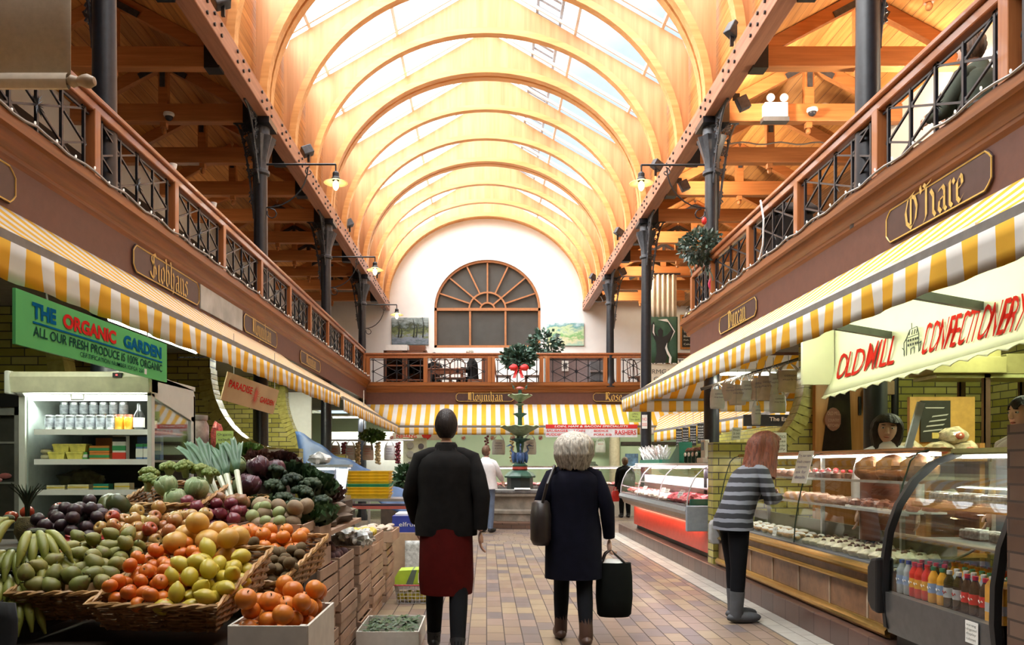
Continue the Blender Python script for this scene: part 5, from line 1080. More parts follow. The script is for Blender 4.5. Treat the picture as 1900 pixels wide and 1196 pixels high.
# ------------------------------------------------------------------ stepped display
M('dark_wood', (.045, .03, .02), .7, var=.3); M('cloth_dark', (.035, .035, .036), .9, var=.3, ns=9)
r_ = thing('display_stand', 'dark stepped wooden stand under the fruit and vegetables', 'stand', (-1.7, 4.4, 0))
for a in ((-3.0, -1.03, 2.85, 3.7, 0, .66), (-2.9, -1.03, 3.7, 4.75, 0, .66), (-2.9, -1.03, 4.35, 4.70, .66, .93), (-2.9, -1.5, 3.84, 4.35, .66, .93), (-2.12, -1.46, 4.75, 5.0, 0, 1.12), (-2.12, -1.46, 5.0, 5.9, 0, 1.28)): MB().box(*a).build('step', MATS['dark_wood'], r_, smooth=0)
for y, z in ((3.2, .1), (3.2, .3), (3.2, .5)): MB().box(-2.7, -.8, 2.82, 2.85, z, z+.09).build('front_board', MATS['dark_wood'], r_, smooth=0)
mb = MB(); mb.grid(lambda u, v: (-2.35+.52*u+.015*math.sin(v*9), 3.02-.05*v+.025*math.sin(u*11), .86-.62*v), 14, 10); tag(mb.build('cloth', MATS['cloth_dark'], None, solid=.006), 'dark grey cloth hanging over the front of the stand at the left edge', 'cloth')
M('wick', (.28, .14, .043), .55, var=.35, ns=30); M('wick_rim', (.40, .22, .075), .5, var=.3, ns=40)
def wicker(label, c, wd, dp, hf, hb, rz=0, tilt=0, flare=.86):
    """slanting wicker tray basket: low front, high back"""
    root = thing('wicker_basket', label, 'basket', c, 0); root.rotation_euler = (R(tilt), 0, R(rz)); mb = MB(); hw, hd = wd/2, dp/2
    def P(t, k):   # perimeter t 0..4, height share k
        s, f = int(t) % 4, t % 1; q = flare+(1-flare)*k
        x, y = [(-1+2*f, -1), (1, -1+2*f), (1-2*f, 1), (-1, 1-2*f)][s]; r = .10
        h = (hf+(hb-hf)*((y+1)/2))*k
        return Vector((x*hw*q, y*hd*q, h))
    per = [i*4/88 for i in range(88)]; rows = max(5, int(hf/.013))
    for k in range(rows):
        kk = (k+.5)/rows; pts = []
        for i, t in enumerate(per):
            p = P(t, kk); cdir = Vector((p.x/hw, p.y/hd, 0)); cdir.normalize(); pts.append(p+cdir*.0055*(1 if (i//2+k) % 2 else -1))
        mb.tube(pts, max(.0055, hf/rows*.5), 4, True)
    for i in range(0, 88, 4): mb.bar(P(per[i]+.023, 0), P(per[i]+.023, 1), .009)
    mb.build('woven_sides', MATS['wick'], root, local=True, smooth=50)
    mb = MB()
    for ph in (0, PI): mb.tube([P(t, 1)+Vector((0, 0, .006*math.sin(i*1.1+ph)))+Vector((P(t, 1).x, P(t, 1).y, 0)).normalized()*.007*math.cos(i*1.1+ph) for i, t in enumerate(per)], .0085, 5, True)
    mb.build('braided_rim', MATS['wick_rim'], root, local=True)
    mb = MB(); mb.box(-hw*flare, hw*flare, -hd*flare, hd*flare, 0, .012); mb.build('base', MATS['wick'], root, local=True, smooth=0); return root
def heap(n, r, reg, base, rng, tries=18):
    x0, x1, y0, y1 = reg; P = []
    for _ in range(n):
        best = None
        for _ in range(tries):
            x, y = rng.uniform(x0, x1), rng.uniform(y0, y1); z = base(x, y)+r
            for p in P:
                d2 = (p.x-x)**2+(p.y-y)**2; D = 1.92*r
                if d2 < D*D: z = max(z, p.z+math.sqrt(D*D-d2))
            s = z-base(x, y)
            if best is None or s < best[0]: best = (s, Vector((x, y, z)))
        P.append(best[1])
    return P
def fruit_mat(name, c0, c1, ns=4, rough=.38, bump=.12, bs=60, spots=None):
    n = N(name); oi = n.n('ObjectInfo'); p = n.n('VectorMath', operation='ADD'); n.l(n.pos(), p.inputs[0]); n.l(oi.outputs['Location'], p.inputs[1])
    f = n.noise(p.outputs[0], ns, 3); rr = n.math('ADD', n.math('MULTIPLY', f, .8), n.math('MULTIPLY', oi.outputs['Random'], .25)); c = n.ramp(rr, [(.3, sc3(c0, .70)), (.72, sc3(c1, .72))])
    if spots: s2 = n.noise(p.outputs[0], 34, 3); c = n.mix(n.math('MULTIPLY', n.math('GREATER_THAN', s2, .62), .55), c, spots)
    n.bump(n.noise(n.pos(), bs, 2), bump, .004); MATS[name] = n.fin(c, rough); return MATS[name]
fruit_mat('f_mand', (.72, .14, .012), (.85, .24, .02)); fruit_mat('f_orange', (.78, .18, .015), (.86, .28, .03)); fruit_mat('f_grape', (.78, .36, .05), (.84, .48, .10)); fruit_mat('f_lemon', (.66, .50, .03), (.74, .60, .08))
fruit_mat('f_kiwi', (.12, .075, .03), (.20, .13, .05), 8, .8, .4, 200); fruit_mat('f_pear', (.20, .22, .04), (.34, .30, .07), 6, .5, .1, 60, (.14, .08, .03)); fruit_mat('f_apple', (.46, .05, .025), (.62, .48, .14), 7, .25); fruit_mat('f_applered', (.40, .02, .02), (.55, .10, .05), 7, .25)
fruit_mat('f_pass', (.035, .015, .025), (.075, .035, .045), 7, .45, .7, 22); fruit_mat('f_pom', (.42, .03, .03), (.55, .09, .07), 5, .35); fruit_mat('f_mango', (.05, .07, .025), (.13, .14, .04), 3, .35, .05, 30, (.20, .05, .03)); fruit_mat('f_banana', (.22, .26, .035), (.45, .42, .07), 3, .45, .05, 30, (.10, .09, .02))
fruit_mat('f_onion', (.30, .13, .06), (.48, .26, .13), 8, .35); fruit_mat('f_redonion', (.17, .02, .04), (.34, .07, .09), 8, .3); fruit_mat('f_turnip', (.30, .20, .11), (.46, .34, .20), 6, .6, .3, 40, (.2, .12, .07)); fruit_mat('f_kohl', (.30, .38, .14), (.48, .52, .24), 6, .5); fruit_mat('f_beet', (.10, .04, .05), (.2, .10, .10), 8, .6, .4, 30)
fruit_mat('v_cab', (.16, .27, .09), (.48, .56, .30), 9, .45, .5, 16); fruit_mat('v_redcab', (.05, .012, .025), (.13, .04, .06), 8, .35, .4, 14); fruit_mat('v_dark', (.014, .035, .018), (.05, .085, .035), 16, .7, .9, 50); fruit_mat('v_green', (.05, .14, .02), (.20, .33, .06), 14, .5, .6, 40); fruit_mat('v_red', (.045, .015, .015), (.15, .055, .035), 14, .45, .6, 40); fruit_mat('v_rom', (.14, .22, .035), (.32, .38, .09), 20, .6, .8, 60)
fruit_mat('v_leaf', (.02, .055, .02), (.08, .15, .05), 8, .5); M('stem', (.05, .06, .02), .7)
def proto(nm, cat, prof=None, mat=None, ball=None, stem=0, wob=None, rough=0, sd=0):
    t = thing(nm, 'x', cat); mb = MB()
    if prof: mb.lathe(prof, seg=16, wob=wob)
    else: mb.ball((0, 0, 0), ball, 16, 10, rough, sd)
    mb.build('skin', mat, t, local=True, smooth=60)
    if stem:
        mb = MB(); mb.tube([(0, 0, stem-.006), (.002, .001, stem+.006), (.005, .002, stem+.012)], .0025, 5); mb.build('stalk', MATS['stem'], t, local=True)
    return t
def sph(r, fl=.9, dimple=.18, nip=0):
    P = []
    for i in range(11):
        a = -PI/2+PI*i/10; z = r*fl*math.sin(a); k = r*math.cos(a)
        if i == 10: z -= r*dimple
        if i == 9: z -= r*dimple*.25
        if i == 0: z += r*dimple*.4
        P.append((max(k, 0), z))
    return P
GROUPS = {}
def lay(pr, pos, label, group, rng, tumble=1.0, sc=.08):
    for i, p in enumerate(pos):
        if pr not in used: o = pr; used.add(pr)
        else: o = dup(pr)
        o.location = p; o.rotation_euler = (rng.uniform(-1, 1)*tumble, rng.uniform(-1, 1)*tumble, rng.uniform(0, 6.28)); k = 1+rng.uniform(-sc, sc); o.scale = (k, k, k)
        o['label'] = label[i] if isinstance(label, list) else label; o['group'] = group
rng = random.Random(21)
p_mand = proto('mandarin', 'fruit', sph(.034, .84), MATS['f_mand'], stem=.022); p_or = proto('orange', 'fruit', sph(.041, .95, .1), MATS['f_orange'], stem=.034); p_gr = proto('grapefruit', 'fruit', sph(.055, .92, .08), MATS['f_grape'])
p_lem = proto('lemon', 'fruit', [(0, -.048), (.008, -.044), (.02, -.036), (.031, -.018), (.034, 0), (.031, .018), (.02, .036), (.009, .045), (.006, .05), (0, .052)], MATS['f_lemon'])
p_kiwi = proto('kiwi', 'fruit', ball=(.027, .027, .034), mat=MATS['f_kiwi'])
p_pear = proto('pear', 'fruit', [(0, -.030), (.019, -.029), (.032, -.016), (.035, 0), (.031, .017), (.023, .030), (.017, .040), (.011, .047), (0, .049)], MATS['f_pear'], stem=.047)
AP = [(0, -.026), (.012, -.032), (.026, -.026), (.036, -.008), (.037, .008), (.030, .024), (.018, .030), (.008, .026), (0, .018)]
p_app = proto('apple', 'fruit', AP, MATS['f_apple'], stem=.022); p_appr = proto('apple', 'fruit', AP, MATS['f_applered'], stem=.022)
p_pass = proto('passion_fruit', 'fruit', ball=(.036, .036, .033), mat=MATS['f_pass'], rough=.12, sd=4); p_pom = proto('pomegranate', 'fruit', [(0, -.045), (.03, -.038), (.047, -.01), (.045, .018), (.028, .038), (.012, .044), (.010, .056), (.014, .062), (.009, .056), (0, .05)], MATS['f_pom'])
p_man = proto('mango', 'fruit', ball=(.062, .062, .08), mat=MATS['f_mango'], rough=.08)
# --- baskets and heaps at the front
wicker('wicker basket of pears at the left front of the stall', (-1.76, 3.44, .80), .42, .52, .13, .16, 2, 13)
wicker('wide wicker basket of lemons and mandarins at the front of the stall', (-1.29, 3.36, .785), .54, .60, .125, .16, -6, 13)
wicker('wicker basket of kiwis and oranges behind the lemons', (-1.13, 3.99, .785), .44, .62, .12, .16, -10, 12)
lay(p_pear, heap(46, .033, (-1.92, -1.60, 3.18, 3.64), lambda x, y: .86+.26*(y-3.18), rng), 'mottled green pear in the left front basket', 'pears in the left front basket', rng, 1.3)
lay(p_mand, heap(50, .033, (-1.53, -1.25, 3.07, 3.58), lambda x, y: .80+.30*(y-3.07)+.03*(-1.25-x), rng), 'small bright mandarin on the left side of the wide basket', 'mandarins in the wide basket', rng)
lay(p_lem, heap(34, .035, (-1.30, -1.05, 3.06, 3.42), lambda x, y: .79+.30*(y-3.06), rng), 'lemon at the front right of the wide basket', 'lemons in the wide basket', rng, 1.6)
lay(p_gr, heap(11, .054, (-1.44, -1.16, 3.52, 3.72), lambda x, y: .90+.2*(y-3.5), rng), 'big yellow grapefruit at the back of the wide basket', 'grapefruit in the wide basket', rng, .8)
lay(p_kiwi, heap(50, .029, (-1.28, -.95, 3.73, 4.02), lambda x, y: .80+.28*(y-3.7), rng), 'brown kiwi heaped in front of the oranges', 'kiwis', rng, 1.6)
lay(p_or, heap(26, .041, (-1.40, -1.0, 4.04, 4.28), lambda x, y: .87+.25*(y-4), rng), 'orange in the basket behind the kiwis', 'oranges behind the kiwis', rng, .8)
lay(p_app, heap(44, .036, (-1.98, -1.50, 3.82, 4.18), lambda x, y: .97+.28*(y-3.82), rng), 'red and yellow apple in the heap behind the pears', 'apples behind the pears', rng, 1.2)
lay(p_pom, [Vector((x, y, z)) for x, y, z in ((-2.07, 3.78, .99), (-1.96, 3.74, .96), (-1.86, 3.78, 1.0), (-1.92, 3.70, .90), (-2.02, 3.70, .89), (-2.1, 3.66, .87), (-1.79, 3.72, .97))], 'red pomegranate between the pears and the passion fruit', 'pomegranates', rng, .7)
lay(p_pass, heap(36, .034, (-2.34, -2.02, 3.92, 4.22), lambda x, y: .97+.25*(y-3.9)+.07*(1-abs(x+2.17)/.17), rng), 'wrinkled dark passion fruit heaped behind the pomegranates', 'passion fruit', rng, 1.2)
lay(p_man, [Vector((-2.05, 4.30, 1.16)), Vector((-2.13, 4.36, 1.15)), Vector((-2.02, 4.18, 1.05)), Vector((-1.97, 4.30, 1.06))], 'large dark green mango beside the passion fruit', 'mangoes', rng, .5)
lay(p_appr, [Vector((-2.56, 4.3, 1.13)), Vector((-2.60, 4.22, 1.11)), Vector((-2.37, 4.28, 1.15)), Vector((-2.34, 4.34, 1.08)), Vector((-2.48, 4.34, 1.06)), Vector((-2.42, 4.36, 1.10))], 'red apple beside the pineapple', 'red apples by the pineapple', rng, .6)
# red apple support tray and pineapple
o = MB().box(-2.8, -1.5, 3.86, 4.4, .93, .97).build('tray', MATS['dark_wood'], None, smooth=0); tag(o, 'low dark tray under the passion fruit and the apples', 'tray')
r_ = thing('pineapple', 'pineapple with a spiky dark crown at the left of the stall', 'fruit', (-2.50, 4.2, .97)); mb = MB(); mb.lathe([(.0, 0), (.045, .005), (.062, .05), (.060, .10), (.045, .135), (.0, .14)], (-2.50, 4.2, .975), 16, wob=lambda th, r, z: .06*math.sin(th*8+z*90)); mb.build('body', M('pine_body', (.10, .075, .025), .6, var=.5, ns=40, bump=.6), r_)
mb = MB()
for k in range(34):
    a = k*2.4; L = .23-.0042*k; out_ = .10-.0022*k; b = Vector((-2.50, 4.2, 1.10+.0015*k)); d = Vector((math.cos(a), math.sin(a), 0)); w_ = d.cross(Vector((0, 0, 1)))*.011
    pts = [b+d*out_*t*t+Vector((0, 0, L*t-.04*t*t*(1 if k < 12 else 0))) for t in (0, .35, .7, 1)]; vs_ = []
    for t, p in zip((1, .9, .55, .05), pts): vs_ += [p-w_*t, p+d*.004, p+w_*t]
    mb.add(vs_, [(i*3+j, i*3+j+1, i*3+j+4, i*3+j+3) for i in range(3) for j in range(2)])
mb.build('crown', M('crown', (.035, .055, .035), .5, var=.4), r_)
# bananas in hands
def banana_hand(c, n, rz, tl, sc, label):
    root = thing('banana_hand', label, 'bananas', c); root.rotation_euler = (R(tl), 0, R(rz)); root.scale = (sc,)*3
    for i in range(n):
        a = (i-(n-1)/2)*.30; mb = MB(); pts = []; rr = []
        for k in range(9):
            t = k/8; ang = -.2+1.5*t; p = Vector((0, -.13*math.sin(ang)-.02, .13*(math.cos(ang)-1)-.02*t)); p.x = .012*(i-(n-1)/2)+math.sin(a)*.12*t; p.z -= .012*(i % 2); pts.append(p); rr.append([.006, .010, .016, .0185, .019, .0185, .016, .010, .005][k])
        mb.tube(pts, rr, 7); mb.build('banana', MATS['f_banana'], root, local=True, smooth=70)
    mb = MB(); mb.ball((0, 0, 0), (.012*n*.6, .018, .014), 8, 6); mb.build('crown', MATS['stem'], root, local=True)
for i, (c, n_, rz, tl, sc) in enumerate((((-1.99, 3.42, 1.10), 5, 40, 0, 1.15), ((-2.06, 3.36, 1.02), 5, 20, -5, 1.1), ((-1.93, 3.36, 1.0), 5, 60, 5, 1.1), ((-2.03, 3.28, .93), 5, 30, 8, 1.1), ((-2.12, 3.42, 1.16), 4, -10, 0, 1.1), ((-2.1, 3.22, .90), 5, 10, 10, 1.1), ((-1.95, 3.24, .86), 4, 35, 12, 1.05), ((-2.18, 3.3, 1.03), 5, -15, 0, 1.1))):
    banana_hand(c, n_, rz, tl, sc, ['top hand of green bananas at the left edge', 'hand of bananas under the top hand', 'hand of bananas reaching toward the pears', 'lower middle hand of green bananas', 'topmost hand of bananas at the picture edge', 'lowest left hand of bananas above the cloth', 'lowest hand of bananas beside the pear basket', 'hand of bananas at the far left, half out of view'][i])
MB().box(-2.5, -1.98, 3.15, 3.66, .56, .84).build('banana_crate', MATS['dark_wood'], None, smooth=0); tag(bpy.data.objects['banana_crate'], 'dark crate under the bananas', 'crate')

# ------------------------------------------------------------------ crates
M('crate_wood', (.40, .265, .18), .65, var=.18, ns=7); M('crate_white', (.60, .57, .50), .6, var=.08)
def crate(label, c, wd, dp, ht, mat='crate_wood', rz=0, solid_=False, group=None):
    root = thing('wooden_crate', label, 'crate', c, R(rz), group); hw, hd = wd/2, dp/2; m_ = MATS[mat]; t = .010
    for sx in (-1, 1):
        if solid_: MB().box(sx*hw-t/2, sx*hw+t/2, -hd, hd, 0, ht).build('side_panel', m_, root, local=True, smooth=0)
        else:
            for z0, z1 in ((.0, .42), (.54, .98)): MB().box(sx*hw-t/2, sx*hw+t/2, -hd, hd, ht*z0, ht*z1).build('side_slat', m_, root, local=True, smooth=0)
        for sy in (-1, 1): MB().box(sx*(hw-.02)-.012, sx*(hw-.02)+.012, sy*(hd-.02)-.012, sy*(hd-.02)+.012, 0, ht).build('corner_post', m_, root, local=True, smooth=0)
    for sy in (-1, 1):
        if solid_: MB().box(-hw, hw, sy*hd-t/2, sy*hd+t/2, 0, ht).build('end_panel', m_, root, local=True, smooth=0)
        else:
            for z0, z1 in ((.0, .45), (.55, 1.0)): MB().box(-hw, hw, sy*hd-t/2, sy*hd+t/2, ht*z0, ht*z1).build('end_slat', m_, root, local=True, smooth=0)
    MB().box(-hw, hw, -hd, hd, 0, .012).build('bottom', m_, root, local=True, smooth=0); return root
crate('white open crate heaped with oranges at the bottom of the picture', (-.835, 3.2, .565), .30, .50, .215, 'crate_white', 0, True)
lay(p_or, heap(46, .041, (-.94, -.73, 3.0, 3.40), lambda x, y: .63, rng, 26), 'orange heaped in the white crate at the bottom of the picture', 'oranges in the white crate', rng, .8)
MB().box(-1.0, -.68, 2.95, 3.45, 0, .565).build('box_stand', MATS['dark_wood'], None, smooth=0); tag(bpy.data.objects['box_stand'], 'dark box under the white crate of oranges', 'box')
STY = [(4.95, .52), (5.62, .62), (6.38, .58), (7.22, .72), (8.08, .62)]; c0 = None; k = 0
for si, (y, L) in enumerate(STY):
    for j in range(5 if si < 4 else 4):
        o = crate('x', (0, 0, 0), .42, L, .148) if j == 0 else dup(o)
        o.location = (-1.22+rng.uniform(-.012, .012)+(.02 if si == 2 and j < 1 else 0), y, .002+.150*j); o.rotation_euler.z = R(rng.uniform(-1.2, 1.2))
        o['group'] = 'stacked slatted crates'; o['label'] = '%s slatted crate from the floor in the %s stack along the walkway' % (['bottom', 'second', 'third', 'fourth', 'topmost'][j], ORD[si])
p_beet = proto('beetroot', 'vegetable', ball=(.042, .042, .038), mat=MATS['f_beet'], rough=.15)
lay(p_beet, heap(22, .04, (-1.36, -1.06, 5.4, 5.85), lambda x, y: .70, rng), 'dark beetroot in the top crate of the second stack', 'beetroots', rng)
p_beet2 = proto('red_onion', 'vegetable', sph(.038, .9, -.2), MATS['f_redonion'])
lay(p_beet2, heap(18, .037, (-1.36, -1.06, 4.75, 5.15), lambda x, y: .70, rng), 'red onion in the top crate of the nearest stack', 'red onions in the crate stack', rng)
lay(p_lem, heap(18, .035, (-1.36, -1.06, 6.95, 7.5), lambda x, y: .72, rng), 'lemon in the top crate of the fourth stack', 'lemons in the crate stack', rng, 1.5)
p_bag = thing('plastic_bag', 'x', 'bag'); mb = MB(); mb.ball((0, 0, .05), (.08, .09, .06), 14, 9, .8, 3); mb.build('film', M('film', (.55, .57, .55), .18, var=.35, ns=25, spec=.8, bump=.5), p_bag, local=True)
lay(p_bag, [Vector((-1.3+.13*(i % 3), 6.2+.17*(i//3), .74)) for i in range(9)], 'clear knotted plastic bag in the top crate of the third stack', 'clear plastic bags', rng, .3)
p_mush = thing('flat_mushroom', 'x', 'mushroom'); mb = MB(); mb.lathe([(.0, .0), (.012, 0), (.012, .03), (.05, .035), (.045, .05), (.02, .06), (0, .062)], seg=12); mb.build('cap', M('mush', (.50, .42, .33), .6, var=.3), p_mush, local=True)
r_ = crate('low box of mushrooms on the last crate stack', (-1.16, 8.1, .605), .42, .6, .11, 'crate_wood', 0, True)
lay(p_mush, [Vector((-1.3+.09*(i % 4), 7.86+.11*(i//4), .68+.02*(i % 2))) for i in range(20)], 'pale flat mushroom in the box on the last crate stack', 'mushrooms', rng, .6)
# brown sack lying across the crates
mb = MB(); mb.ball((-1.30, 5.75, 1.02), (.28, .62, .10), 22, 14, .35, 7); mb.v = [Vector((v.x, v.y, max(v.z, .93))) for v in mb.v]; tag(mb.build('brown_sack', M('sack', (.15, .115, .085), .85, var=.25, ns=12), None), 'long brown sack lying across the crates beside the broccoli', 'sack')
mb = MB(); mb.box(-1.44, -1.02, 5.05, 6.3, .93, .96); tag(mb.build('board', MATS['crate_wood'], None, smooth=0), 'flat board on the crates under the brown sack', 'board')
for y in (5.1, 6.25): o = MB().box(-1.44, -1.40, y-.02, y+.02, .752, .93).build('board_leg', MATS['dark_wood'], bpy.data.objects['board'], smooth=0)
crate('slatted crate under the broccoli on the nearest crate stack', (-1.23, 4.87, .757), .42, .34, .26)
# crate of leaves on the floor
crate('shallow white crate of dark leaves standing on the floor', (-.735, 6.05, .0), .46, .62, .15, 'crate_white', 0, True)
mb = MB(); rl = random.Random(8)
for _ in range(240):
    c = Vector((rl.uniform(-.93, -.54), rl.uniform(5.78, 6.32), .10+rl.uniform(0, .07))); a = rl.uniform(0, 6.28); d = Vector((math.cos(a), math.sin(a), rl.uniform(-.3, .5))).normalized(); s_ = d.cross(Vector((0, 0, 1))).normalized()*.018; L = rl.uniform(.05, .11)
    mb.add([c-d*L*.5, c+s_, c+d*L*.5, c-s_, c+Vector((0, 0, .008))], [(0, 1, 4), (1, 2, 4), (2, 3, 4), (3, 0, 4)])
tag(mb.build('salad_leaves', MATS['v_leaf'], None, smooth=0), 'loose dark green leaves filling the white crate on the floor', 'leaves', kind='stuff')
# wire basket with a green box
M('green_box', (.38, .55, .04), .45); M('red_wire', (.45, .04, .04), .4)
r_ = thing('wire_basket', 'red rimmed wire shopping basket standing on the floor', 'basket', (-.74, 7.8, 0)); mb = MB()
for k in range(6): z = .01+.035*k; q = .86+.14*k/5; mb.tube([(-.74+a*.17*q, 7.8+b*.13*q, z) for a, b in ((-1, -1), (1, -1), (1, 1), (-1, 1))], .003, 4, True)
for k in range(9):
    for b in (-1, 1): x = -1+k/4; mb.bar((-.74+x*.146, 7.8+b*.112, .01), (-.74+x*.17, 7.8+b*.13, .185), .004); y = -1+k/4; mb.bar((-.74+b*.146, 7.8+y*.112, .01), (-.74+b*.17, 7.8+y*.13, .185), .004)
mb.build('wires', MATS['alu'], r_, smooth=0); mb = MB(); mb.tube([(-.74+a*.172, 7.8+b*.132, .19) for a, b in ((-1, -1), (1, -1), (1, 1), (-1, 1))], .008, 6, True); mb.build('rim', MATS['red_wire'], r_)
lay(proto('yellow_pepper', 'vegetable', ball=(.045, .045, .05), mat=MATS['f_lemon'], rough=.3), [Vector((-.85+.075*(i % 4), 7.75+.09*(i//4), .065)) for i in range(8)], 'yellow pepper in the wire basket', 'yellow peppers', rng)
r_ = thing('green_carton', 'lime green carton with a dark stripe resting on the wire basket', 'carton', (-.74, 7.8, .2)); mb = MB(); mb.prism([(-.91, .20), (-.57, .20), (-.57, .29), (-.66, .345), (-.87, .335), (-.91, .27)], 'y', 7.68, 7.92); mb.build('box', MATS['green_box'], r_, smooth=0); mb = MB(); mb.prism([(-.80, .20), (-.73, .20), (-.69, .342), (-.74, .342)], 'y', 7.676, 7.924); mb.build('stripe', M('grey_band', (.10, .14, .10), .5), r_, smooth=0)
notice('card', 'white card leaning against the lime green carton', (-.61, 7.66, .27), (1, 0, .05), (0, .1, 1), .13, .10, ['2 euro'])
# cardboard and blue boxes
r_ = thing('cardboard_box', 'big brown cardboard box beyond the crate stacks', 'box', (-.75, 9.1, 0)); MB().box(-1.08, -.5, 8.85, 9.35, 0, .61).build('box', M('card_brown', (.40, .27, .17), .75), r_, smooth=0, bevel=.006); mb = MB(); mb.grid(lambda u, v: (-.93+.22*u, 8.84-.015*abs(math.sin(u*9+v*7)), .1+.42*v), 8, 8); mb.build('clear_film', MATS['film'], r_, solid=.003)
r_ = thing('blue_box', 'blue printed produce box on top of the cardboard box', 'box', (-.75, 9.1, .61)); MB().box(-1.08, -.48, 8.86, 9.34, .612, .80).build('box', M('box_blue', (.03, .05, .30), .5), r_, smooth=0); mb = MB(); text_mesh(mb, 'elfrut fresco', (-1.0, 8.857, .68), (1, 0, 0), (0, 0, 1), .08, width=.44, height=.05, depth=.002); mb.build('lettering', MATS['paper'], r_, smooth=0); MB().box(-1.05, -.6, 8.9, 9.3, .80, .825).build('lining', MATS['paper'], r_, smooth=0)

# ------------------------------------------------------------------ vegetables on the upper steps
r_ = crate('cardboard tray of onions printed with red and black lettering', (-1.86, 4.5, .935), .34, .3, .16, 'cardboard', 0, True)
mb = MB(); text_mesh(mb, 'Thaym', (-1.80, 4.344, 1.06), (-1, 0, 0), (0, 0, -1), .06, bold=.01, width=-.0 or .13, height=.045, depth=-.0); mb.build('lettering', MATS['black'], r_, smooth=0); mb = MB(); mb.tube([(-1.93+.2*t, 4.342, 1.075+.012*math.sin(t*PI)) for t in [i/8 for i in range(9)]], .004, 4); mb.build('red_arc', MATS['txt_red'], r_)
crate('open wooden crate of red and brown onions', (-1.57, 4.52, .935), .36, .36, .13, 'crate_wood', -4)
p_on = proto('onion', 'vegetable', sph(.036, .92, -.25), MATS['f_onion']); lay(p_on, heap(24, .034, (-1.72, -1.43, 4.5, 4.68), lambda x, y: 1.0+.3*(y-4.36), rng), 'brown onion at the back of the onion crate', 'brown onions', rng)
lay(p_beet2, heap(26, .036, (-1.71, -1.43, 4.37, 4.5), lambda x, y: .98, rng), 'red onion at the front of the onion crate', 'red onions in the onion crate', rng)
crate('open wooden crate of turnips and kohlrabi', (-1.22, 4.55, .935), .34, .36, .12, 'crate_wood', 2)
p_tu = proto('turnip', 'vegetable', sph(.05, .85, .05), MATS['f_turnip'], rough=.1); lay(p_tu, heap(14, .047, (-1.35, -1.09, 4.42, 4.7), lambda x, y: 1.0+.2*(y-4.4), rng), 'knobbly brown turnip in the crate', 'turnips', rng)
p_ko = proto('kohlrabi', 'vegetable', sph(.037, .9, .05), MATS['f_kohl']); lay(p_ko, [Vector((x, y, z)) for x, y, z in ((-1.34, 4.42, 1.10), (-1.26, 4.41, 1.07), (-1.29, 4.5, 1.15), (-1.18, 4.40, 1.07), (-1.33, 4.52, 1.14), (-1.2, 4.46, 1.12))], 'pale green kohlrabi among the turnips', 'kohlrabi', rng)
wicker('wicker basket of cabbages and romanesco in front of the cooler', (-1.85, 4.62, 1.095), .50, .44, .105, .16, -5, 8)
def cabbage(nm, mat, r, sd):
    t = thing(nm, 'x', 'vegetable'); mb = MB(); mb.ball((0, 0, 0), (r, r, r*.9), 16, 10, .10, sd); mb.build('heart', mat, t, local=True, smooth=70); rl = random.Random(sd)
    for k in range(7):
        a = k*2.4; th = rl.uniform(.1, .8); mb = MB(); M_ = Matrix.Rotation(a, 4, 'Z')@Matrix.Rotation(th, 4, 'Y')
        def f(u, v): q = (u-.5)*1.7; s_ = (v-.35)*2.0; R_ = r*(1.03+.10*v*v+.03*math.sin(q*9+k)); p = Vector((R_*math.cos(s_)*math.cos(q), R_*math.cos(s_)*math.sin(q), R_*math.sin(s_))); return M_@p
        mb.grid(f, 7, 6); mb.build('outer_leaf', mat, t, local=True, smooth=70, solid=.003)
    return t
p_cab = cabbage('cabbage', MATS['v_cab'], .062, 3); p_rc = cabbage('red_cabbage', MATS['v_redcab'], .068, 5)
def floret(nm, mat, r, sd, stalk='v_cab'):
    t = thing(nm, 'x', 'vegetable'); mb = MB(); rl = random.Random(sd)
    for k in range(26):
        a = k*2.4; q = math.sqrt(k/26); mb.ball((r*.85*q*math.cos(a), r*.85*q*math.sin(a), r*(.65-.5*q*q)), r*rl.uniform(.22, .32), 8, 6, .4, k)
    mb.build('head', mat, t, local=True, smooth=60); mb = MB(); mb.lathe([(.018, -r*.9), (.022, -r*.3), (r*.6, r*.15)], seg=10); mb.build('stalk', MATS[stalk], t, local=True); return t
p_rom = floret('romanesco', MATS['v_rom'], .06, 2); p_bro = floret('broccoli', MATS['v_dark'], .075, 4, 'v_dark')
def lettuce(nm, mat, r, sd):
    t = thing(nm, 'x', 'vegetable'); rl = random.Random(sd); mb = MB()
    for k in range(26):
        a = k*2.4; lean = .25+1.0*(k/26); L = r*rl.uniform(.85, 1.15)
        M_ = Matrix.Rotation(a, 4, 'Z')@Matrix.Rotation(lean, 4, 'Y')
        mb.grid(lambda u, v: M_@Vector((.12*r*math.sin(v*PI)+(.14*r*math.sin(u*16+k)+.06*r*math.sin(u*37))*v*v, (u-.5)*r*1.0*(.3+v*.9), L*v)), 9, 4)
    mb.build('leaves', mat, t, local=True, smooth=70); mb = MB(); mb.lathe([(.02, -.02), (.025, .03), (0, .04)], seg=8); mb.build('stump', MATS['v_cab'], t, local=True); return t
p_let = lettuce('green_lettuce', MATS['v_green'], .13, 3); p_letr = lettuce('red_lettuce', MATS['v_red'], .13, 6); p_kale = lettuce('dark_greens', MATS['v_leaf'], .14, 8)
lay(p_cab, [Vector(p) for p in ((-1.88, 4.53, 1.27), (-1.70, 4.53, 1.255), (-1.80, 4.47, 1.19))], ['green cabbage in the middle of the wicker basket', 'pale cabbage at the right of the wicker basket', 'small cabbage low at the front of the wicker basket'], 'cabbages in the wicker basket', rng, .3)
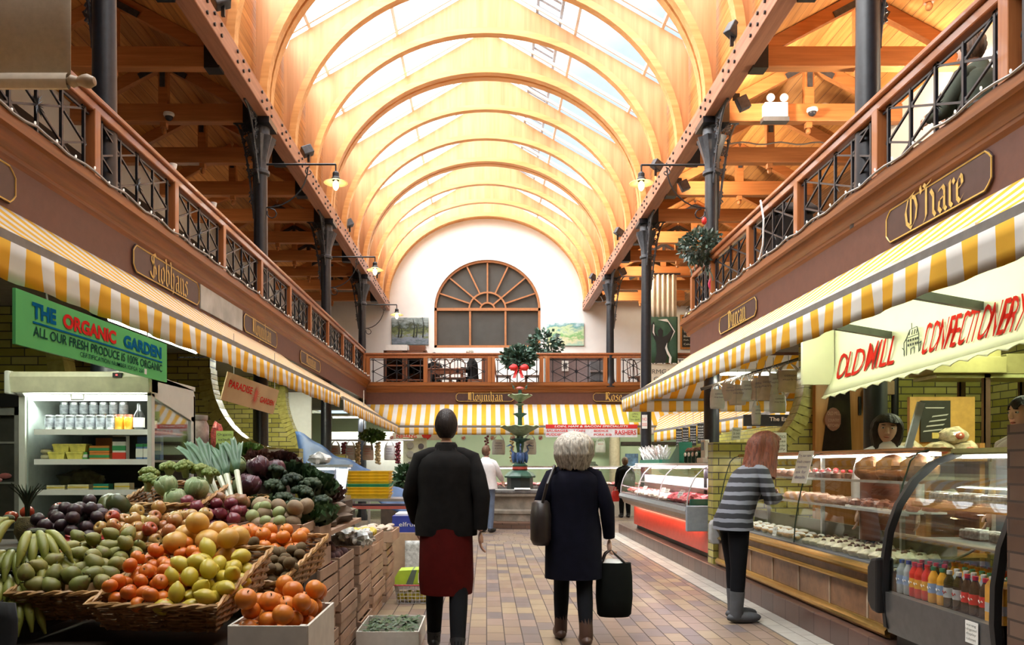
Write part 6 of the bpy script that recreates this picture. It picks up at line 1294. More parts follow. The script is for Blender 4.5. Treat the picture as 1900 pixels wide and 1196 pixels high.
lay(p_rom, [Vector(p) for p in ((-2.03, 4.64, 1.33), (-1.94, 4.72, 1.36), (-1.83, 4.68, 1.37), (-1.74, 4.70, 1.35), (-1.99, 4.55, 1.29), (-1.67, 4.66, 1.33))], 'yellow green romanesco head at the back of the wicker basket', 'romanesco heads', rng, .3)
lay(p_cab, [Vector(p) for p in ((-1.73, 5.0, 1.30), (-1.60, 5.0, 1.24), (-1.78, 5.08, 1.36), (-1.66, 5.12, 1.39), (-1.58, 4.90, 1.25))], 'loose green cabbage on the step between the leeks and the red cabbages', 'cabbages on the step', rng, .5)
lay(p_rc, [Vector(p) for p in ((-1.50, 4.88, 1.27), (-1.485, 5.02, 1.38), (-1.41, 5.12, 1.36))], ['dark red cabbage at the front of the step', 'red cabbage behind and above the front one', 'red cabbage farthest back beside the broccoli'], 'red cabbages', rng, .4)
lay(p_let, [Vector(p) for p in ((-1.86, 5.52, 1.40), (-1.72, 5.55, 1.42), (-1.96, 5.40, 1.34), (-1.80, 5.35, 1.32))], 'bright green lettuce at the top of the vegetable bank', 'green lettuces', rng, .3)
lay(p_letr, [Vector(p) for p in ((-1.60, 5.45, 1.36), (-1.46, 5.5, 1.35), (-1.34, 5.45, 1.28), (-1.66, 5.25, 1.30), (-1.52, 5.28, 1.29), (-1.24, 5.5, 1.22), (-1.14, 5.55, 1.12))], 'dark red lettuce on the right slope of the vegetable bank', 'red lettuces', rng, .35)
lay(p_bro, [Vector(p) for p in ((-1.36, 4.95, 1.24), (-1.26, 5.0, 1.28), (-1.18, 4.95, 1.20), (-1.28, 4.86, 1.16), (-1.38, 5.05, 1.33), (-1.16, 5.1, 1.24), (-1.08, 5.05, 1.13), (-1.2, 4.85, 1.12))], 'dark broccoli head beside the red cabbages', 'broccoli heads', rng, .3)
lay(p_kale, [Vector(p) for p in ((-1.26, 4.78, 1.03), (-1.13, 4.80, 1.02), (-1.06, 4.95, 1.0), (-1.36, 4.8, 1.06), (-1.40, 5.3, 1.28), (-1.28, 5.28, 1.26), (-1.15, 5.28, 1.18))], 'bunch of dark leafy greens below the broccoli', 'bunches of dark greens', rng, .3)
for i, x in enumerate((-1.66, -1.46)): wicker(['small wicker basket below the loose cabbages', 'small wicker basket below the red cabbages'][i], (x, 4.86, 1.125), .17, .18, .06, .07, 0, 0)
# leeks in a clear sleeve
M('leek_w', (.62, .64, .50), .4, var=.1); M('leek_g', (.08, .16, .09), .45, var=.3, ns=8)
for i in range(5):
    a = Vector((-1.60+.03*i-.02*(i % 2), 4.62+.01*i, 1.14+.01*i)); b = Vector((-1.93+.075*i, 4.95, 1.50+.03*math.sin(i*2))); r_ = thing('leek', '%s leek from the left leaning across the wicker basket' % ['first', 'second', 'third', 'fourth', 'last'][i], 'vegetable', a, 0, 'leeks'); m_ = a.lerp(b, .5)
    mb = MB(); mb.tube([a, a.lerp(b, .25), m_], [.012, .016, .018], 8); mb.build('shank', MATS['leek_w'], r_)
    for q in (-1, 0, 1):
        w_ = Vector((.022, .006, .008)); e_ = b+Vector((q*.05, q*.02, .03*(1-abs(q)))); mb = MB(); mb.grid(lambda u, v: m_.lerp(e_, v)+w_*(u-.5)*2*(.7+.6*v)*(1-.6*v*v)+Vector((0, 0, .012*abs(u-.5)*2+.03*math.sin(v*PI))), 3, 6); mb.build('leaf', MATS['leek_g'], r_, solid=.002)
# jar, net bag and notes on the shelf behind
o = MB().box(-2.38, -1.6, 5.98, 6.3, 0, 1.47).build('brick_ledge', MATS['brick_red'], None, smooth=0); tag(o, 'brick ledge behind the lettuces carrying the big jar', 'ledge')
r_ = thing('big_jar', 'big clear jar with a grey lid standing on the ledge', 'jar', (-2.28, 6.1, 1.47)); mb = MB(); mb.lathe([(.065, 1.475), (.075, 1.49), (.075, 1.70), (.06, 1.735), (.058, 1.75)], (-2.28, 6.12, 0), 20); mb.build('glass', M('jar_pink', (.42, .33, .29), .15, var=.4, ns=14), r_); mb = MB(); mb.lathe([(.063, 1.745), (.066, 1.75), (.066, 1.785), (.0, 1.79)], (-2.28, 6.12, 0), 20); mb.build('lid', M('lid_grey', (.40, .36, .34), .5), r_)
mb = MB(); mb.ball((-2.145, 6.14, 1.60), (.05, .05, .13), 14, 10, .3, 4); tag(mb.build('net_bag', M('net_red', (.45, .07, .05), .5, var=.5, ns=30, bump=.6), None), 'red net bag of nuts standing beside the big jar', 'bag')
M('paper_lime', (.42, .55, .14), .6); notice('lime_notice', 'lime green notice standing behind the green lettuces', wp(417, 812, 6.05)+Vector((0, .0, -.03)), (1, 0, 0), (0, .05, 1), .135, .17, ['Organic', 'salads', 'from local', 'growers'], 'paper_lime')
for i, (a, wd, ht) in enumerate(((wp(472, 843, 10.0), .23, .2), (wp(508, 853, 9.98), .22, .28), (wp(540, 868, 9.96), .22, .29))): notice('menu_sheet', ['left white sheet pinned to the low brick wall', 'middle white sheet pinned to the low brick wall', 'right white sheet pinned lower on the brick wall'][i], (a.x, 10.085-.006*i, a.z), (1, 0, 0), (0, 0, 1), wd, ht, ['Menu', 'soup of the day', 'organic salads', 'olives', 'hummus'])
# ================================================================== SECOND AND FAR LEFT STALLS
M('lit_white', (.85, .87, .82), .6, var=.03)
mb = MB().box(-4.6, -3.3, 14.55, 14.6, 1.2, 2.75); o = mb.build('lit_backboard', MATS['lit_white'], None, smooth=0); tag(o, 'white lit wall panel behind the sweeping brick arch on the left', 'panel')
mb = MB().box(-3.95, -1.75, 19.3, 19.36, .9, 2.2); tag(mb.build('white_backboard', MATS['lit_white'], None, smooth=0), 'white backboard of the far left stall behind the hanging bags', 'panel')
batten('strip light over the far left stall', (-2.9, 18.95, 2.56), 1.8, 'x', power=42, col=(1, 1, .92)); batten('strip light over the far counters left of the fountain', (-.6, 20.6, 2.83), 3.0, 'x', power=40, col=(1, 1, .85)); batten('strip light over the far counters right of the fountain', (2.9, 20.9, 2.83), 3.4, 'x', power=44, col=(.95, 1, .8))
# glass case on a dark stand
r_ = thing('glass_case', 'small slanting glass food case in front of the low brick wall', 'display case', (-2.0, 9.5, 0))
MB().box(-2.28, -1.70, 9.3, 9.8, 0, .95).build('stand', MATS['dark_wood'], r_, smooth=0); MB().box(-2.26, -1.72, 9.3, 9.8, .95, 1.0).build('tray', MATS['steel'], r_, smooth=0)
mb = MB(); mb.prism([(9.3, 1.0), (9.8, 1.0), (9.8, 1.36), (9.62, 1.36)], 'x', -2.26, -1.72); mb.build('glass', MATS['glass'], r_, smooth=0); MB().box(-2.28, -1.70, 9.60, 9.82, 1.36, 1.39).build('top', MATS['steel'], r_, smooth=0)
mb = MB()
for x in (-2.26, -1.72): mb.bar((x, 9.3, 1.0), (x, 9.62, 1.36), .012)
mb.build('edge_bars', MATS['alu'], r_, smooth=0); MB().box(-2.2, -1.9, 9.64, 9.67, 1.325, 1.35).build('strip_lamp', TUBE_W, r_, smooth=0)
mb = MB(); mb.ball((-2.1, 9.7, 1.46), (.13, .1, .075), 14, 9, .5, 5); mb.v = [Vector((v.x, v.y, max(v.z, 1.392))) for v in mb.v]; tag(mb.build('bread_bag', MATS['film'], None), 'clear bag standing on the glass case', 'bag')
# table, yellow baskets, blue cover, plant
r_ = thing('steel_table', 'grey steel table carrying the yellow baskets', 'table', (-1.45, 10.9, 0)); MB().box(-1.95, -.85, 10.55, 11.2, .885, .92).build('top', MATS['steel'], r_, smooth=0)
for x in (-1.92, -.88):
    for y in (10.58, 11.17): MB().box(x-.02, x+.02, y-.02, y+.02, 0, .885).build('leg', MATS['steel'], r_, smooth=0)
MB().box(-1.95, -.85, 10.55, 11.2, .78, .82).build('rail', M('red_rail', (.35, .08, .06), .5), r_, smooth=0)
M('yel_plastic', (.80, .50, .015), .4); M('grn_plastic', (.02, .30, .16), .4)
yb_ = thing('stacking_basket', 'x', 'basket')
mb = MB(); mb.loft([[(a*.29*s, b*.2*s, z) for a, b in ((-1, -1), (1, -1), (1, 1), (-1, 1))] for s, z in ((.9, 0), (1, .06), (1.03, .062), (1.03, .07), (.98, .07))], cap=False); mb.build('tray', MATS['yel_plastic'], yb_, local=True, smooth=0)
for j in range(8):
    o = yb_ if j == 0 else dup(yb_); o.location = (-1.62, 10.78, .922+.044*j); o['group'] = 'stacked plastic baskets'; o['label'] = '%s plastic basket from the bottom of the yellow stack on the steel table' % ['lowest', 'second', 'third', 'green fourth', 'fifth', 'sixth', 'seventh', 'topmost'][j]
    if j == 3:
        me = o.children[0]; me.data = me.data.copy(); me.data.materials[0] = MATS['grn_plastic']
M('tarp', (.035, .08, .19), .55, var=.25, ns=5)
r_ = thing('blue_tarpaulin', 'blue tarpaulin draped slanting over a rack behind the yellow baskets', 'tarpaulin', (-1.9, 12.5, 0))
def tf(u, v):
    a = wp(548, 800, 13.2).lerp(wp(780, 925, 11.6), u); b = wp(560, 870, 12.6).lerp(wp(770, 965, 11.4), u); p = a.lerp(b, v); p.z += .03*math.sin(u*14+v*4)+.02*math.sin(u*31)-.10*math.sin(PI*u)*0; p.y -= .05*math.sin(u*9)*v; return p
mb = MB(); mb.grid(tf, 26, 8); mb.build('cloth', MATS['tarp'], r_, solid=.01)
for p in ((-2.9, 13.1), (-1.9, 12.5), (-1.25, 11.85)): MB().bar((p[0], p[1], 0), (p[0], p[1], 1.75 if p[0] < -2.5 else 1.2 if p[0] < -1.5 else .93), .04).build('rack_leg', MATS['alu'], r_, smooth=0)
def leafy(label, cat, nm, c, rad, n, mat, stem_h, lf=.05, seed=1, pot=None, flat=1.0):
    rl = random.Random(seed); r_ = thing(nm, label, cat, c); c = Vector(c); top = c+Vector((0, 0, stem_h)); mb = MB()
    for _ in range(n):
        d = Vector((rl.gauss(0, 1), rl.gauss(0, 1), rl.gauss(0, 1))).normalized()*rl.uniform(.35, 1)**.6; p = top+Vector((d.x*rad[0], d.y*rad[1], d.z*rad[2])); a = (d+Vector((rl.uniform(-.5, .5), rl.uniform(-.5, .5), rl.uniform(-.6, .4)))).normalized(); s_ = a.cross(Vector((rl.uniform(-1, 1), rl.uniform(-1, 1), rl.uniform(-1, 1)))).normalized()*lf*.32; k = rl.uniform(.7, 1.3)
        mb.add([p-a*lf*.5*k, p+s_, p+a*lf*.5*k, p-s_], [(0, 1, 2), (0, 2, 3)])
    o = mb.build('foliage', mat, r_, smooth=0); mb = MB(); mb.tube([c, top], .012, 5)
    for k in range(7): d = Vector((rl.gauss(0, 1), rl.gauss(0, 1), rl.gauss(0, 1))).normalized(); mb.tube([top-Vector((0, 0, stem_h*.2)), top+Vector((d.x*rad[0], d.y*rad[1], d.z*rad[2]))*.75], .006, 4)
    mb.build('stems', MATS['stem'], r_)
    if pot: mb = MB(); mb.lathe([(pot*.7, 0), (pot, pot*1.5), (pot*1.05, pot*1.5)], c, 14); mb.build('pot', M('terracotta', (.25, .10, .05), .7), r_)
    return r_
M('leaf_dark', (.03, .075, .03), .45, var=.5, ns=4); M('fir', (.05, .105, .075), .55, var=.5, ns=5); M('holly', (.075, .115, .09), .3, var=.6, ns=6)
leafy('leafy green plant standing behind the yellow baskets', 'plant', 'potted_plant', (-1.45, 14.2, .72), (.28, .25, .26), 420, MATS['leaf_dark'], .42, .13, 3, .16)
o = MB().box(-1.9, -1.1, 13.9, 14.5, 0, .72).build('plant_table', MATS['dark_wood'], None, smooth=0); tag(o, 'low dark table under the leafy plant', 'table')
leafy('bushy green plant hanging under the far left awning', 'plant', 'hanging_plant', (-2.5, 16.9, 1.70), (.30, .25, .14), 420, MATS['v_green'], .32, .10, 4)
# far left stall: rail with hanging bags, onion and garlic strings
o = MB(); o.tube([(-3.6, 17.0, 1.92), (-1.6, 17.0, 1.92)], .018, 8); o.tube([(-2.7, 17.0, 1.92), (-2.7, 17.0, 3.02)], .012, 6); o.tube([(-3.5, 17.0, 1.92), (-3.5, 17.0, 3.02)], .012, 6); tag(o.build('hanging_rail', MATS['alu'], None), 'steel rail with carrier bags and garlic strings across the far left stall', 'rail')
M('bag_grey', (.50, .48, .44), .5, var=.1); M('bag_white', (.72, .76, .80), .5, var=.08); M('bag_pink', (.62, .52, .46), .5, var=.1)
def bag(label, c, w_, h_, mat, ry=0, lines=('FRESH', 'MARKET', 'quality'), group=None):
    r_ = thing('carrier_bag', label, 'bag', c, ry, group); mb = MB(); n_ = 10
    def sec(z, k, d): return [(k*w_/2*math.cos(t*2*PI/n_), d*math.sin(t*2*PI/n_)*(1+.3*math.sin(t*5+z*30)), z) for t in range(n_)]
    mb.loft([sec(-h_, .92, .02), sec(-h_*.93, 1, .05), sec(-h_*.6, 1.02, .06), sec(-h_*.35, .95, .05), sec(-h_*.22, .82, .03)]); mb.build('body', mat, r_, local=True, smooth=50)
    mb = MB()
    for s in (-1, 1): mb.tube([(s*w_*.36, 0, -h_*.24), (s*w_*.26, .005, -h_*.1), (s*w_*.10, 0, 0)], [w_*.09, w_*.06, w_*.03], 6)
    mb.build('handle', mat, r_, local=True); mb = MB()
    for i, t in enumerate(lines): text_mesh(mb, t, (0, -.064, -h_*(.45+.13*i)), (1, 0, 0), (0, 0, 1), .05, width=w_*.6*(1 if i else .8), height=h_*.07, align='CENTER', depth=.002)
    mb.build('print', MATS['txt_red'] if i % 2 == 0 and mat is not MATS['bag_white'] else MATS['ink_blue'], r_, local=True, smooth=0); return r_
for i, (px, m_) in enumerate(((622, 'bag_grey'), (650, 'bag_grey'), (683, 'bag_pink'), (723, 'bag_white'))): bag(['grey carrier bag at the left end of the far left rail', 'second grey carrier bag on the far left rail', 'pinkish carrier bag between two garlic strings', 'white carrier bag beside the dark onion string'][i], ((px-902)*17/1430, 17, 1.90), .24, .42, MATS[m_])
def string(label, c, n_, r, mat, L, cat):
    r_ = thing('hanging_string', label, cat, c); rl = random.Random(n_); MB().bar(c, Vector(c)-Vector((0, 0, L)), .008).build('twine', MATS['wire'], r_, smooth=0); b0 = None
    for k in range(n_):
        if b0 is None: mb = MB(); mb.ball((0, 0, 0), (r, r, r*.9), 8, 6); b0 = mb.build('bulb', mat, r_, local=True); b = b0
        else: b = b0.copy(); COL.objects.link(b); b.parent = r_
        b.location = (r*1.0*math.cos(k*2.4), r*.9*math.sin(k*2.4), -.04-(L-.05)*k/n_)
M('garlic', (.62, .50, .28), .6, var=.2)
for px, m_, Y, lb in ((638, 'f_redonion', 17, 'string of dark red onions between the two grey bags'), (664, 'garlic', 17, 'string of garlic left of the pinkish bag'), (701, 'garlic', 17, 'string of garlic right of the pinkish bag'), (738, 'f_redonion', 17, 'string of dark onions right of the white bag'), (950, 'garlic', 20.0, 'string of garlic left of the fountain stem'), (903, 'f_redonion', 20.0, 'string of dark sausages hanging over the far counter')): string(lb, ((px-902)*Y/1430, Y, 1.9 if Y < 18 else 2.15), 22, .036, MATS[m_], .52 if Y < 18 else .75, 'garlic' if m_ == 'garlic' else 'onions')
o = MB(); o.tube([(-.6, 20.0, 2.16), (1.8, 20.0, 2.16)], .015, 8); o.tube([(-.5, 20.0, 2.16), (-.5, 20.0, 2.88)], .012, 6); o.tube([(1.7, 20.0, 2.16), (1.7, 20.0, 2.88)], .012, 6); tag(o.build('hanging_rail', MATS['alu'], None), 'steel rail over the far counter behind the fountain', 'rail')
for i, (px, c_) in enumerate(((925, 'bag_white'), (983, 'bag_white'))): bag(['white carrier bag hanging left of the fountain', 'white carrier bag hanging right of the fountain stem'][i], ((px-902)*20/1430, 20, 2.14), .34, .5, MATS[c_])
# old dial machine
r_ = thing('dial_machine', 'pale green cabinet with round dials left of the walking man', 'machine', (-1.85, 18.6, 0)); MB().box(-2.0, -1.45, 18.6, 19.0, 0, 2.02).build('cabinet', M('machine_green', (.56, .62, .45), .5), r_, smooth=0)
for i, (x, z, rd_) in enumerate(((-1.83, 1.85, .085), (-1.83, 1.63, .085), (-1.83, 1.38, .075), (-1.57, 1.82, .07))):
    mb = MB(); mb.M = Matrix.Translation((x, 18.595, z))@Matrix.Rotation(R(90), 4, 'X'); mb.lathe([(rd_*.6, .0), (rd_, .005), (rd_, .02), (rd_*.8, .025), (0, .025)], seg=18); mb.build('dial', M('dial_grey', (.36, .38, .32), .5) if i < 2 else MATS['dgrey'], r_)
# ================================================================== FAR END COUNTERS
M('tray_blue', (.10, .16, .28), .4)
for i, (x0, x1, y, lb) in enumerate(((-1.75, .0, 20.3, 'long low glass counter left of the fountain'), (.1, 2.0, 20.3, 'glass counter behind the fountain'), (2.15, 5.6, 20.6, 'far butcher counter under the red and white sign'))):
    r_ = thing('glass_counter', lb, 'counter', ((x0+x1)/2, y, 0)); MB().box(x0, x1, y, y+.8, 0, .78).build('base', MATS['white' if i else 'grey'], r_, smooth=0); MB().box(x0, x1, y-.03, y, .55, .80).build('bumper', M('bump_pink', (.55, .30, .30), .4), r_, smooth=0)
    MB().box(x0+.02, x1-.02, y+.02, y+.78, .79, .81).build('tray', MATS['steel'], r_, smooth=0); mb = MB(); mb.prism([(y, .8), (y+.75, .8), (y+.75, 1.3), (y+.22, 1.3)], 'x', x0, x1); mb.build('glass', MATS['glass'], r_, smooth=0)
    MB().box(x0, x1, y+.2, y+.78, 1.3, 1.34).build('top_shelf', MATS['white'], r_, smooth=0); MB().box(x0+.05, x1-.05, y+.3, y+.34, 1.27, 1.295).build('strip_lamp', TUBE_P, r_, smooth=0); area('far_counter_lamp', ((x0+x1)/2, y+.32, 1.26), (x1-x0-.2, .05), 9, PINKT)
fc = cut(MATS['meat_pink'], .13, .16, .05, 4); k = 0
for x0, x1, y in ((-1.6, -.1, 20.55), (.25, 1.9, 20.55), (2.3, 5.5, 20.85)):
    x = x0
    while x < x1: o = fc if k == 0 else dup(fc); o.location = (x, y+.1*(k % 2), .815); o.rotation_euler.z = k*1.3; o['group'] = 'meat in the far counters'; o['label'] = 'pink joint of meat in the far glass counters'; x += .24; k += 1
r_ = thing('price_board', 'red and white butcher sign listing cuts of meat under the cross awning', 'sign', (2.5, 18.25, 2.04))
MB().box(1.41, 3.58, 18.25, 18.27, 2.03, 2.33).build('panel', M('sign_white', (.74, .76, .80), .5), r_, smooth=0); MB().box(1.41, 3.58, 18.244, 18.25, 2.235, 2.33).build('red_band', M('band_red', (.62, .03, .03), .5), r_, smooth=0)
mb = MB(); text_mesh(mb, 'LOIN, HAM & BACON SPECIALISTS', (1.62, 18.240, 2.255), (1, 0, 0), (0, 0, 1), .06, bold=.02, shear=.15, width=1.74, height=.055); mb.build('heading', MATS['white'], r_, smooth=0)
for t, x, z, wd, ht in (('SAUSAGES', 1.43, 2.155, .5, .055), ('PUDDING', 1.43, 2.065, .44, .055), ('LOIN', 2.08, 2.155, .26, .055), ('HAM', 2.08, 2.065, .25, .055), ('BODICE', 2.55, 2.155, .34, .05), ('PORK RIB', 2.55, 2.065, .42, .05), ('RASHERS', 3.05, 2.085, .5, .11)): mb = MB(); text_mesh(mb, t, (x, 18.245, z), (1, 0, 0), (0, 0, 1), .06, bold=.02, width=wd, height=ht); mb.build('lettering', MATS['band_red'], r_, smooth=0)
for x in (1.6, 3.4): MB().bar((x, 18.26, 2.33), (x, 18.39, 2.48), .008).build('hanging_wire', MATS['wire'], r_, smooth=0)
r_ = thing('paper_banner', 'white banner with red letters and a red heart under the cross awning at left', 'banner', (-1.9, 18.9, 2.0)); MB().box(-2.3, -1.0, 18.9, 18.91, 1.98, 2.16).build('sheet', MATS['white'], r_, smooth=0); mb = MB(); text_mesh(mb, 'NIHANS', (-2.2, 18.896, 2.03), (1, 0, 0), (0, 0, 1), .1, bold=.02, width=.5, height=.09); text_mesh(mb, 'P', (-1.12, 18.896, 2.03), (1, 0, 0), (0, 0, 1), .1, bold=.02, width=.07, height=.1); mb.build('lettering', MATS['band_red'], r_, smooth=0)
mb = MB(); mb.add([(-1.46+.12*math.sin(t)**3, 18.895, 2.07+.1*(.8*math.cos(t)-.3*math.cos(2*t)-.12*math.cos(3*t))) for t in [i*PI/10 for i in range(20)]], [tuple(range(20))]); mb.build('heart', MATS['band_red'], r_, smooth=0)
for i, px in enumerate((693, 710, 727, 753, 860, 913, 952, 1003)):
    Y = 18.8; c = wp(px, 812 if i > 3 else 806+3*i, Y); r_ = thing('round_tag', ['leftmost of the round white tags under the awning corner', 'second round white tag from the left awning corner', 'third round white tag from the left awning corner', 'fourth round white tag from the left awning corner', 'round white tag just right of the walking man', 'round white tag left of the fountain', 'round white tag beside the fountain stem', 'round white tag left of the red sign'][i], 'tag', c)
    mb = MB(); mb.M = Matrix.Translation(c)@Matrix.Rotation(R(90), 4, 'X'); mb.lathe([(.055, 0), (.058, .004), (0, .005)], seg=16); mb.build('disc', MATS['white'], r_); mb = MB(); mb.bar(c+Vector((-.03, -.008, .01)), c+Vector((-.005, -.008, -.03)), .012); mb.bar(c+Vector((-.005, -.008, -.03)), c+Vector((.035, -.008, .035)), .012); mb.build('tick', MATS['band_red'], r_, smooth=0); MB().bar(c+Vector((0, 0, .05)), (c.x, 18.8, 2.85), .004).build('thread', MATS['wire'], r_, smooth=0)
# back wall fittings
o = MB(); o.lathe([(.16, 0), (.15, 2.88)], (3.75, 22.5, 0), 16); tag(o.build('pale_column', M('pale_col', (.50, .42, .30), .6), None), 'pale round column against the green back wall at the right', 'column')
o = MB().box(4.0, 6.5, 22.78, 22.88, 1.95, 2.05); tag(o.build('dark_shelf', MATS['dark_wood'], None, smooth=0), 'dark shelf along the green back wall at the right', 'shelf')
r_ = thing('door_panel', 'pale green panelled door in the far back wall', 'door', (4.3, 22.86, 0)); MB().box(3.98, 4.95, 22.84, 22.9, 0, 1.93).build('leaf', MATS['pale_green'], r_, smooth=0, bevel=.01); MB().box(4.12, 4.5, 22.80, 22.84, 1.28, 1.70).build('picture', M('blue_pic', (.12, .22, .38), .5, var=.8, ns=6), r_, smooth=0)
for i, (x, z) in enumerate(((3.35, 1.6), (2.95, 1.62), (2.7, 1.6))): bag('pale bag hanging on the green back wall, %s from the pale column' % ORD[i], (x, 22.6, z+.55), .3, .42, MATS['bag_grey'], 0, ('BAG',))
o = MB(); o.tube([(2.5, 22.62, 2.16), (3.5, 22.62, 2.16)], .015, 6); o.tube([(2.55, 22.62, 2.16), (2.55, 22.9, 2.2)], .012, 5); o.tube([(3.45, 22.62, 2.16), (3.45, 22.9, 2.2)], .012, 5); tag(o.build('hanging_rail', MATS['alu'], None), 'thin rail on the back wall under the red and white sign', 'rail')
notice('yellow_notice', 'yellow notice hanging from the awning at the right end of the cross awning', wp(1178, 773, 18.3), (1, 0, 0), (0, 0, 1), .30, .26, ['OPEN', 'MON', 'TO SAT'], 'paper_lime')
notice('red_notice', 'narrow red and white notice fixed to the iron column', wp(1196, 782, 14.6), (1, 0, 0), (0, 0, 1), .10, .26, ['NO', 'DOGS'], 'paper', ink='band_red')
# ================================================================== FOUNTAIN
M('stone', (.20, .175, .14), .7, var=.3, ns=6); M('stone_top', (.13, .13, .13), .4, var=.3); M('verd', (.025, .085, .06), .4, var=.35, ns=10); M('verd_pale', (.30, .40, .25), .5, var=.3); M('font_red', (.33, .04, .025), .45, var=.2); M('font_black', (.02, .028, .028), .4); M('heron', (.05, .11, .28), .4, var=.3)
FX, FY = .78, 17.75; r_ = thing('fountain', 'dark green cast iron fountain with two petal bowls on a round stone basin', 'fountain', (FX, FY, 0)); c = (FX, FY, 0)
mb = MB(); mb.lathe([(1.26, 0), (1.26, .13), (1.2, .15), (1.2, .16)], c, 40); mb.build('step', MATS['brick_red'], r_, smooth=30)
mb = MB(); mb.lathe([(1.12, .15), (1.12, .3), (1.15, .32), (1.15, .38), (1.1, .42), (1.1, .66), (1.18, .70), (1.18, .76)], c, 40); mb.build('basin', MATS['stone'], r_, smooth=30); mb = MB(); mb.lathe([(1.18, .755), (1.2, .78), (1.2, .83), (1.0, .85), (.95, .74), (0, .72)], c, 40); mb.build('rim', MATS['stone_top'], r_, smooth=30)
mb = MB(); mb.lathe([(.30, .72), (.30, 1.10), (.27, 1.12)], c, 8); mb.build('plinth', MATS['font_black'], r_, smooth=30)
mb = MB(); mb.lathe([(.33, 1.08), (.34, 1.12), (.28, 1.19), (.18, 1.25)], c, 24, wob=lambda th, r, z: .06*math.cos(8*th)); mb.build('skirt', MATS['verd'], r_); mb = MB(); mb.lathe([(.15, 1.24), (.18, 1.28), (.17, 1.33), (.12, 1.36)], c, 24); mb.build('collar', MATS['font_red'], r_); mb = MB(); mb.lathe([(.17, 1.34), (.18, 1.37), (.1, 1.42), (.08, 1.5), (.07, 1.7), (.1, 1.85), (.08, 1.98), (.055, 2.2), (.05, 2.5), (.045, 2.9), (.04, 3.16)], c, 20); mb.build('stem', MATS['verd'], r_)
def petals(z, r, h, n_, mat, nm):
    mb = MB(); mb.lathe([(.05, z-h), (r*.35, z-h*.75), (r*.7, z-h*.35), (r*.92, z-.02), (r, z), (r*.9, z+.008), (r*.6, z-h*.2), (.03, z-h*.5)], c, 64, wob=lambda th, rr, zz: (.09*abs(math.sin(n_*th/2))-.04)*(rr/r)); mb.v = [Vector((v.x, v.y, v.z-.07*r*abs(math.sin(n_*math.atan2(v.y-FY, v.x-FX)/2))*((v.x-FX)**2+(v.y-FY)**2)/r**2)) for v in mb.v]; return mb.build(nm, mat, r_, smooth=60)
petals(2.28, .45, .26, 10, MATS['verd_pale'], 'lower_bowl'); petals(2.99, .28, .17, 8, MATS['verd_pale'], 'upper_bowl'); petals(2.56, .16, .12, 6, MATS['verd'], 'leaf_cup'); petals(1.98, .24, .12, 6, MATS['verd'], 'leaf_skirt'); petals(2.78, .1, .08, 6, MATS['verd_pale'], 'small_leaves')
def heron(a, z0, s, mat, nm='heron'):
    d = Vector((math.cos(a), math.sin(a), 0)); b = Vector(c)+d*.16+Vector((0, 0, z0)); mb = MB(); mb.ball(b+Vector((0, 0, .18*s)), (.06*s, .06*s, .12*s), 10, 8); mb.tube([b+Vector((0, 0, .25*s)), b+d*.07*s+Vector((0, 0, .34*s)), b+d*.03*s+Vector((0, 0, .42*s)), b+d*.09*s+Vector((0, 0, .46*s)), b+d*.20*s+Vector((0, 0, .42*s))], [.03*s, .02*s, .016*s, .022*s, .004], 6)
    sd = d.cross(Vector((0, 0, 1)))
    for q in (-1, 1): mb.ball(b+sd*q*.06*s-d*.02+Vector((0, 0, .16*s)), (.035*s, .035*s, .13*s), 8, 6)
    mb.tube([b+Vector((0, 0, .08*s)), b-d*.04], .01, 5); mb.build(nm, mat, r_)
for a in (-PI/2, -PI/2+2.09, -PI/2-2.09): heron(a, 1.38, 1.0, MATS['heron'])
for a in (0.2, PI-.2): heron(a, 3.12, .28, MATS['verd'], 'small_bird')
mb = MB(); mb.lathe([(.05, 3.1), (.1, 3.13), (.06, 3.17), (0, 3.18)], c, 14); mb.build('finial', MATS['font_red'], r_)
notice('leaflet', 'white leaflet lying on the rim of the fountain basin', (FX, FY-1.12, .862), (1, 0, 0), (0, 1, .12), .34, .2, ['market', 'news'])
# ================================================================== RIGHT SIDE HALL
awning('striped_awning', 'striped awning of the stall beyond the meat counter seen through the gap', [(4.2, 18.6, 2.55), (6.0, 14.0, 2.75)], [(3.75, 17.2, 2.12), (5.4, 12.9, 2.36)], MATS['awn_y'], 12, vdrop=.22)
M('menu_black', (.02, .022, .022), .6)
for i, (px, y0) in enumerate(((1260, 795), (1272, 793), (1286, 790), (1300, 786))):
    r_ = notice('menu_board', ['leftmost narrow black menu board hanging over the meat counter', 'second narrow black menu board hanging over the meat counter', 'third narrow black menu board hanging over the meat counter', 'right narrow black menu board hanging over the meat counter'][i], wp(px, y0+18, 13.35-.217*i), (1, -.1, 0), (0, 0, 1), .105, .33, ['SOUP', 'steak', 'lamb', 'stew', 'chops', '4.50'], 'menu_black', ink='white'); MB().bar(wp(px, y0, 13.35-.217*i), wp(px, 752-2.5*i, 13.35-.217*i), .006).build('hanging_wire', MATS['wire'], r_, smooth=0)
mb = MB(); mb.tube([(3.18, 14.8, 2.42), wp(1245, 763, 13.6), wp(1312, 752, 12.5), (4.4, 12.1, 2.44)], .014, 6); tag(mb.build('menu_rail', MATS['iron'], None), 'thin dark rail from which the narrow black menu boards hang', 'rail')
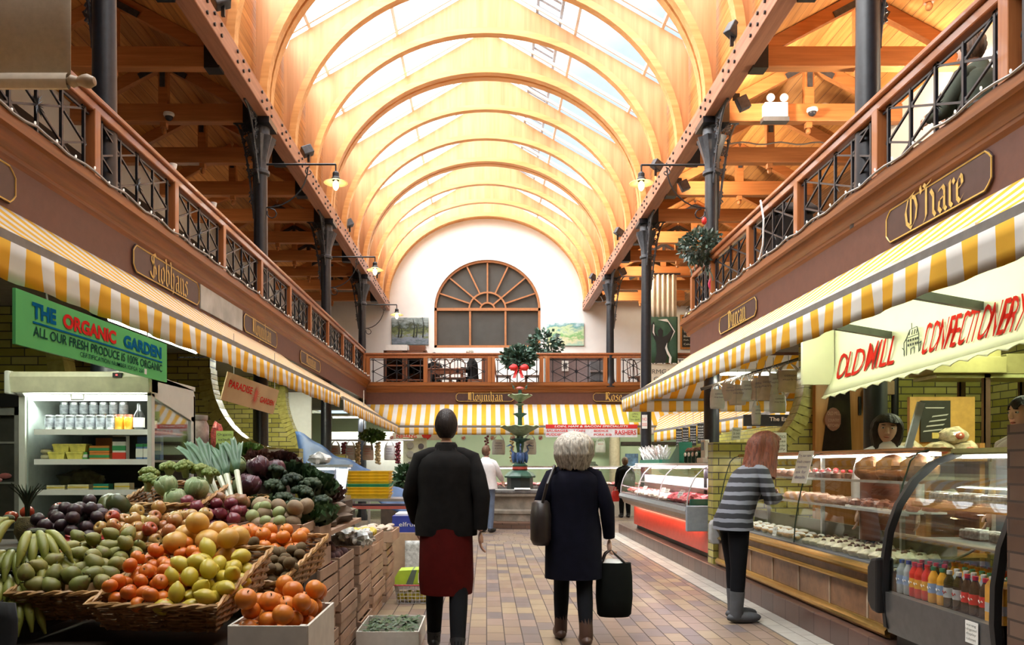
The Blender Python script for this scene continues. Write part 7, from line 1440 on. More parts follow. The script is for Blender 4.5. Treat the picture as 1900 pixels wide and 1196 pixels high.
r_ = thing('market_sign', 'black sign with cream letters hanging behind the brick sweep', 'sign', (4.6, 12.9, 2.1)); MB().box(4.3, 5.6, 12.85, 12.9, 2.03, 2.22).build('panel', MATS['menu_black'], r_, smooth=0); mb = MB(); text_mesh(mb, 'The English Market', (4.72, 12.84, 2.09), (1, 0, 0), (0, 0, 1), .1, bold=.02, width=.82, height=.09); mb.build('lettering', MATS['cream'], r_, smooth=0); MB().bar((4.5, 12.88, 2.22), (4.5, 12.88, 3.3), .02).build('hanger', MATS['iron'], r_, smooth=0); MB().bar((5.5, 12.88, 2.22), (5.5, 12.88, 3.3), .02).build('hanger', MATS['iron'], r_, smooth=0)
batten('strip light under the awning by the hanging cotton bags', (3.9, 10.3, 2.62), 1.6, 'x', power=34, col=(1, .95, .8)); batten('strip light in the side hall beyond the meat counter', (5.0, 20.0, 2.83), 2.0, 'x', power=50, col=(1, .95, .8))
mb = MB(); mb.tube([wp(1300, 722, 10.4), wp(1420, 685, 10.2), wp(1500, 660, 10.1)], .022, 8); tag(mb.build('awning_pole', M('pole', (.09, .075, .06), .5), None), 'dark pole under the awning with cotton bags hanging from it', 'pole')
BG = [(1331, 752, 712, .17, 'bag_white'), (1352, 738, 702, .16, 'bag_pink'), (1368, 745, 703, .2, 'bag_pink'), (1384, 738, 695, .14, 'bag_white'), (1404, 735, 690, .14, 'bag_pink'), (1420, 735, 685, .2, 'bag_pink'), (1435, 728, 680, .12, 'bag_white'), (1463, 722, 675, .28, 'bag_pink'), (1443, 760, 722, .19, 'bag_white'), (1403, 782, 742, .10, 'bag_white')]
wb = ['first', 'second', 'third', 'fourth', 'fifth', 'sixth', 'seventh', 'wide eighth']
for i, (px, yb, yt, wd, m_) in enumerate(BG):
    Y = 10.2-.02*i; o_ = bag(('%s cotton bag from the left on the dark pole' % wb[i]) if i < 8 else ['white cotton bag hanging below the row at the right', 'small white cotton bag hanging lowest of all'][i-8], wp(px, yt, Y), wd*1.15, 1.15*(yb-yt)*Y/1430, MATS[m_], 0, ('cotton', 'market'), 'cotton bags on the pole'); MB().bar((0, 0, 0), (0, 0, .12 if i < 8 else .32), .006).build('loop', MATS['wire'], o_, local=True, smooth=0)
notice('small_notice', 'white notice hanging below the lowest cotton bag', wp(1366, 804, 9.6), (1, .05, 0), (.08, 0, 1), .11, .15, ['Bags', '2.00', 'each']); MB().bar(wp(1366, 790, 9.62), wp(1366, 712, 10.1), .005).build('thread', MATS['wire'], bpy.data.objects['small_notice'], smooth=0)
# ================================================================== END GALLERY
M('pic_land', (.2, .2, .15), .6)
def painting(nm, label, x0, x1, z0, z1, stops, sc_, fr=None):
    n = N(nm); p = n.pos(True); s = n.sep(p); f = n.noise(n.scale(p, (1, 1, 2.2)), sc_, 6, .7); g = n.math('DIVIDE', n.math('SUBTRACT', s[2], z0), z1-z0); t = n.math('ADD', n.math('MULTIPLY', g, .65), n.math('MULTIPLY', n.math('SUBTRACT', f, .35), .9)); MATS[nm] = n.fin(n.ramp(t, stops), .6)
    r_ = thing('painting', label, 'painting', ((x0+x1)/2, YE-.03, z0)); MB().box(x0, x1, YE-.045, YE-.005, z0, z1).build('canvas', MATS[nm], r_, smooth=0); return r_
painting('paint_wood', 'dark woodland landscape painting left of the arched window', -2.87, -1.75, 5.02, 5.84, [(.12, (.10, .14, .16)), (.3, (.22, .26, .33)), (.42, (.16, .20, .07)), (.55, (.03, .045, .03)), (.68, (.20, .26, .26)), (.85, (.40, .48, .50))], 3.5)
painting('paint_field', 'bright green field landscape painting right of the arched window', 1.84, 2.97, 4.99, 5.68, [(.12, (.30, .50, .40)), (.3, (.65, .62, .40)), (.42, (.16, .42, .14)), (.55, (.55, .66, .40)), (.68, (.10, .32, .34)), (.8, (.55, .70, .75))], 3)
rt = bpy.data.objects['painting']; mb = MB()
for x, l in ((-2.66, .5), (-2.58, .3), (-2.2, .55), (-2.12, .4), (-1.92, .6)): mb.tube([(x, YE-.05, 5.25), (x+.03, YE-.052, 5.25+l*.6), (x-.02, YE-.05, 5.25+l)], [.025, .015, .006], 5)
mb.build('painted_trees', M('tree_dark', (.02, .028, .02), .6), rt)
M('chair_wood', (.10, .035, .015), .45); M('table_wood', (.16, .055, .025), .4)
def chair():
    r_ = thing('cafe_chair', 'x', 'chair'); MB().box(-.21, .21, -.2, .2, .43, .46).build('seat', MATS['chair_wood'], r_, local=True, smooth=0, bevel=.01)
    for x in (-.18, .18):
        for y in (-.17, .17): MB().bar((x, y, 0), (x, y, .43), .03).build('leg', MATS['chair_wood'], r_, local=True, smooth=0)
    mb = MB(); mb.tube([(-.19, .19, .45), (-.2, .23, .8), (-.12, .25, .92), (0, .255, .95), (.12, .25, .92), (.2, .23, .8), (.19, .19, .45)], .016, 6)
    for x in (-.08, .08): mb.tube([(x, .2, .46), (x, .245, .93)], .010, 5)
    mb.build('backrest', MATS['chair_wood'], r_, local=True); return r_
ch = chair(); CH = [(-1.15, 20.5, 3.22, 180, 'cafe chair tucked under the left end of the dark gallery table'), (-.75, 20.5, 3.22, 180, 'cafe chair tucked under the right end of the dark gallery table'), (2.1, 22.4, 3.22, 10, 'chair at the right end by the bright painting'), (2.6, 22.4, 3.22, -10, 'chair beside the bright painting, next to the plant'), (.45, 20.0, 3.22, 90, 'chair behind the fir with the red bow'), (1.2, 20.0, 3.22, -90, 'chair right of the fir with the red bow'), (4.0, 20.2, 3.22, 40, 'chair behind the railing at the right end of the far gallery')]
for x, y, rz, lb in ((-3.75, 6.9, 80, 'dark chair in the left gallery behind the nearest column'), (-3.75, 8.2, 100, 'dark chair in the left gallery above the pale blank panel'), (-3.8, 9.6, 80, 'dark chair in the left gallery near the second column'), (-3.75, 5.0, 95, 'dark chair in the left gallery at the picture edge'), (-3.75, 11.8, 80, 'dark chair in the left gallery beyond the second column'), (-3.75, 13.4, 95, 'dark chair in the left gallery above the faded board')): CH.append((x, y, 3.3, rz, lb))
for i, (x, y, z, rz, lb) in enumerate(CH): o = ch if i == 0 else dup(ch); o.location = (x, y, z); o.rotation_euler.z = R(rz); o['label'] = lb; o['group'] = 'cafe chairs'
def table(label, c, wd, dp, m_='table_wood'):
    r_ = thing('cafe_table', label, 'table', c); x, y, z = c; MB().box(x-wd/2, x+wd/2, y-dp/2, y+dp/2, z+.72, z+.76).build('top', MATS[m_], r_, smooth=0, bevel=.008)
    for a in (-1, 1):
        for b in (-1, 1): MB().box(x+a*(wd/2-.06)-.03, x+a*(wd/2-.06)+.03, y+b*(dp/2-.06)-.03, y+b*(dp/2-.06)+.03, z, z+.72).build('leg', MATS[m_], r_, smooth=0)
    MB().box(x-wd/2+.04, x+wd/2-.04, y-dp/2+.02, y-dp/2+.04, z+.60, z+.72).build('apron', MATS[m_], r_, smooth=0)
table('long dark table between the two seated people in the far gallery', (-1.1, 21.2, 3.22), 1.0, .8); table('cafe table in the left gallery above the pale blank panel', (-4.4, 7.6, 3.3), .7, .9); table('cafe table in the left gallery near the picture edge', (-4.4, 5.4, 3.3), .7, .9); table('cafe table in the left gallery beyond the second column', (-4.4, 12.6, 3.3), .7, .9)
r_ = thing('settle', 'high backed brown settle at the right of the seated people', 'bench', (-.05, 21.3, 3.22)); MB().box(-.12, .06, 20.7, 21.9, 3.22, 4.32).build('back', MATS['table_wood'], r_, smooth=0, bevel=.03); MB().box(-.5, -.12, 20.75, 21.85, 3.62, 3.68).build('seat', MATS['table_wood'], r_, smooth=0)
for y in (20.75, 21.82): MB().box(-.48, -.43, y, y+.05, 3.22, 3.62).build('leg', MATS['table_wood'], r_, smooth=0)
r_ = thing('glazed_dresser', 'dark glazed dresser at the left of the far gallery', 'cabinet', (-2.3, 21.6, 3.22)); MB().box(-2.85, -1.65, 21.4, 22.0, 3.22, 4.55).build('carcass', MATS['chair_wood'], r_, smooth=0)
for x in (-2.8, -2.22): MB().box(x, x+.52, 21.36, 21.4, 3.3, 4.5).build('glass_door', MATS['dark_glass'], r_, smooth=0); mb = MB(); [mb.box(x+a, x+a+.04, 21.34, 21.37, 3.28, 4.52) for a in (0, .48)]; [mb.box(x, x+.52, 21.34, 21.37, z, z+.04) for z in (3.28, 3.7, 4.1, 4.48)]; mb.build('door_frame', MATS['table_wood'], r_, smooth=0)
o = MB().box(-2.8, -2.2, 21.5, 21.9, 4.55, 4.72).build('white_box', MATS['paper'], None, smooth=0); tag(o, 'white box standing on top of the dark dresser', 'box'); o = MB().box(-2.15, -1.7, 21.5, 21.9, 4.55, 4.70).build('wooden_box', MATS['table_wood'], None, smooth=0); tag(o, 'brown box standing on the right of the dresser top', 'box')
r_ = thing('service_counter', 'grey mauve service counter at the right of the far gallery', 'counter', (2.5, 21.2, 3.22)); MB().box(1.7, 3.3, 21.0, 21.6, 3.22, 4.28).build('body', M('mauve', (.20, .145, .14), .6), r_, smooth=0); MB().box(1.66, 3.34, 20.96, 21.64, 4.28, 4.33).build('top', MATS['table_wood'], r_, smooth=0); MB().box(1.95, 2.6, 20.98, 21.0, 3.3, 3.62).build('white_panel', MATS['paper'], r_, smooth=0)
r_ = thing('framed_notice', 'small framed picture on the front of the mauve counter', 'picture', (2.15, 20.98, 4.0)); MB().box(2.06, 2.24, 20.955, 20.99, 3.92, 4.2).build('frame', MATS['paper'], r_, smooth=0); MB().box(2.10, 2.20, 20.95, 20.956, 3.98, 4.14).build('print', MATS['dgrey'], r_, smooth=0)
r_ = thing('oven', 'dark steel oven at the right end of the mauve counter', 'oven', (3.15, 20.8, 3.22)); MB().box(2.8, 3.3, 20.65, 20.95, 3.62, 4.15).build('body', MATS['dgrey'], r_, smooth=0); MB().box(2.78, 3.3, 20.6, 20.65, 3.85, 3.9).build('handle', MATS['steel'], r_, smooth=0); MB().box(2.8, 3.3, 20.65, 20.95, 3.22, 3.6).build('stand', MATS['dgrey'], r_, smooth=0)
leafy('leafy potted plant standing before the bright painting', 'plant', 'potted_plant', (1.55, 20.4, 3.22), (.5, .35, .42), 330, MATS['fir'], 1.35, .15, 5, .18)
r_ = leafy('small fir with a red bow hung on the far railing', 'fir', 'small_fir', (.80, 18.88, 3.70), (.46, .16, .32), 480, MATS['fir'], .30, .15, 6)
mb = MB()
for s in (-1, 1): mb.ball((.80+s*.13, 18.74, 3.74), (.11, .05, .08), 12, 8, .3, 2)
for s in (-.6, .2): mb.add([(.77+s*.1, 18.72, 3.7), (.83+s*.1, 18.72, 3.7), (.87+s*.25, 18.70, 3.48), (.79+s*.25, 18.70, 3.48), (.80+s*.15, 18.74, 3.6)], [(0, 1, 4), (1, 2, 4), (2, 3, 4), (3, 0, 4)])
mb.build('red_bow', M('bow', (.55, .02, .02), .4), r_)
# right of the far gallery: banner, sign, chalkboard
M('banner_cream', (.62, .56, .45), .7, var=.06); M('banner_green', (.035, .09, .055), .7, var=.1)
r_ = thing('hanging_banner', 'long banner, cream curtain above and dark green print of a dancer below', 'banner', (4.3, 18.85, 3.85)); mb = MB(); mb.grid(lambda u, v: (4.0+.66*u, 18.85+.025*math.sin(u*34), 4.98+1.05*v), 40, 4); mb.build('curtain', MATS['banner_cream'], r_, solid=.006); mb = MB(); mb.grid(lambda u, v: (3.98+.70*u, 18.83+.006*math.sin(u*20), 3.86+1.13*v), 16, 4); mb.build('print', MATS['banner_green'], r_, solid=.006)
def figure(pts, y): mb = MB(); mb.add([(3.98+.70*a, y, 3.86+1.13*b) for a, b in pts], [tuple(range(len(pts)))]); return mb
figure([(.18, 0), (.26, .2), (.24, .45), (.10, .62), (.06, .8), (.16, .9), (.20, .8), (.20, .66), (.32, .56), (.30, .7), (.40, .76), (.48, .7), (.46, .56), (.62, .6), (.78, .72), (.66, .86), (.74, .88), (.88, .70), (.66, .46), (.56, .3), (.62, .12), (.56, 0)], 18.815).build('dark_figure', MATS['menu_black'], r_, smooth=0)
for pts in ([(.30, .93), (.62, .95), (.72, .86), (.90, .68), (.72, .46), (.86, .68), (.66, .88), (.52, .90)], [(.62, .44), (.55, .32), (.62, .2), (.70, .12), (.68, 0), (.76, 0), (.78, .12), (.66, .26), (.62, .34)], [(.14, .84), (.12, .66), (.20, .58), (.17, .68), (.18, .82)]): figure(pts, 18.805).build('white_outline', MATS['white'], r_, smooth=0)
MB().bar((3.9, 18.85, 6.04), (4.75, 18.85, 6.04), .04).build('rod', MATS['iron'], r_, smooth=0)
r_ = thing('cafe_sign', 'cream lettered board hanging below the green dancer banner', 'sign', (4.35, 18.9, 3.3)); MB().box(3.78, 4.78, 18.86, 18.9, 3.26, 3.84).build('panel', MATS['banner_cream'], r_, smooth=0); mb = MB(); text_mesh(mb, 'FARMGATE', (3.86, 18.855, 3.60), (1, 0, 0), (0, 0, 1), .1, width=.86, height=.11); text_mesh(mb, 'CAFE', (4.10, 18.855, 3.42), (1, 0, 0), (0, 0, 1), .1, width=.42, height=.11); mb.build('lettering', MATS['dgrey'], r_, smooth=0)
for x in (3.9, 4.66): MB().box(x-.02, x+.02, 18.88, 19.1, 3.5, 3.54).build('bracket', MATS['iron'], bpy.data.objects['cafe_sign'], smooth=0)
r_ = thing('chalkboard', 'wood framed chalkboard menu on the white wall in the right corner', 'chalkboard', (6.4, YE-.05, 4.9)); MB().box(5.9, 6.9, YE-.06, YE-.01, 4.88, 5.92).build('frame', MATS['door'], r_, smooth=0); MB().box(5.95, 6.85, YE-.066, YE-.058, 4.94, 5.86).build('slate', MATS['menu_black'], r_, smooth=0); mb = MB()
for i, t in enumerate(('Todays specials', 'Soup    brown bread', 'Pie   spiced beef', 'Tart    goats cheese', 'Baked    ham', 'Fish   catch of day', 'Cake    lemon')): text_mesh(mb, t, (6.0, YE-.068, 5.72-.12*i), (1, 0, 0), (0, 0, 1), .07, width=.6+.06*(i % 3), height=.06, depth=0)
mb.build('chalk_writing', MATS['white'], r_, smooth=0)
# right gallery: bin, hanging basket
r_ = thing('wheeled_bin', 'black wheeled bin standing behind the right gallery railing', 'bin', (3.35, 8.6, 3.3)); mb = MB(); mb.loft([[(3.35+a*.2*s, 8.6+b*.27*s, z) for a, b in ((-1, -1), (1, -1), (1, 1), (-1, 1))] for s, z in ((.8, 3.31), (1, 4.12))]); mb.build('body', MATS['black'], r_, smooth=0, bevel=.03); mb = MB(); mb.loft([[(3.35+a*.23*s, 8.6+b*.30*s, z) for a, b in ((-1, -1), (1, -1), (1, 1), (-1, 1))] for s, z in ((1, 4.12), (1.02, 4.17), (.8, 4.24))]); mb.build('lid', MATS['rubber'], r_, smooth=0, bevel=.02)
for y in (8.4, 8.8): mb = MB(); mb.M = Matrix.Translation((3.56, y, 3.37))@Matrix.Rotation(R(90), 4, 'X'); mb.lathe([(.0, -.02), (.065, -.02), (.065, .02), (0, .02)], seg=14); mb.build('wheel', MATS['rubber'], r_)
mb = MB(); mb.tube([(2.92, 8.2, 4.2), (2.9, 8.05, 3.95), (2.91, 8.1, 3.7), (2.9, 8.2, 3.55)], .010, 5); tag(mb.build('white_cable', MATS['white'], None), 'white cable looping down beside the black bin', 'cable')
r_ = leafy('bushy holly hanging basket on the second right column', 'hanging basket', 'hanging_basket', (2.86, 10.25, 4.16), (.32, .26, .25), 800, MATS['holly'], .12, .075, 7)
mb = MB(); rl = random.Random(2)
for k in range(7): a = Vector((2.86+rl.uniform(-.2, .1), 10.2, 4.15)); mb.tube([a+Vector((.02*math.sin(j*2+k), -.02*j, -.07*j)) for j in range(rl.randint(3, 6))], .008, 4)
mb.build('trailing_stems', MATS['holly'], r_); mb = MB(); mb.ball((2.83, 10.0, 4.55), (.035, .035, .05), 10, 6); mb.build('red_flower', MATS['bow'], r_); mb = MB(); mb.grid(lambda u, v: (2.95+.04*u+.03*math.sin(v*9), 10.15, 4.0-.45*v), 2, 10); mb.build('red_ribbon', M('ribbon', (.55, .03, .10), .5), r_, solid=.004)
o = thing('white_cup', 'white cup standing on the left handrail at the first bay', 'cup', (-2.99, 7.36, 4.19)); mb = MB(); mb.lathe([(.025, 0), (.038, .07), (.034, .07), (.022, .01)], seg=14); mb.build('body', MATS['white'], o, local=True); o2 = dup(o, (-2.99, 8.45, 4.19), label='white cup standing on the left handrail farther along')
# ================================================================== PEOPLE
M('skin', (.74, .47, .36), .5, var=.06); M('skin_lip', (.42, .15, .13), .5); M('eye_w', (.7, .7, .68), .3); M('eye_d', (.03, .02, .015), .2)
def skin_tree(J, E, root_name):
    """one continuous skinned surface grown over a joint tree"""
    me = bpy.data.meshes.new('b'); names = list(J); me.from_pydata([J[k][0] for k in names], [(names.index(a), names.index(b)) for a, b in E], [])
    o = bpy.data.objects.new('b', me); COL.objects.link(o); o.modifiers.new('skin', 'SKIN'); s = o.modifiers.new('sub', 'SUBSURF'); s.levels = 2; s.render_levels = 2
    for i, k in enumerate(names): d = me.skin_vertices[0].data[i]; r = J[k][1]; d.radius = r if isinstance(r, tuple) else (r, r); d.use_root = (k == root_name)
    dg = bpy.context.evaluated_depsgraph_get(); m2 = bpy.data.meshes.new_from_object(o.evaluated_get(dg)); vs = [v.co.copy() for v in m2.vertices]; fs = [list(p.vertices) for p in m2.polygons]
    bpy.data.objects.remove(o); bpy.data.meshes.remove(me); bpy.data.meshes.remove(m2); return vs, fs
V = Vector
def ring(c, rx, ry, n=20, rot=0, pw=1):
    c = V(c); return [c+V((rx*math.cos(t*2*PI/n), ry*math.sin(t*2*PI/n), 0)) for t in range(n)]
def head_mesh(mb, c, yaw, pitch=0, roll=0, s=1.0):
    M_ = Matrix.Translation(c)@Matrix.Rotation(yaw, 4, 'Z')@Matrix.Rotation(pitch, 4, 'X')@Matrix.Rotation(roll, 4, 'Y')@Matrix.Scale(s, 4); mb.M = M_; mb.mi = 0; vs = []; n, m = 20, 16
    for i in range(m+1):
        ph = -PI/2+PI*i/m
        for t in range(n):
            th = 2*PI*t/n; x = .074*math.cos(ph)*math.cos(th); y = .098*math.cos(ph)*math.sin(th); z = .118*math.sin(ph)
            if z < 0: k = 1-.38*(-z/.118)**1.6; x *= k; y = y*k-.012*(-z/.118)
            if y < -.05 and abs(z) < .05: y = -.05+(y+.05)*.8
            vs.append((x, y, z))
    mb.add(vs, [(i*n+t, i*n+(t+1) % n, (i+1)*n+(t+1) % n, (i+1)*n+t) for i in range(m) for t in range(n)])
    mb.add([(-.008, -.088, .018), (.008, -.088, .018), (.017, -.088, -.028), (0, -.118, -.024), (-.017, -.088, -.028), (0, -.09, -.034)], [(0, 1, 3), (1, 2, 3), (2, 5, 3), (5, 4, 3), (4, 0, 3)])
    for q in (-1, 1): mb.ball((q*.075, .012, -.006), (.010, .02, .032), 8, 6)
    mb.mi = 1
    for q in (-1, 1): mb.ball((q*.031, -.079, .014), (.013, .010, .008), 8, 6)
    mb.mi = 2
    for q in (-1, 1): mb.ball((q*.031, -.0875, .014), .0052, 6, 5); mb.ball((q*.031, -.083, .036), (.017, .007, .0035), 8, 4)
    mb.mi = 3; mb.ball((0, -.082, -.055), (.023, .010, .007), 10, 5); mb.M = None; mb.mi = 0; return M_
def hand(mb, w_, d, side, grip=False):
    """palm with five bent fingers, w_ wrist, d direction of the fingers, side = towards the thumb"""
    w_, d, sd = V(w_), V(d).normalized(), V(side).normalized(); n = d.cross(sd).normalized(); pc = w_+d*.048
    M_ = Matrix((( sd.x, d.x, n.x, pc.x), (sd.y, d.y, n.y, pc.y), (sd.z, d.z, n.z, pc.z), (0, 0, 0, 1))); mb.M = M_; mb.ball((0, 0, 0), (.038, .052, .016), 12, 8)
    cv = 1.0 if grip else .35
    for i, (x, L) in enumerate(((.028, .072), (.010, .08), (-.009, .074), (-.027, .058))):
        p = V((x, .04, 0)); pts = [p]; a = 0
        for k in range(3): a += cv*(.75+.1*k); p = p+V((0, math.cos(a), math.sin(a)))*L*(.42, .33, .25)[k]; pts.append(p)
        mb.tube(pts, [.0095, .009, .008, .006], 7)
    mb.tube([(.03, -.02, .004), (.052, .012, .012), (.052, .04, .024 if grip else .014)], [.012, .010, .007], 7); mb.M = None
def person(label, loc, yaw, P, cl, hair=None, head=(0, 0, 0), nm='person', hs=1.0):
    """P: joints in the person's own frame, facing -Y"""
    root = thing(nm, label, 'person', loc, yaw); g = lambda k: V(P[k])
    J = {'pelvis': (P['pelvis'], .105), 'waist': (g('pelvis').lerp(g('chest'), .5), .10), 'chest': (P['chest'], .115), 'neck': (P['neck'], .058), 'skull': (g('neck').lerp(g('head'), .45), .045)}
    E = [('pelvis', 'waist'), ('waist', 'chest'), ('chest', 'neck'), ('neck', 'skull')]
    for s in 'LR':
        J.update({'sh'+s: (P['sh'+s], .055), 'el'+s: (P['el'+s], .038), 'wr'+s: (P['wr'+s], .026)}); E += [('chest', 'sh'+s), ('sh'+s, 'el'+s), ('el'+s, 'wr'+s)]
        J.update({'hip'+s: (P['hip'+s], .08), 'kn'+s: (P['kn'+s], .055), 'an'+s: (P['an'+s], .036), 'to'+s: (P['to'+s], .03)}); E += [('pelvis', 'hip'+s), ('hip'+s, 'kn'+s), ('kn'+s, 'an'+s), ('an'+s, 'to'+s)]
    vs, fs = skin_tree(J, E, 'pelvis'); mb = MB(); mb.add(vs, fs); HM = head_mesh(mb, P['head'], *head, s=hs)
    for s in 'LR':
        d = V(P.get('hd'+s, (0, -.25, -1))); hand(mb, P['wr'+s], d, V(P.get('th'+s, (0, -1, 0))), P.get('grip'+s, False))
    mb.build('body', [MATS['skin'], MATS['eye_w'], MATS['eye_d'], MATS['skin_lip']], root, local=True, smooth=70)
    for nm_, mt, what, kw in cl:
        mb = MB(); m_ = MATS[mt]
        if what == 'top':      # torso rings with sleeves
            sh, pe = (g('shL')+g('shR'))/2, g('pelvis'); hem, wd, dp, sl = kw.get('hem', -.05), kw.get('wd', .2), kw.get('dp', .135), kw.get('sl', 1.0); top = sh+V((0, 0, .045)); secs = []
            for t, a, b in ((-.12, .30, .50), (0, .42, .60), (.05, .66, .78), (.12, .88, .94), (.24, .98, 1.0), (.45, .96, 1.02), (.7, .90, .98), (1.0, 1.02, 1.05)): c = top.lerp(pe, t); secs.append(ring(c, wd*a, dp*b))
            c = pe+V((0, 0, hem)); secs.append(ring((c.x, c.y, c.z), wd*kw.get('hw', 1.05), dp*kw.get('hw', 1.08)))
            mb.loft(secs)
            for s in 'LR':
                a, b, c = g('sh'+s), g('el'+s), g('wr'+s); c = b.lerp(c, kw.get('cuff', .93)); q = kw.get('aw', 1.0); mb.tube([sh.lerp(a, .22)+V((0, 0, .030)), sh.lerp(a, .62)+V((0, 0, .012)), a+V((0, 0, -.012)), a.lerp(b, .5), b, b.lerp(c, .5), c], [.045*q, .054*q, .060*q, .064*q, .056*q, .05*q, .043*q], 14)
            if kw.get('collar'): mb.lathe([(.095, -.01), (.082, .055), (.074, .07)], g('neck')+V((0, 0, -.045)), 16)
            mb.build(nm_, m_, root, local=True, smooth=75)
        elif what == 'legs':
            q = kw.get('q', 1.0); secs = [ring(g('pelvis')+V((0, 0, .05)), .16*q, .115*q), ring(g('pelvis')+V((0, 0, -.06)), .17*q, .13*q), ring(g('pelvis')+V((0, 0, -.12)), .15*q, .11*q)]; mb.loft(secs)
            for s in 'LR': a, b, c = g('hip'+s), g('kn'+s), g('an'+s); c = b.lerp(c, kw.get('to', 1.0)); mb.tube([a, a.lerp(b, .4), b, b.lerp(c, .35), c], [.098*q, .09*q, .068*q, .066*q, .05*q], 14)
            mb.build(nm_, m_, root, local=True, smooth=75)
        elif what == 'skirt':
            c = g('pelvis'); secs = [ring(c+V((0, 0, z)), a, b) for z, a, b in kw['r']]; mb.loft(secs); mb.build(nm_, m_, root, local=True, smooth=75)
        elif what == 'shoes':
            for s in 'LR':
                k, a, t = g('kn'+s), g('an'+s), g('to'+s); mb = MB(); h_ = a.lerp(k, kw.get('h', .12)); q = kw.get('q', 1.0); mb.tube([h_, a.lerp(h_, .4), a, a+V((0, 0, -.03))], [.058*q, .052*q, .052*q, .05*q], 12); d = (t-a); d.z = 0; c = a+d*.45; ang = math.atan2(d.y, d.x)
                m2 = MB(); m2.M = Matrix.Translation((c.x, c.y, a.z-.035))@Matrix.Rotation(ang, 4, 'Z'); m2.ball((0, 0, 0), (.14*q, .052*q, .052), 14, 8); mb.add([V((v.x, v.y, max(v.z, a.z-.08))) for v in m2.v], m2.f); mb.build('boot' if kw.get('h', 0) > .2 else 'shoe', m_, root, local=True, smooth=70)
        elif what == 'front':   # apron panel over the front of the body
            c = g('pelvis'); z0, z1, a, b = kw['z']; A = kw.get('arc', 1.2); mb.grid(lambda u, v: c+V((a*math.sin((u-.5)*2*A), -b*math.cos((u-.5)*2*A), z0+(z1-z0)*v)), 14, 8); mb.build(nm_, m_, root, local=True, solid=.006, smooth=75)
    if hair:
        mt, kind = hair; mb = MB(); mb.M = HM
        if kind == 'short':
            n, m = 22, 14; vs = []
            for i in range(m+1):
                ph = -1.0+(PI/2+1.0)*i/m
                for t in range(n):
                    th = 2*PI*t/n; k = 1+.06*math.sin(th*9)*math.cos(ph*7); x = .083*math.cos(ph)*math.cos(th)*k; y = .106*math.cos(ph)*math.sin(th)*k; z = .014+.118*math.sin(ph)
                    if y < -.005: z = max(z, .05+.02*math.sin(th*6)-(0 if y < -.03 else .05)); y = max(y, -.094)
                    vs.append((x, y+.008, z))
            mb.add(vs, [(i*n+t, i*n+(t+1) % n, (i+1)*n+(t+1) % n, (i+1)*n+t) for i in range(m) for t in range(n)])
        else:
            L, kr = {'bob': (.16, 1.05), 'long': (.27, 1.22), 'fluffy': (.15, 1.34)}[kind]; n, m = 54, 22; secs = []
            for k in range(m):
                t = k/(m-1); z = .128-(.128+L)*t; r = .115*math.sqrt(max(.01, 1-(1-min(1, t/.42))**2))*kr*(1-.28*max(0, t-.62)/.38 if kind != 'long' else 1+.10*t); rg = []
                for j in range(n):
                    th = 2*PI*j/n; w_ = 1+(.22 if kind == 'long' else .11)*noise.noise(V((math.cos(th)*2.2, math.sin(th)*2.2, z*9+k*.1)))+.035*math.sin(j*1.9+6*math.sin(z*14)); x, y = r*.93*math.cos(th)*w_, r*1.08*math.sin(th)*w_+.012
                    if y < -.045 and z < .058: y = -.045; x = x if abs(x) > .055 else math.copysign(.066, x if abs(x) > 1e-3 else 1)
                    rg.append((x, y, z+.012*math.sin(j*2.7)*t))
                secs.append(rg)
            mb.loft(secs)
        mb.M = None; mb.build('hair', MATS[mt], root, local=True, smooth=75)
    return root
STAND = dict(pelvis=(0, 0, .95), chest=(0, .01, 1.27), neck=(0, .012, 1.47), head=(0, -.008, 1.615), shL=(.175, .01, 1.40), elL=(.235, .03, 1.12), wrL=(.24, -.04, .88), shR=(-.175, .01, 1.40), elR=(-.235, .03, 1.12), wrR=(-.24, -.04, .88), hipL=(.09, 0, .90), knL=(.095, -.02, .49), anL=(.10, .01, .085), toL=(.11, -.13, .035), hipR=(-.09, 0, .90), knR=(-.095, -.02, .49), anR=(-.10, .01, .085), toR=(-.11, -.13, .035))
def pose(k=1.0, **kw): d = dict(STAND); d.update(kw); return {a: (tuple(x*k for x in b) if isinstance(b, tuple) and a[:2] not in ('hd', 'th') else b) for a, b in d.items()}
M('jacket', (.011, .010, .0095), .85, var=.25, spec=.12); M('navy', (.0045, .0045, .011), .85, var=.2, spec=.12); M('trouser', (.006, .006, .007), .85, spec=.12); M('apron_red', (.075, .005, .004), .8, spec=.12); M('boot_brown', (.055, .022, .012), .5); M('boot_grey', (.07, .072, .08), .85, bump=.2); M('hair_grey', (.46, .42, .35), .6, var=.3, ns=40); M('hair_red', (.14, .034, .012), .6, var=.5, ns=60); M('hair_dark', (.016, .009, .007), .45, var=.3, ns=40); M('hair_brown', (.12, .06, .03), .5, var=.3, ns=40); M('coat_white', (.66, .66, .68), .7, var=.06); M('coat_beige', (.42, .40, .34), .7); M('denim', (.10, .14, .22), .8); M('green_coat', (.045, .055, .035), .8); M('leather', (.022, .015, .013), .45); M('legging', (.006, .006, .008), .8, spec=.12)
for nm_, c_ in (('hair_grey', (.46, .42, .35)), ('hair_red', (.15, .036, .012)), ('hair_dark', (.016, .009, .007)), ('hair_brown', (.12, .06, .03))):
    n = N(nm_+'_strands'); f_ = n.noise(n.scale(n.pos(), (70, 70, 6)), 1, 3); n.bump(f_, .9, .01); MATS[nm_] = n.fin(n.ramp(f_, [(.3, sc3(c_, .45)), (.7, sc3(c_, 1.45))]), .6)
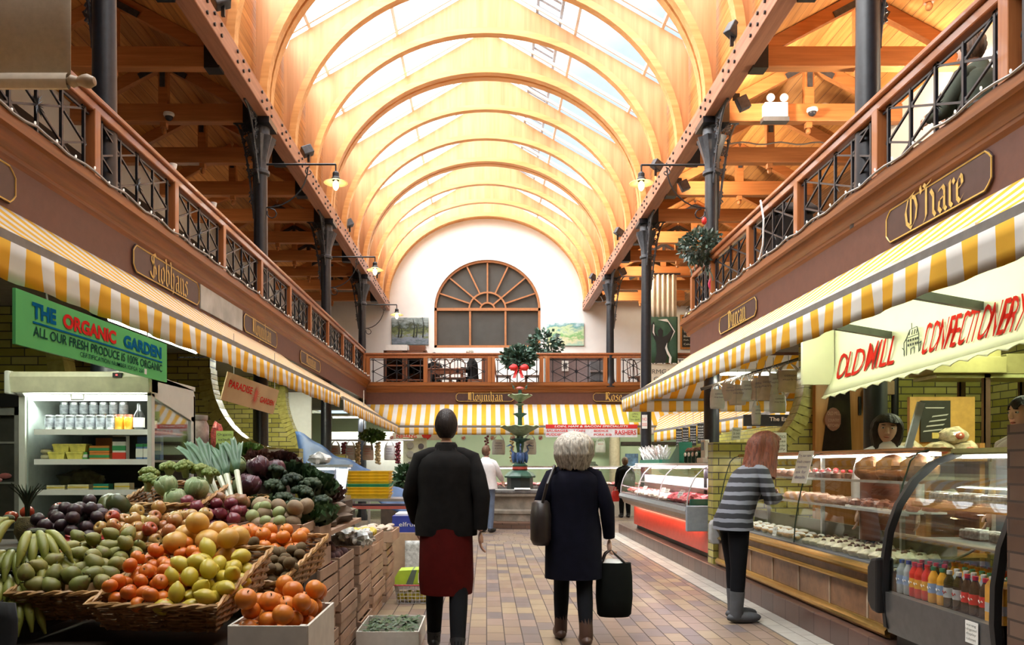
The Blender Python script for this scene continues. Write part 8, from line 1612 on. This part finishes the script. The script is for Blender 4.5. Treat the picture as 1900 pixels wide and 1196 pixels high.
n = N('striped_knit'); s_ = n.sep(n.pos()); f_ = n.math('FRACT', n.math('DIVIDE', n.math('ADD', s_[2], n.math('MULTIPLY', n.noise(n.pos(), 5), .03)), .078)); MATS['striped_knit'] = n.fin(n.mix(n.math('GREATER_THAN', f_, .58), (.014, .014, .018), (.17, .18, .21)), .85)
# walking man, seen from behind
person('person in a dark jacket and long red apron walking away down the middle', (-.29, 5.6, 0), R(180), pose(1.035, anL=(.10, -.20, .09), toL=(.11, -.34, .05), knL=(.09, -.17, .50), anR=(-.09, .26, .13), toR=(-.09, .15, .05), knR=(-.09, .06, .50), elL=(.25, -.02, 1.13), wrL=(.22, -.18, .93), elR=(-.25, .06, 1.12), wrR=(-.24, .06, .88)),
       [('trousers', 'trouser', 'legs', {}), ('apron', 'apron_red', 'skirt', {'r': [(.08, .185, .15), (-.2, .195, .16), (-.42, .20, .17), (-.52, .19, .165)]}), ('jacket', 'jacket', 'top', {'hem': -.10, 'wd': .225, 'dp': .15, 'aw': 1.12, 'collar': 1, 'hw': 1.0}), ('s', 'black', 'shoes', {})], ('hair_dark', 'short'))
# walking woman
W_ = person('grey haired person in a navy coat walking away carrying bags', (.68, 6.0, 0), R(180), pose(.94, anL=(.09, -.16, .09), toL=(.10, -.29, .04), knL=(.085, -.14, .50), anR=(-.08, .20, .11), toR=(-.08, .08, .05), knR=(-.085, .04, .49), elR=(-.27, .05, 1.13), wrR=(-.30, -.02, .86), gripR=True, hdR=(0, 0, -1), thR=(.2, -1, 0), elL=(.28, .05, 1.14), wrL=(.22, -.12, .96)),
       [('tights', 'legging', 'legs', {'q': .92}), ('boots', 'boot_brown', 'shoes', {'h': .85}), ('coat', 'navy', 'top', {'hem': -.38, 'wd': .215, 'dp': .155, 'hw': 1.04, 'aw': 1.05, 'collar': 1})], ('hair_grey', 'fluffy'), hs=1.06)
c = V((1.0, 6.02, .0)); r_ = thing('shopping_bag', 'black shopping bag hanging from the right hand of the grey haired person', 'bag', (1.0, 6.02, .2)); mb = MB(); mb.loft([[c+V((x*.145*q, y*.075*d, z)) for x, y in [(math.cos(t*PI/8), math.sin(t*PI/8)) for t in range(16)]] for z, q, d in ((.21, .8, .8), (.23, .92, 1), (.36, 1, 1.1), (.52, .98, 1), (.63, .9, .8))]); mb.build('body', M('bag_black', (.005, .006, .005), .8, spec=.12), r_, smooth=60)
mb = MB(); mb.tube([c+V((-.1, -.03, .62)), c+V((-.07, -.03, .70)), c+V((-.03, -.02, .73)), c+V((.0, -.03, .70)), c+V((.09, -.03, .62))], .008, 6); mb.tube([c+V((-.1, .03, .62)), c+V((-.07, .03, .70)), c+V((-.03, .02, .73)), c+V((.0, .03, .70)), c+V((.09, .03, .62))], .008, 6); mb.build('handles', MATS['leather'], r_); mb = MB(); mb.ball(c+V((-.02, 0, .63)), (.10, .05, .03), 10, 6, .4, 2); mb.build('white_contents', MATS['paper'], r_)
r_ = thing('shoulder_bag', 'dark brown shoulder bag at the left hip of the grey haired person', 'bag', (.42, 5.92, .85)); mb = MB(); mb.loft([[V((.42+x*.08*q, 5.92+y*.13*q, z)) for x, y in [(math.cos(t*PI/6), math.sin(t*PI/6)) for t in range(12)]] for z, q in ((.78, .75), (.82, 1), (1.0, 1.02), (1.10, .85), (1.12, .6))]); mb.build('body', MATS['leather'], r_, smooth=60); mb = MB(); mb.tube([(.42, 5.83, 1.08), (.46, 5.80, 1.25), (.52, 5.88, 1.38), (.53, 5.98, 1.385), (.50, 6.1, 1.28), (.44, 6.1, 1.1)], .012, 6); mb.build('strap', MATS['leather'], r_)
# redhead leaning towards the counter
person('red haired person in a grey and black striped jumper leaning toward the cake counter', (2.30, 6.9, 0), R(100), pose(.965, pelvis=(0, .10, .95), chest=(0, -.03, 1.24), neck=(0, -.15, 1.46), head=(0, -.24, 1.62), shL=(.16, -.10, 1.39), shR=(-.16, -.10, 1.39), elL=(.24, -.14, 1.13), wrL=(.08, -.30, 1.17), elR=(-.24, -.14, 1.12), wrR=(-.06, -.32, 1.14), hdL=(-1, -.2, .1), thL=(0, 0, 1), hdR=(1, -.2, .1), thR=(0, 0, 1), hipL=(.085, .09, .90), hipR=(-.085, .09, .90), knL=(.09, .05, .49), knR=(-.10, .10, .49), anL=(.09, .04, .085), toL=(.10, -.12, .035), anR=(-.10, .12, .085), toR=(-.11, -.04, .035)),
       [('leggings', 'legging', 'legs', {'q': .98}), ('boots', 'boot_grey', 'shoes', {'h': .50, 'q': 1.15}), ('jumper', 'striped_knit', 'top', {'hem': -.10, 'wd': .20, 'dp': .15, 'aw': 1.0, 'hw': 1.08})], ('hair_red', 'long'), head=(R(5), R(12), 0), hs=1.05)
# assistants behind the cake counter
person('dark haired person with a fringe in a white coat behind the cake counter', (3.33, 6.40, .19), R(-26), pose(.925), [('skirt', 'trouser', 'legs', {}), ('coat', 'coat_white', 'top', {'hem': -.3, 'wd': .20, 'dp': .14, 'collar': 1}), ('apron', 'badge', 'front', {'z': (-.3, .28, .215, .165)}), ('s', 'black', 'shoes', {})], ('hair_dark', 'bob'), head=(0, R(4), R(6)), hs=1.08)
MATS['apron2'] = M('apron_bright', (.35, .02, .02), .6)
person('dark haired person in a beige coat at the right edge, facing left', (3.92, 5.62, .19), R(-78), pose(.97), [('trousers', 'trouser', 'legs', {}), ('coat', 'coat_beige', 'top', {'hem': -.3, 'wd': .215, 'dp': .155, 'aw': 1.1}), ('collar', 'apron_bright', 'skirt', {'r': [(.43, .13, .12), (.50, .085, .085)]}), ('s', 'black', 'shoes', {})], ('hair_dark', 'short'), head=(0, 0, 0), hs=1.08)
# far figures
person('person in a white coat and jeans standing beyond the walking man', (.0, 15.7, 0), R(150), pose(1.02, elR=(-.24, -.1, 1.16), wrR=(-.2, -.3, 1.05)), [('jeans', 'denim', 'legs', {'q': 1.1}), ('coat', 'coat_white', 'top', {'hem': -.08, 'wd': .24, 'dp': .17, 'aw': 1.15}), ('s', 'black', 'shoes', {})], ('hair_brown', 'short'))
person('small figure in black with a red bag at the far butcher counter', (3.62, 20.1, 0), R(185), pose(.90), [('trousers', 'trouser', 'legs', {}), ('coat', 'trouser', 'top', {'hem': -.12, 'wd': .23, 'dp': .17, 'aw': 1.15, 'collar': 1}), ('s', 'black', 'shoes', {})], ('hair_brown', 'short'))
r_ = thing('red_bag', 'red bag held by the small figure in black', 'bag', (3.36, 20.05, .45)); mb = MB(); mb.loft([[V((3.36+x*.11*q, 20.05+y*.06*q, z)) for x, y in [(math.cos(t*PI/5), math.sin(t*PI/5)) for t in range(10)]] for z, q in ((.42, .8), (.46, 1), (.66, .9), (.70, .6))]); mb.build('body', MATS['cap_red'], r_, smooth=60); mb = MB(); mb.tube([(3.30, 20.05, .68), (3.33, 20.03, .79), (3.38, 20.03, .79), (3.42, 20.05, .68)], .01, 5); mb.build('handle', MATS['cap_red'], r_)
person('balding figure in a dark green coat behind the far butcher counter', (3.02, 21.9, 0), R(-70), pose(.97, chest=(0, -.05, 1.26), neck=(0, -.12, 1.46), head=(0, -.18, 1.60)), [('trousers', 'trouser', 'legs', {}), ('coat', 'green_coat', 'top', {'hem': -.1, 'wd': .22, 'dp': .16}), ('s', 'black', 'shoes', {})], ('hair_brown', 'short'), head=(0, R(15), 0))
person('figure with a red cap half hidden behind the walking man at the far stall', (-1.15, 19.2, 0), R(10), pose(.95), [('trousers', 'trouser', 'legs', {}), ('coat', 'coat_white', 'top', {'hem': -.1, 'wd': .2, 'dp': .14}), ('cap', 'cap_red', 'skirt', {'r': [(.72, .10, .12), (.80, .09, .10), (.82, .02, .02)]}), ('s', 'black', 'shoes', {})], ('hair_brown', 'short'))
# seated figures on the galleries
SIT = dict(pelvis=(0, 0, .52), chest=(0, -.03, .86), neck=(0, -.06, 1.06), head=(0, -.09, 1.23), shL=(.17, -.03, .99), elL=(.23, -.12, .74), wrL=(.12, -.34, .80), shR=(-.17, -.03, .99), elR=(-.23, -.12, .74), wrR=(-.12, -.34, .80), hipL=(.09, -.04, .50), knL=(.10, -.42, .48), anL=(.10, -.40, .09), toL=(.11, -.54, .035), hipR=(-.09, -.04, .50), knR=(-.10, -.42, .48), anR=(-.10, -.40, .09), toR=(-.11, -.54, .035), hdL=(-.3, -1, 0), thL=(0, 0, 1), hdR=(.3, -1, 0), thR=(0, 0, 1))
for lb, loc, yw, coat, hr, hd in (('dark haired seated person facing the hall in the far gallery', (-1.50, 22.05, 3.22), 12, 'jacket', 'hair_dark', (0, R(10), 0)), ('grey haired seated person in a dark coat leaning over the far gallery table', (-.36, 21.3, 3.22), -90, 'jacket', 'hair_grey', (0, R(20), 0)), ('light haired person sitting behind the right gallery railing near the picture edge', (3.70, 5.75, 3.3), 200, 'green_coat', 'hair_brown', (0, 0, 0)), ('second person sitting close behind the light haired one on the right gallery', (4.15, 6.75, 3.3), 200, 'coat_beige', 'hair_grey', (0, 0, 0))):
    person(lb, loc, R(yw), SIT, [('trousers', 'trouser', 'legs', {'q': .95}), ('coat', coat, 'top', {'hem': -.04, 'wd': .21, 'dp': .15, 'aw': 1.05}), ('s', 'black', 'shoes', {})], (hr, 'short'), head=hd)
for lb, x, y, rz in (('dark chair under the dark haired seated person in the far gallery', -1.50, 22.1, 192), ('dark chair under the light haired person on the right gallery', 3.70, 5.75, 20), ('dark chair under the second person on the right gallery', 4.15, 6.75, 20)): o = dup(ch, (x, y, 3.22 if y > 10 else 3.3), R(rz), label=lb)
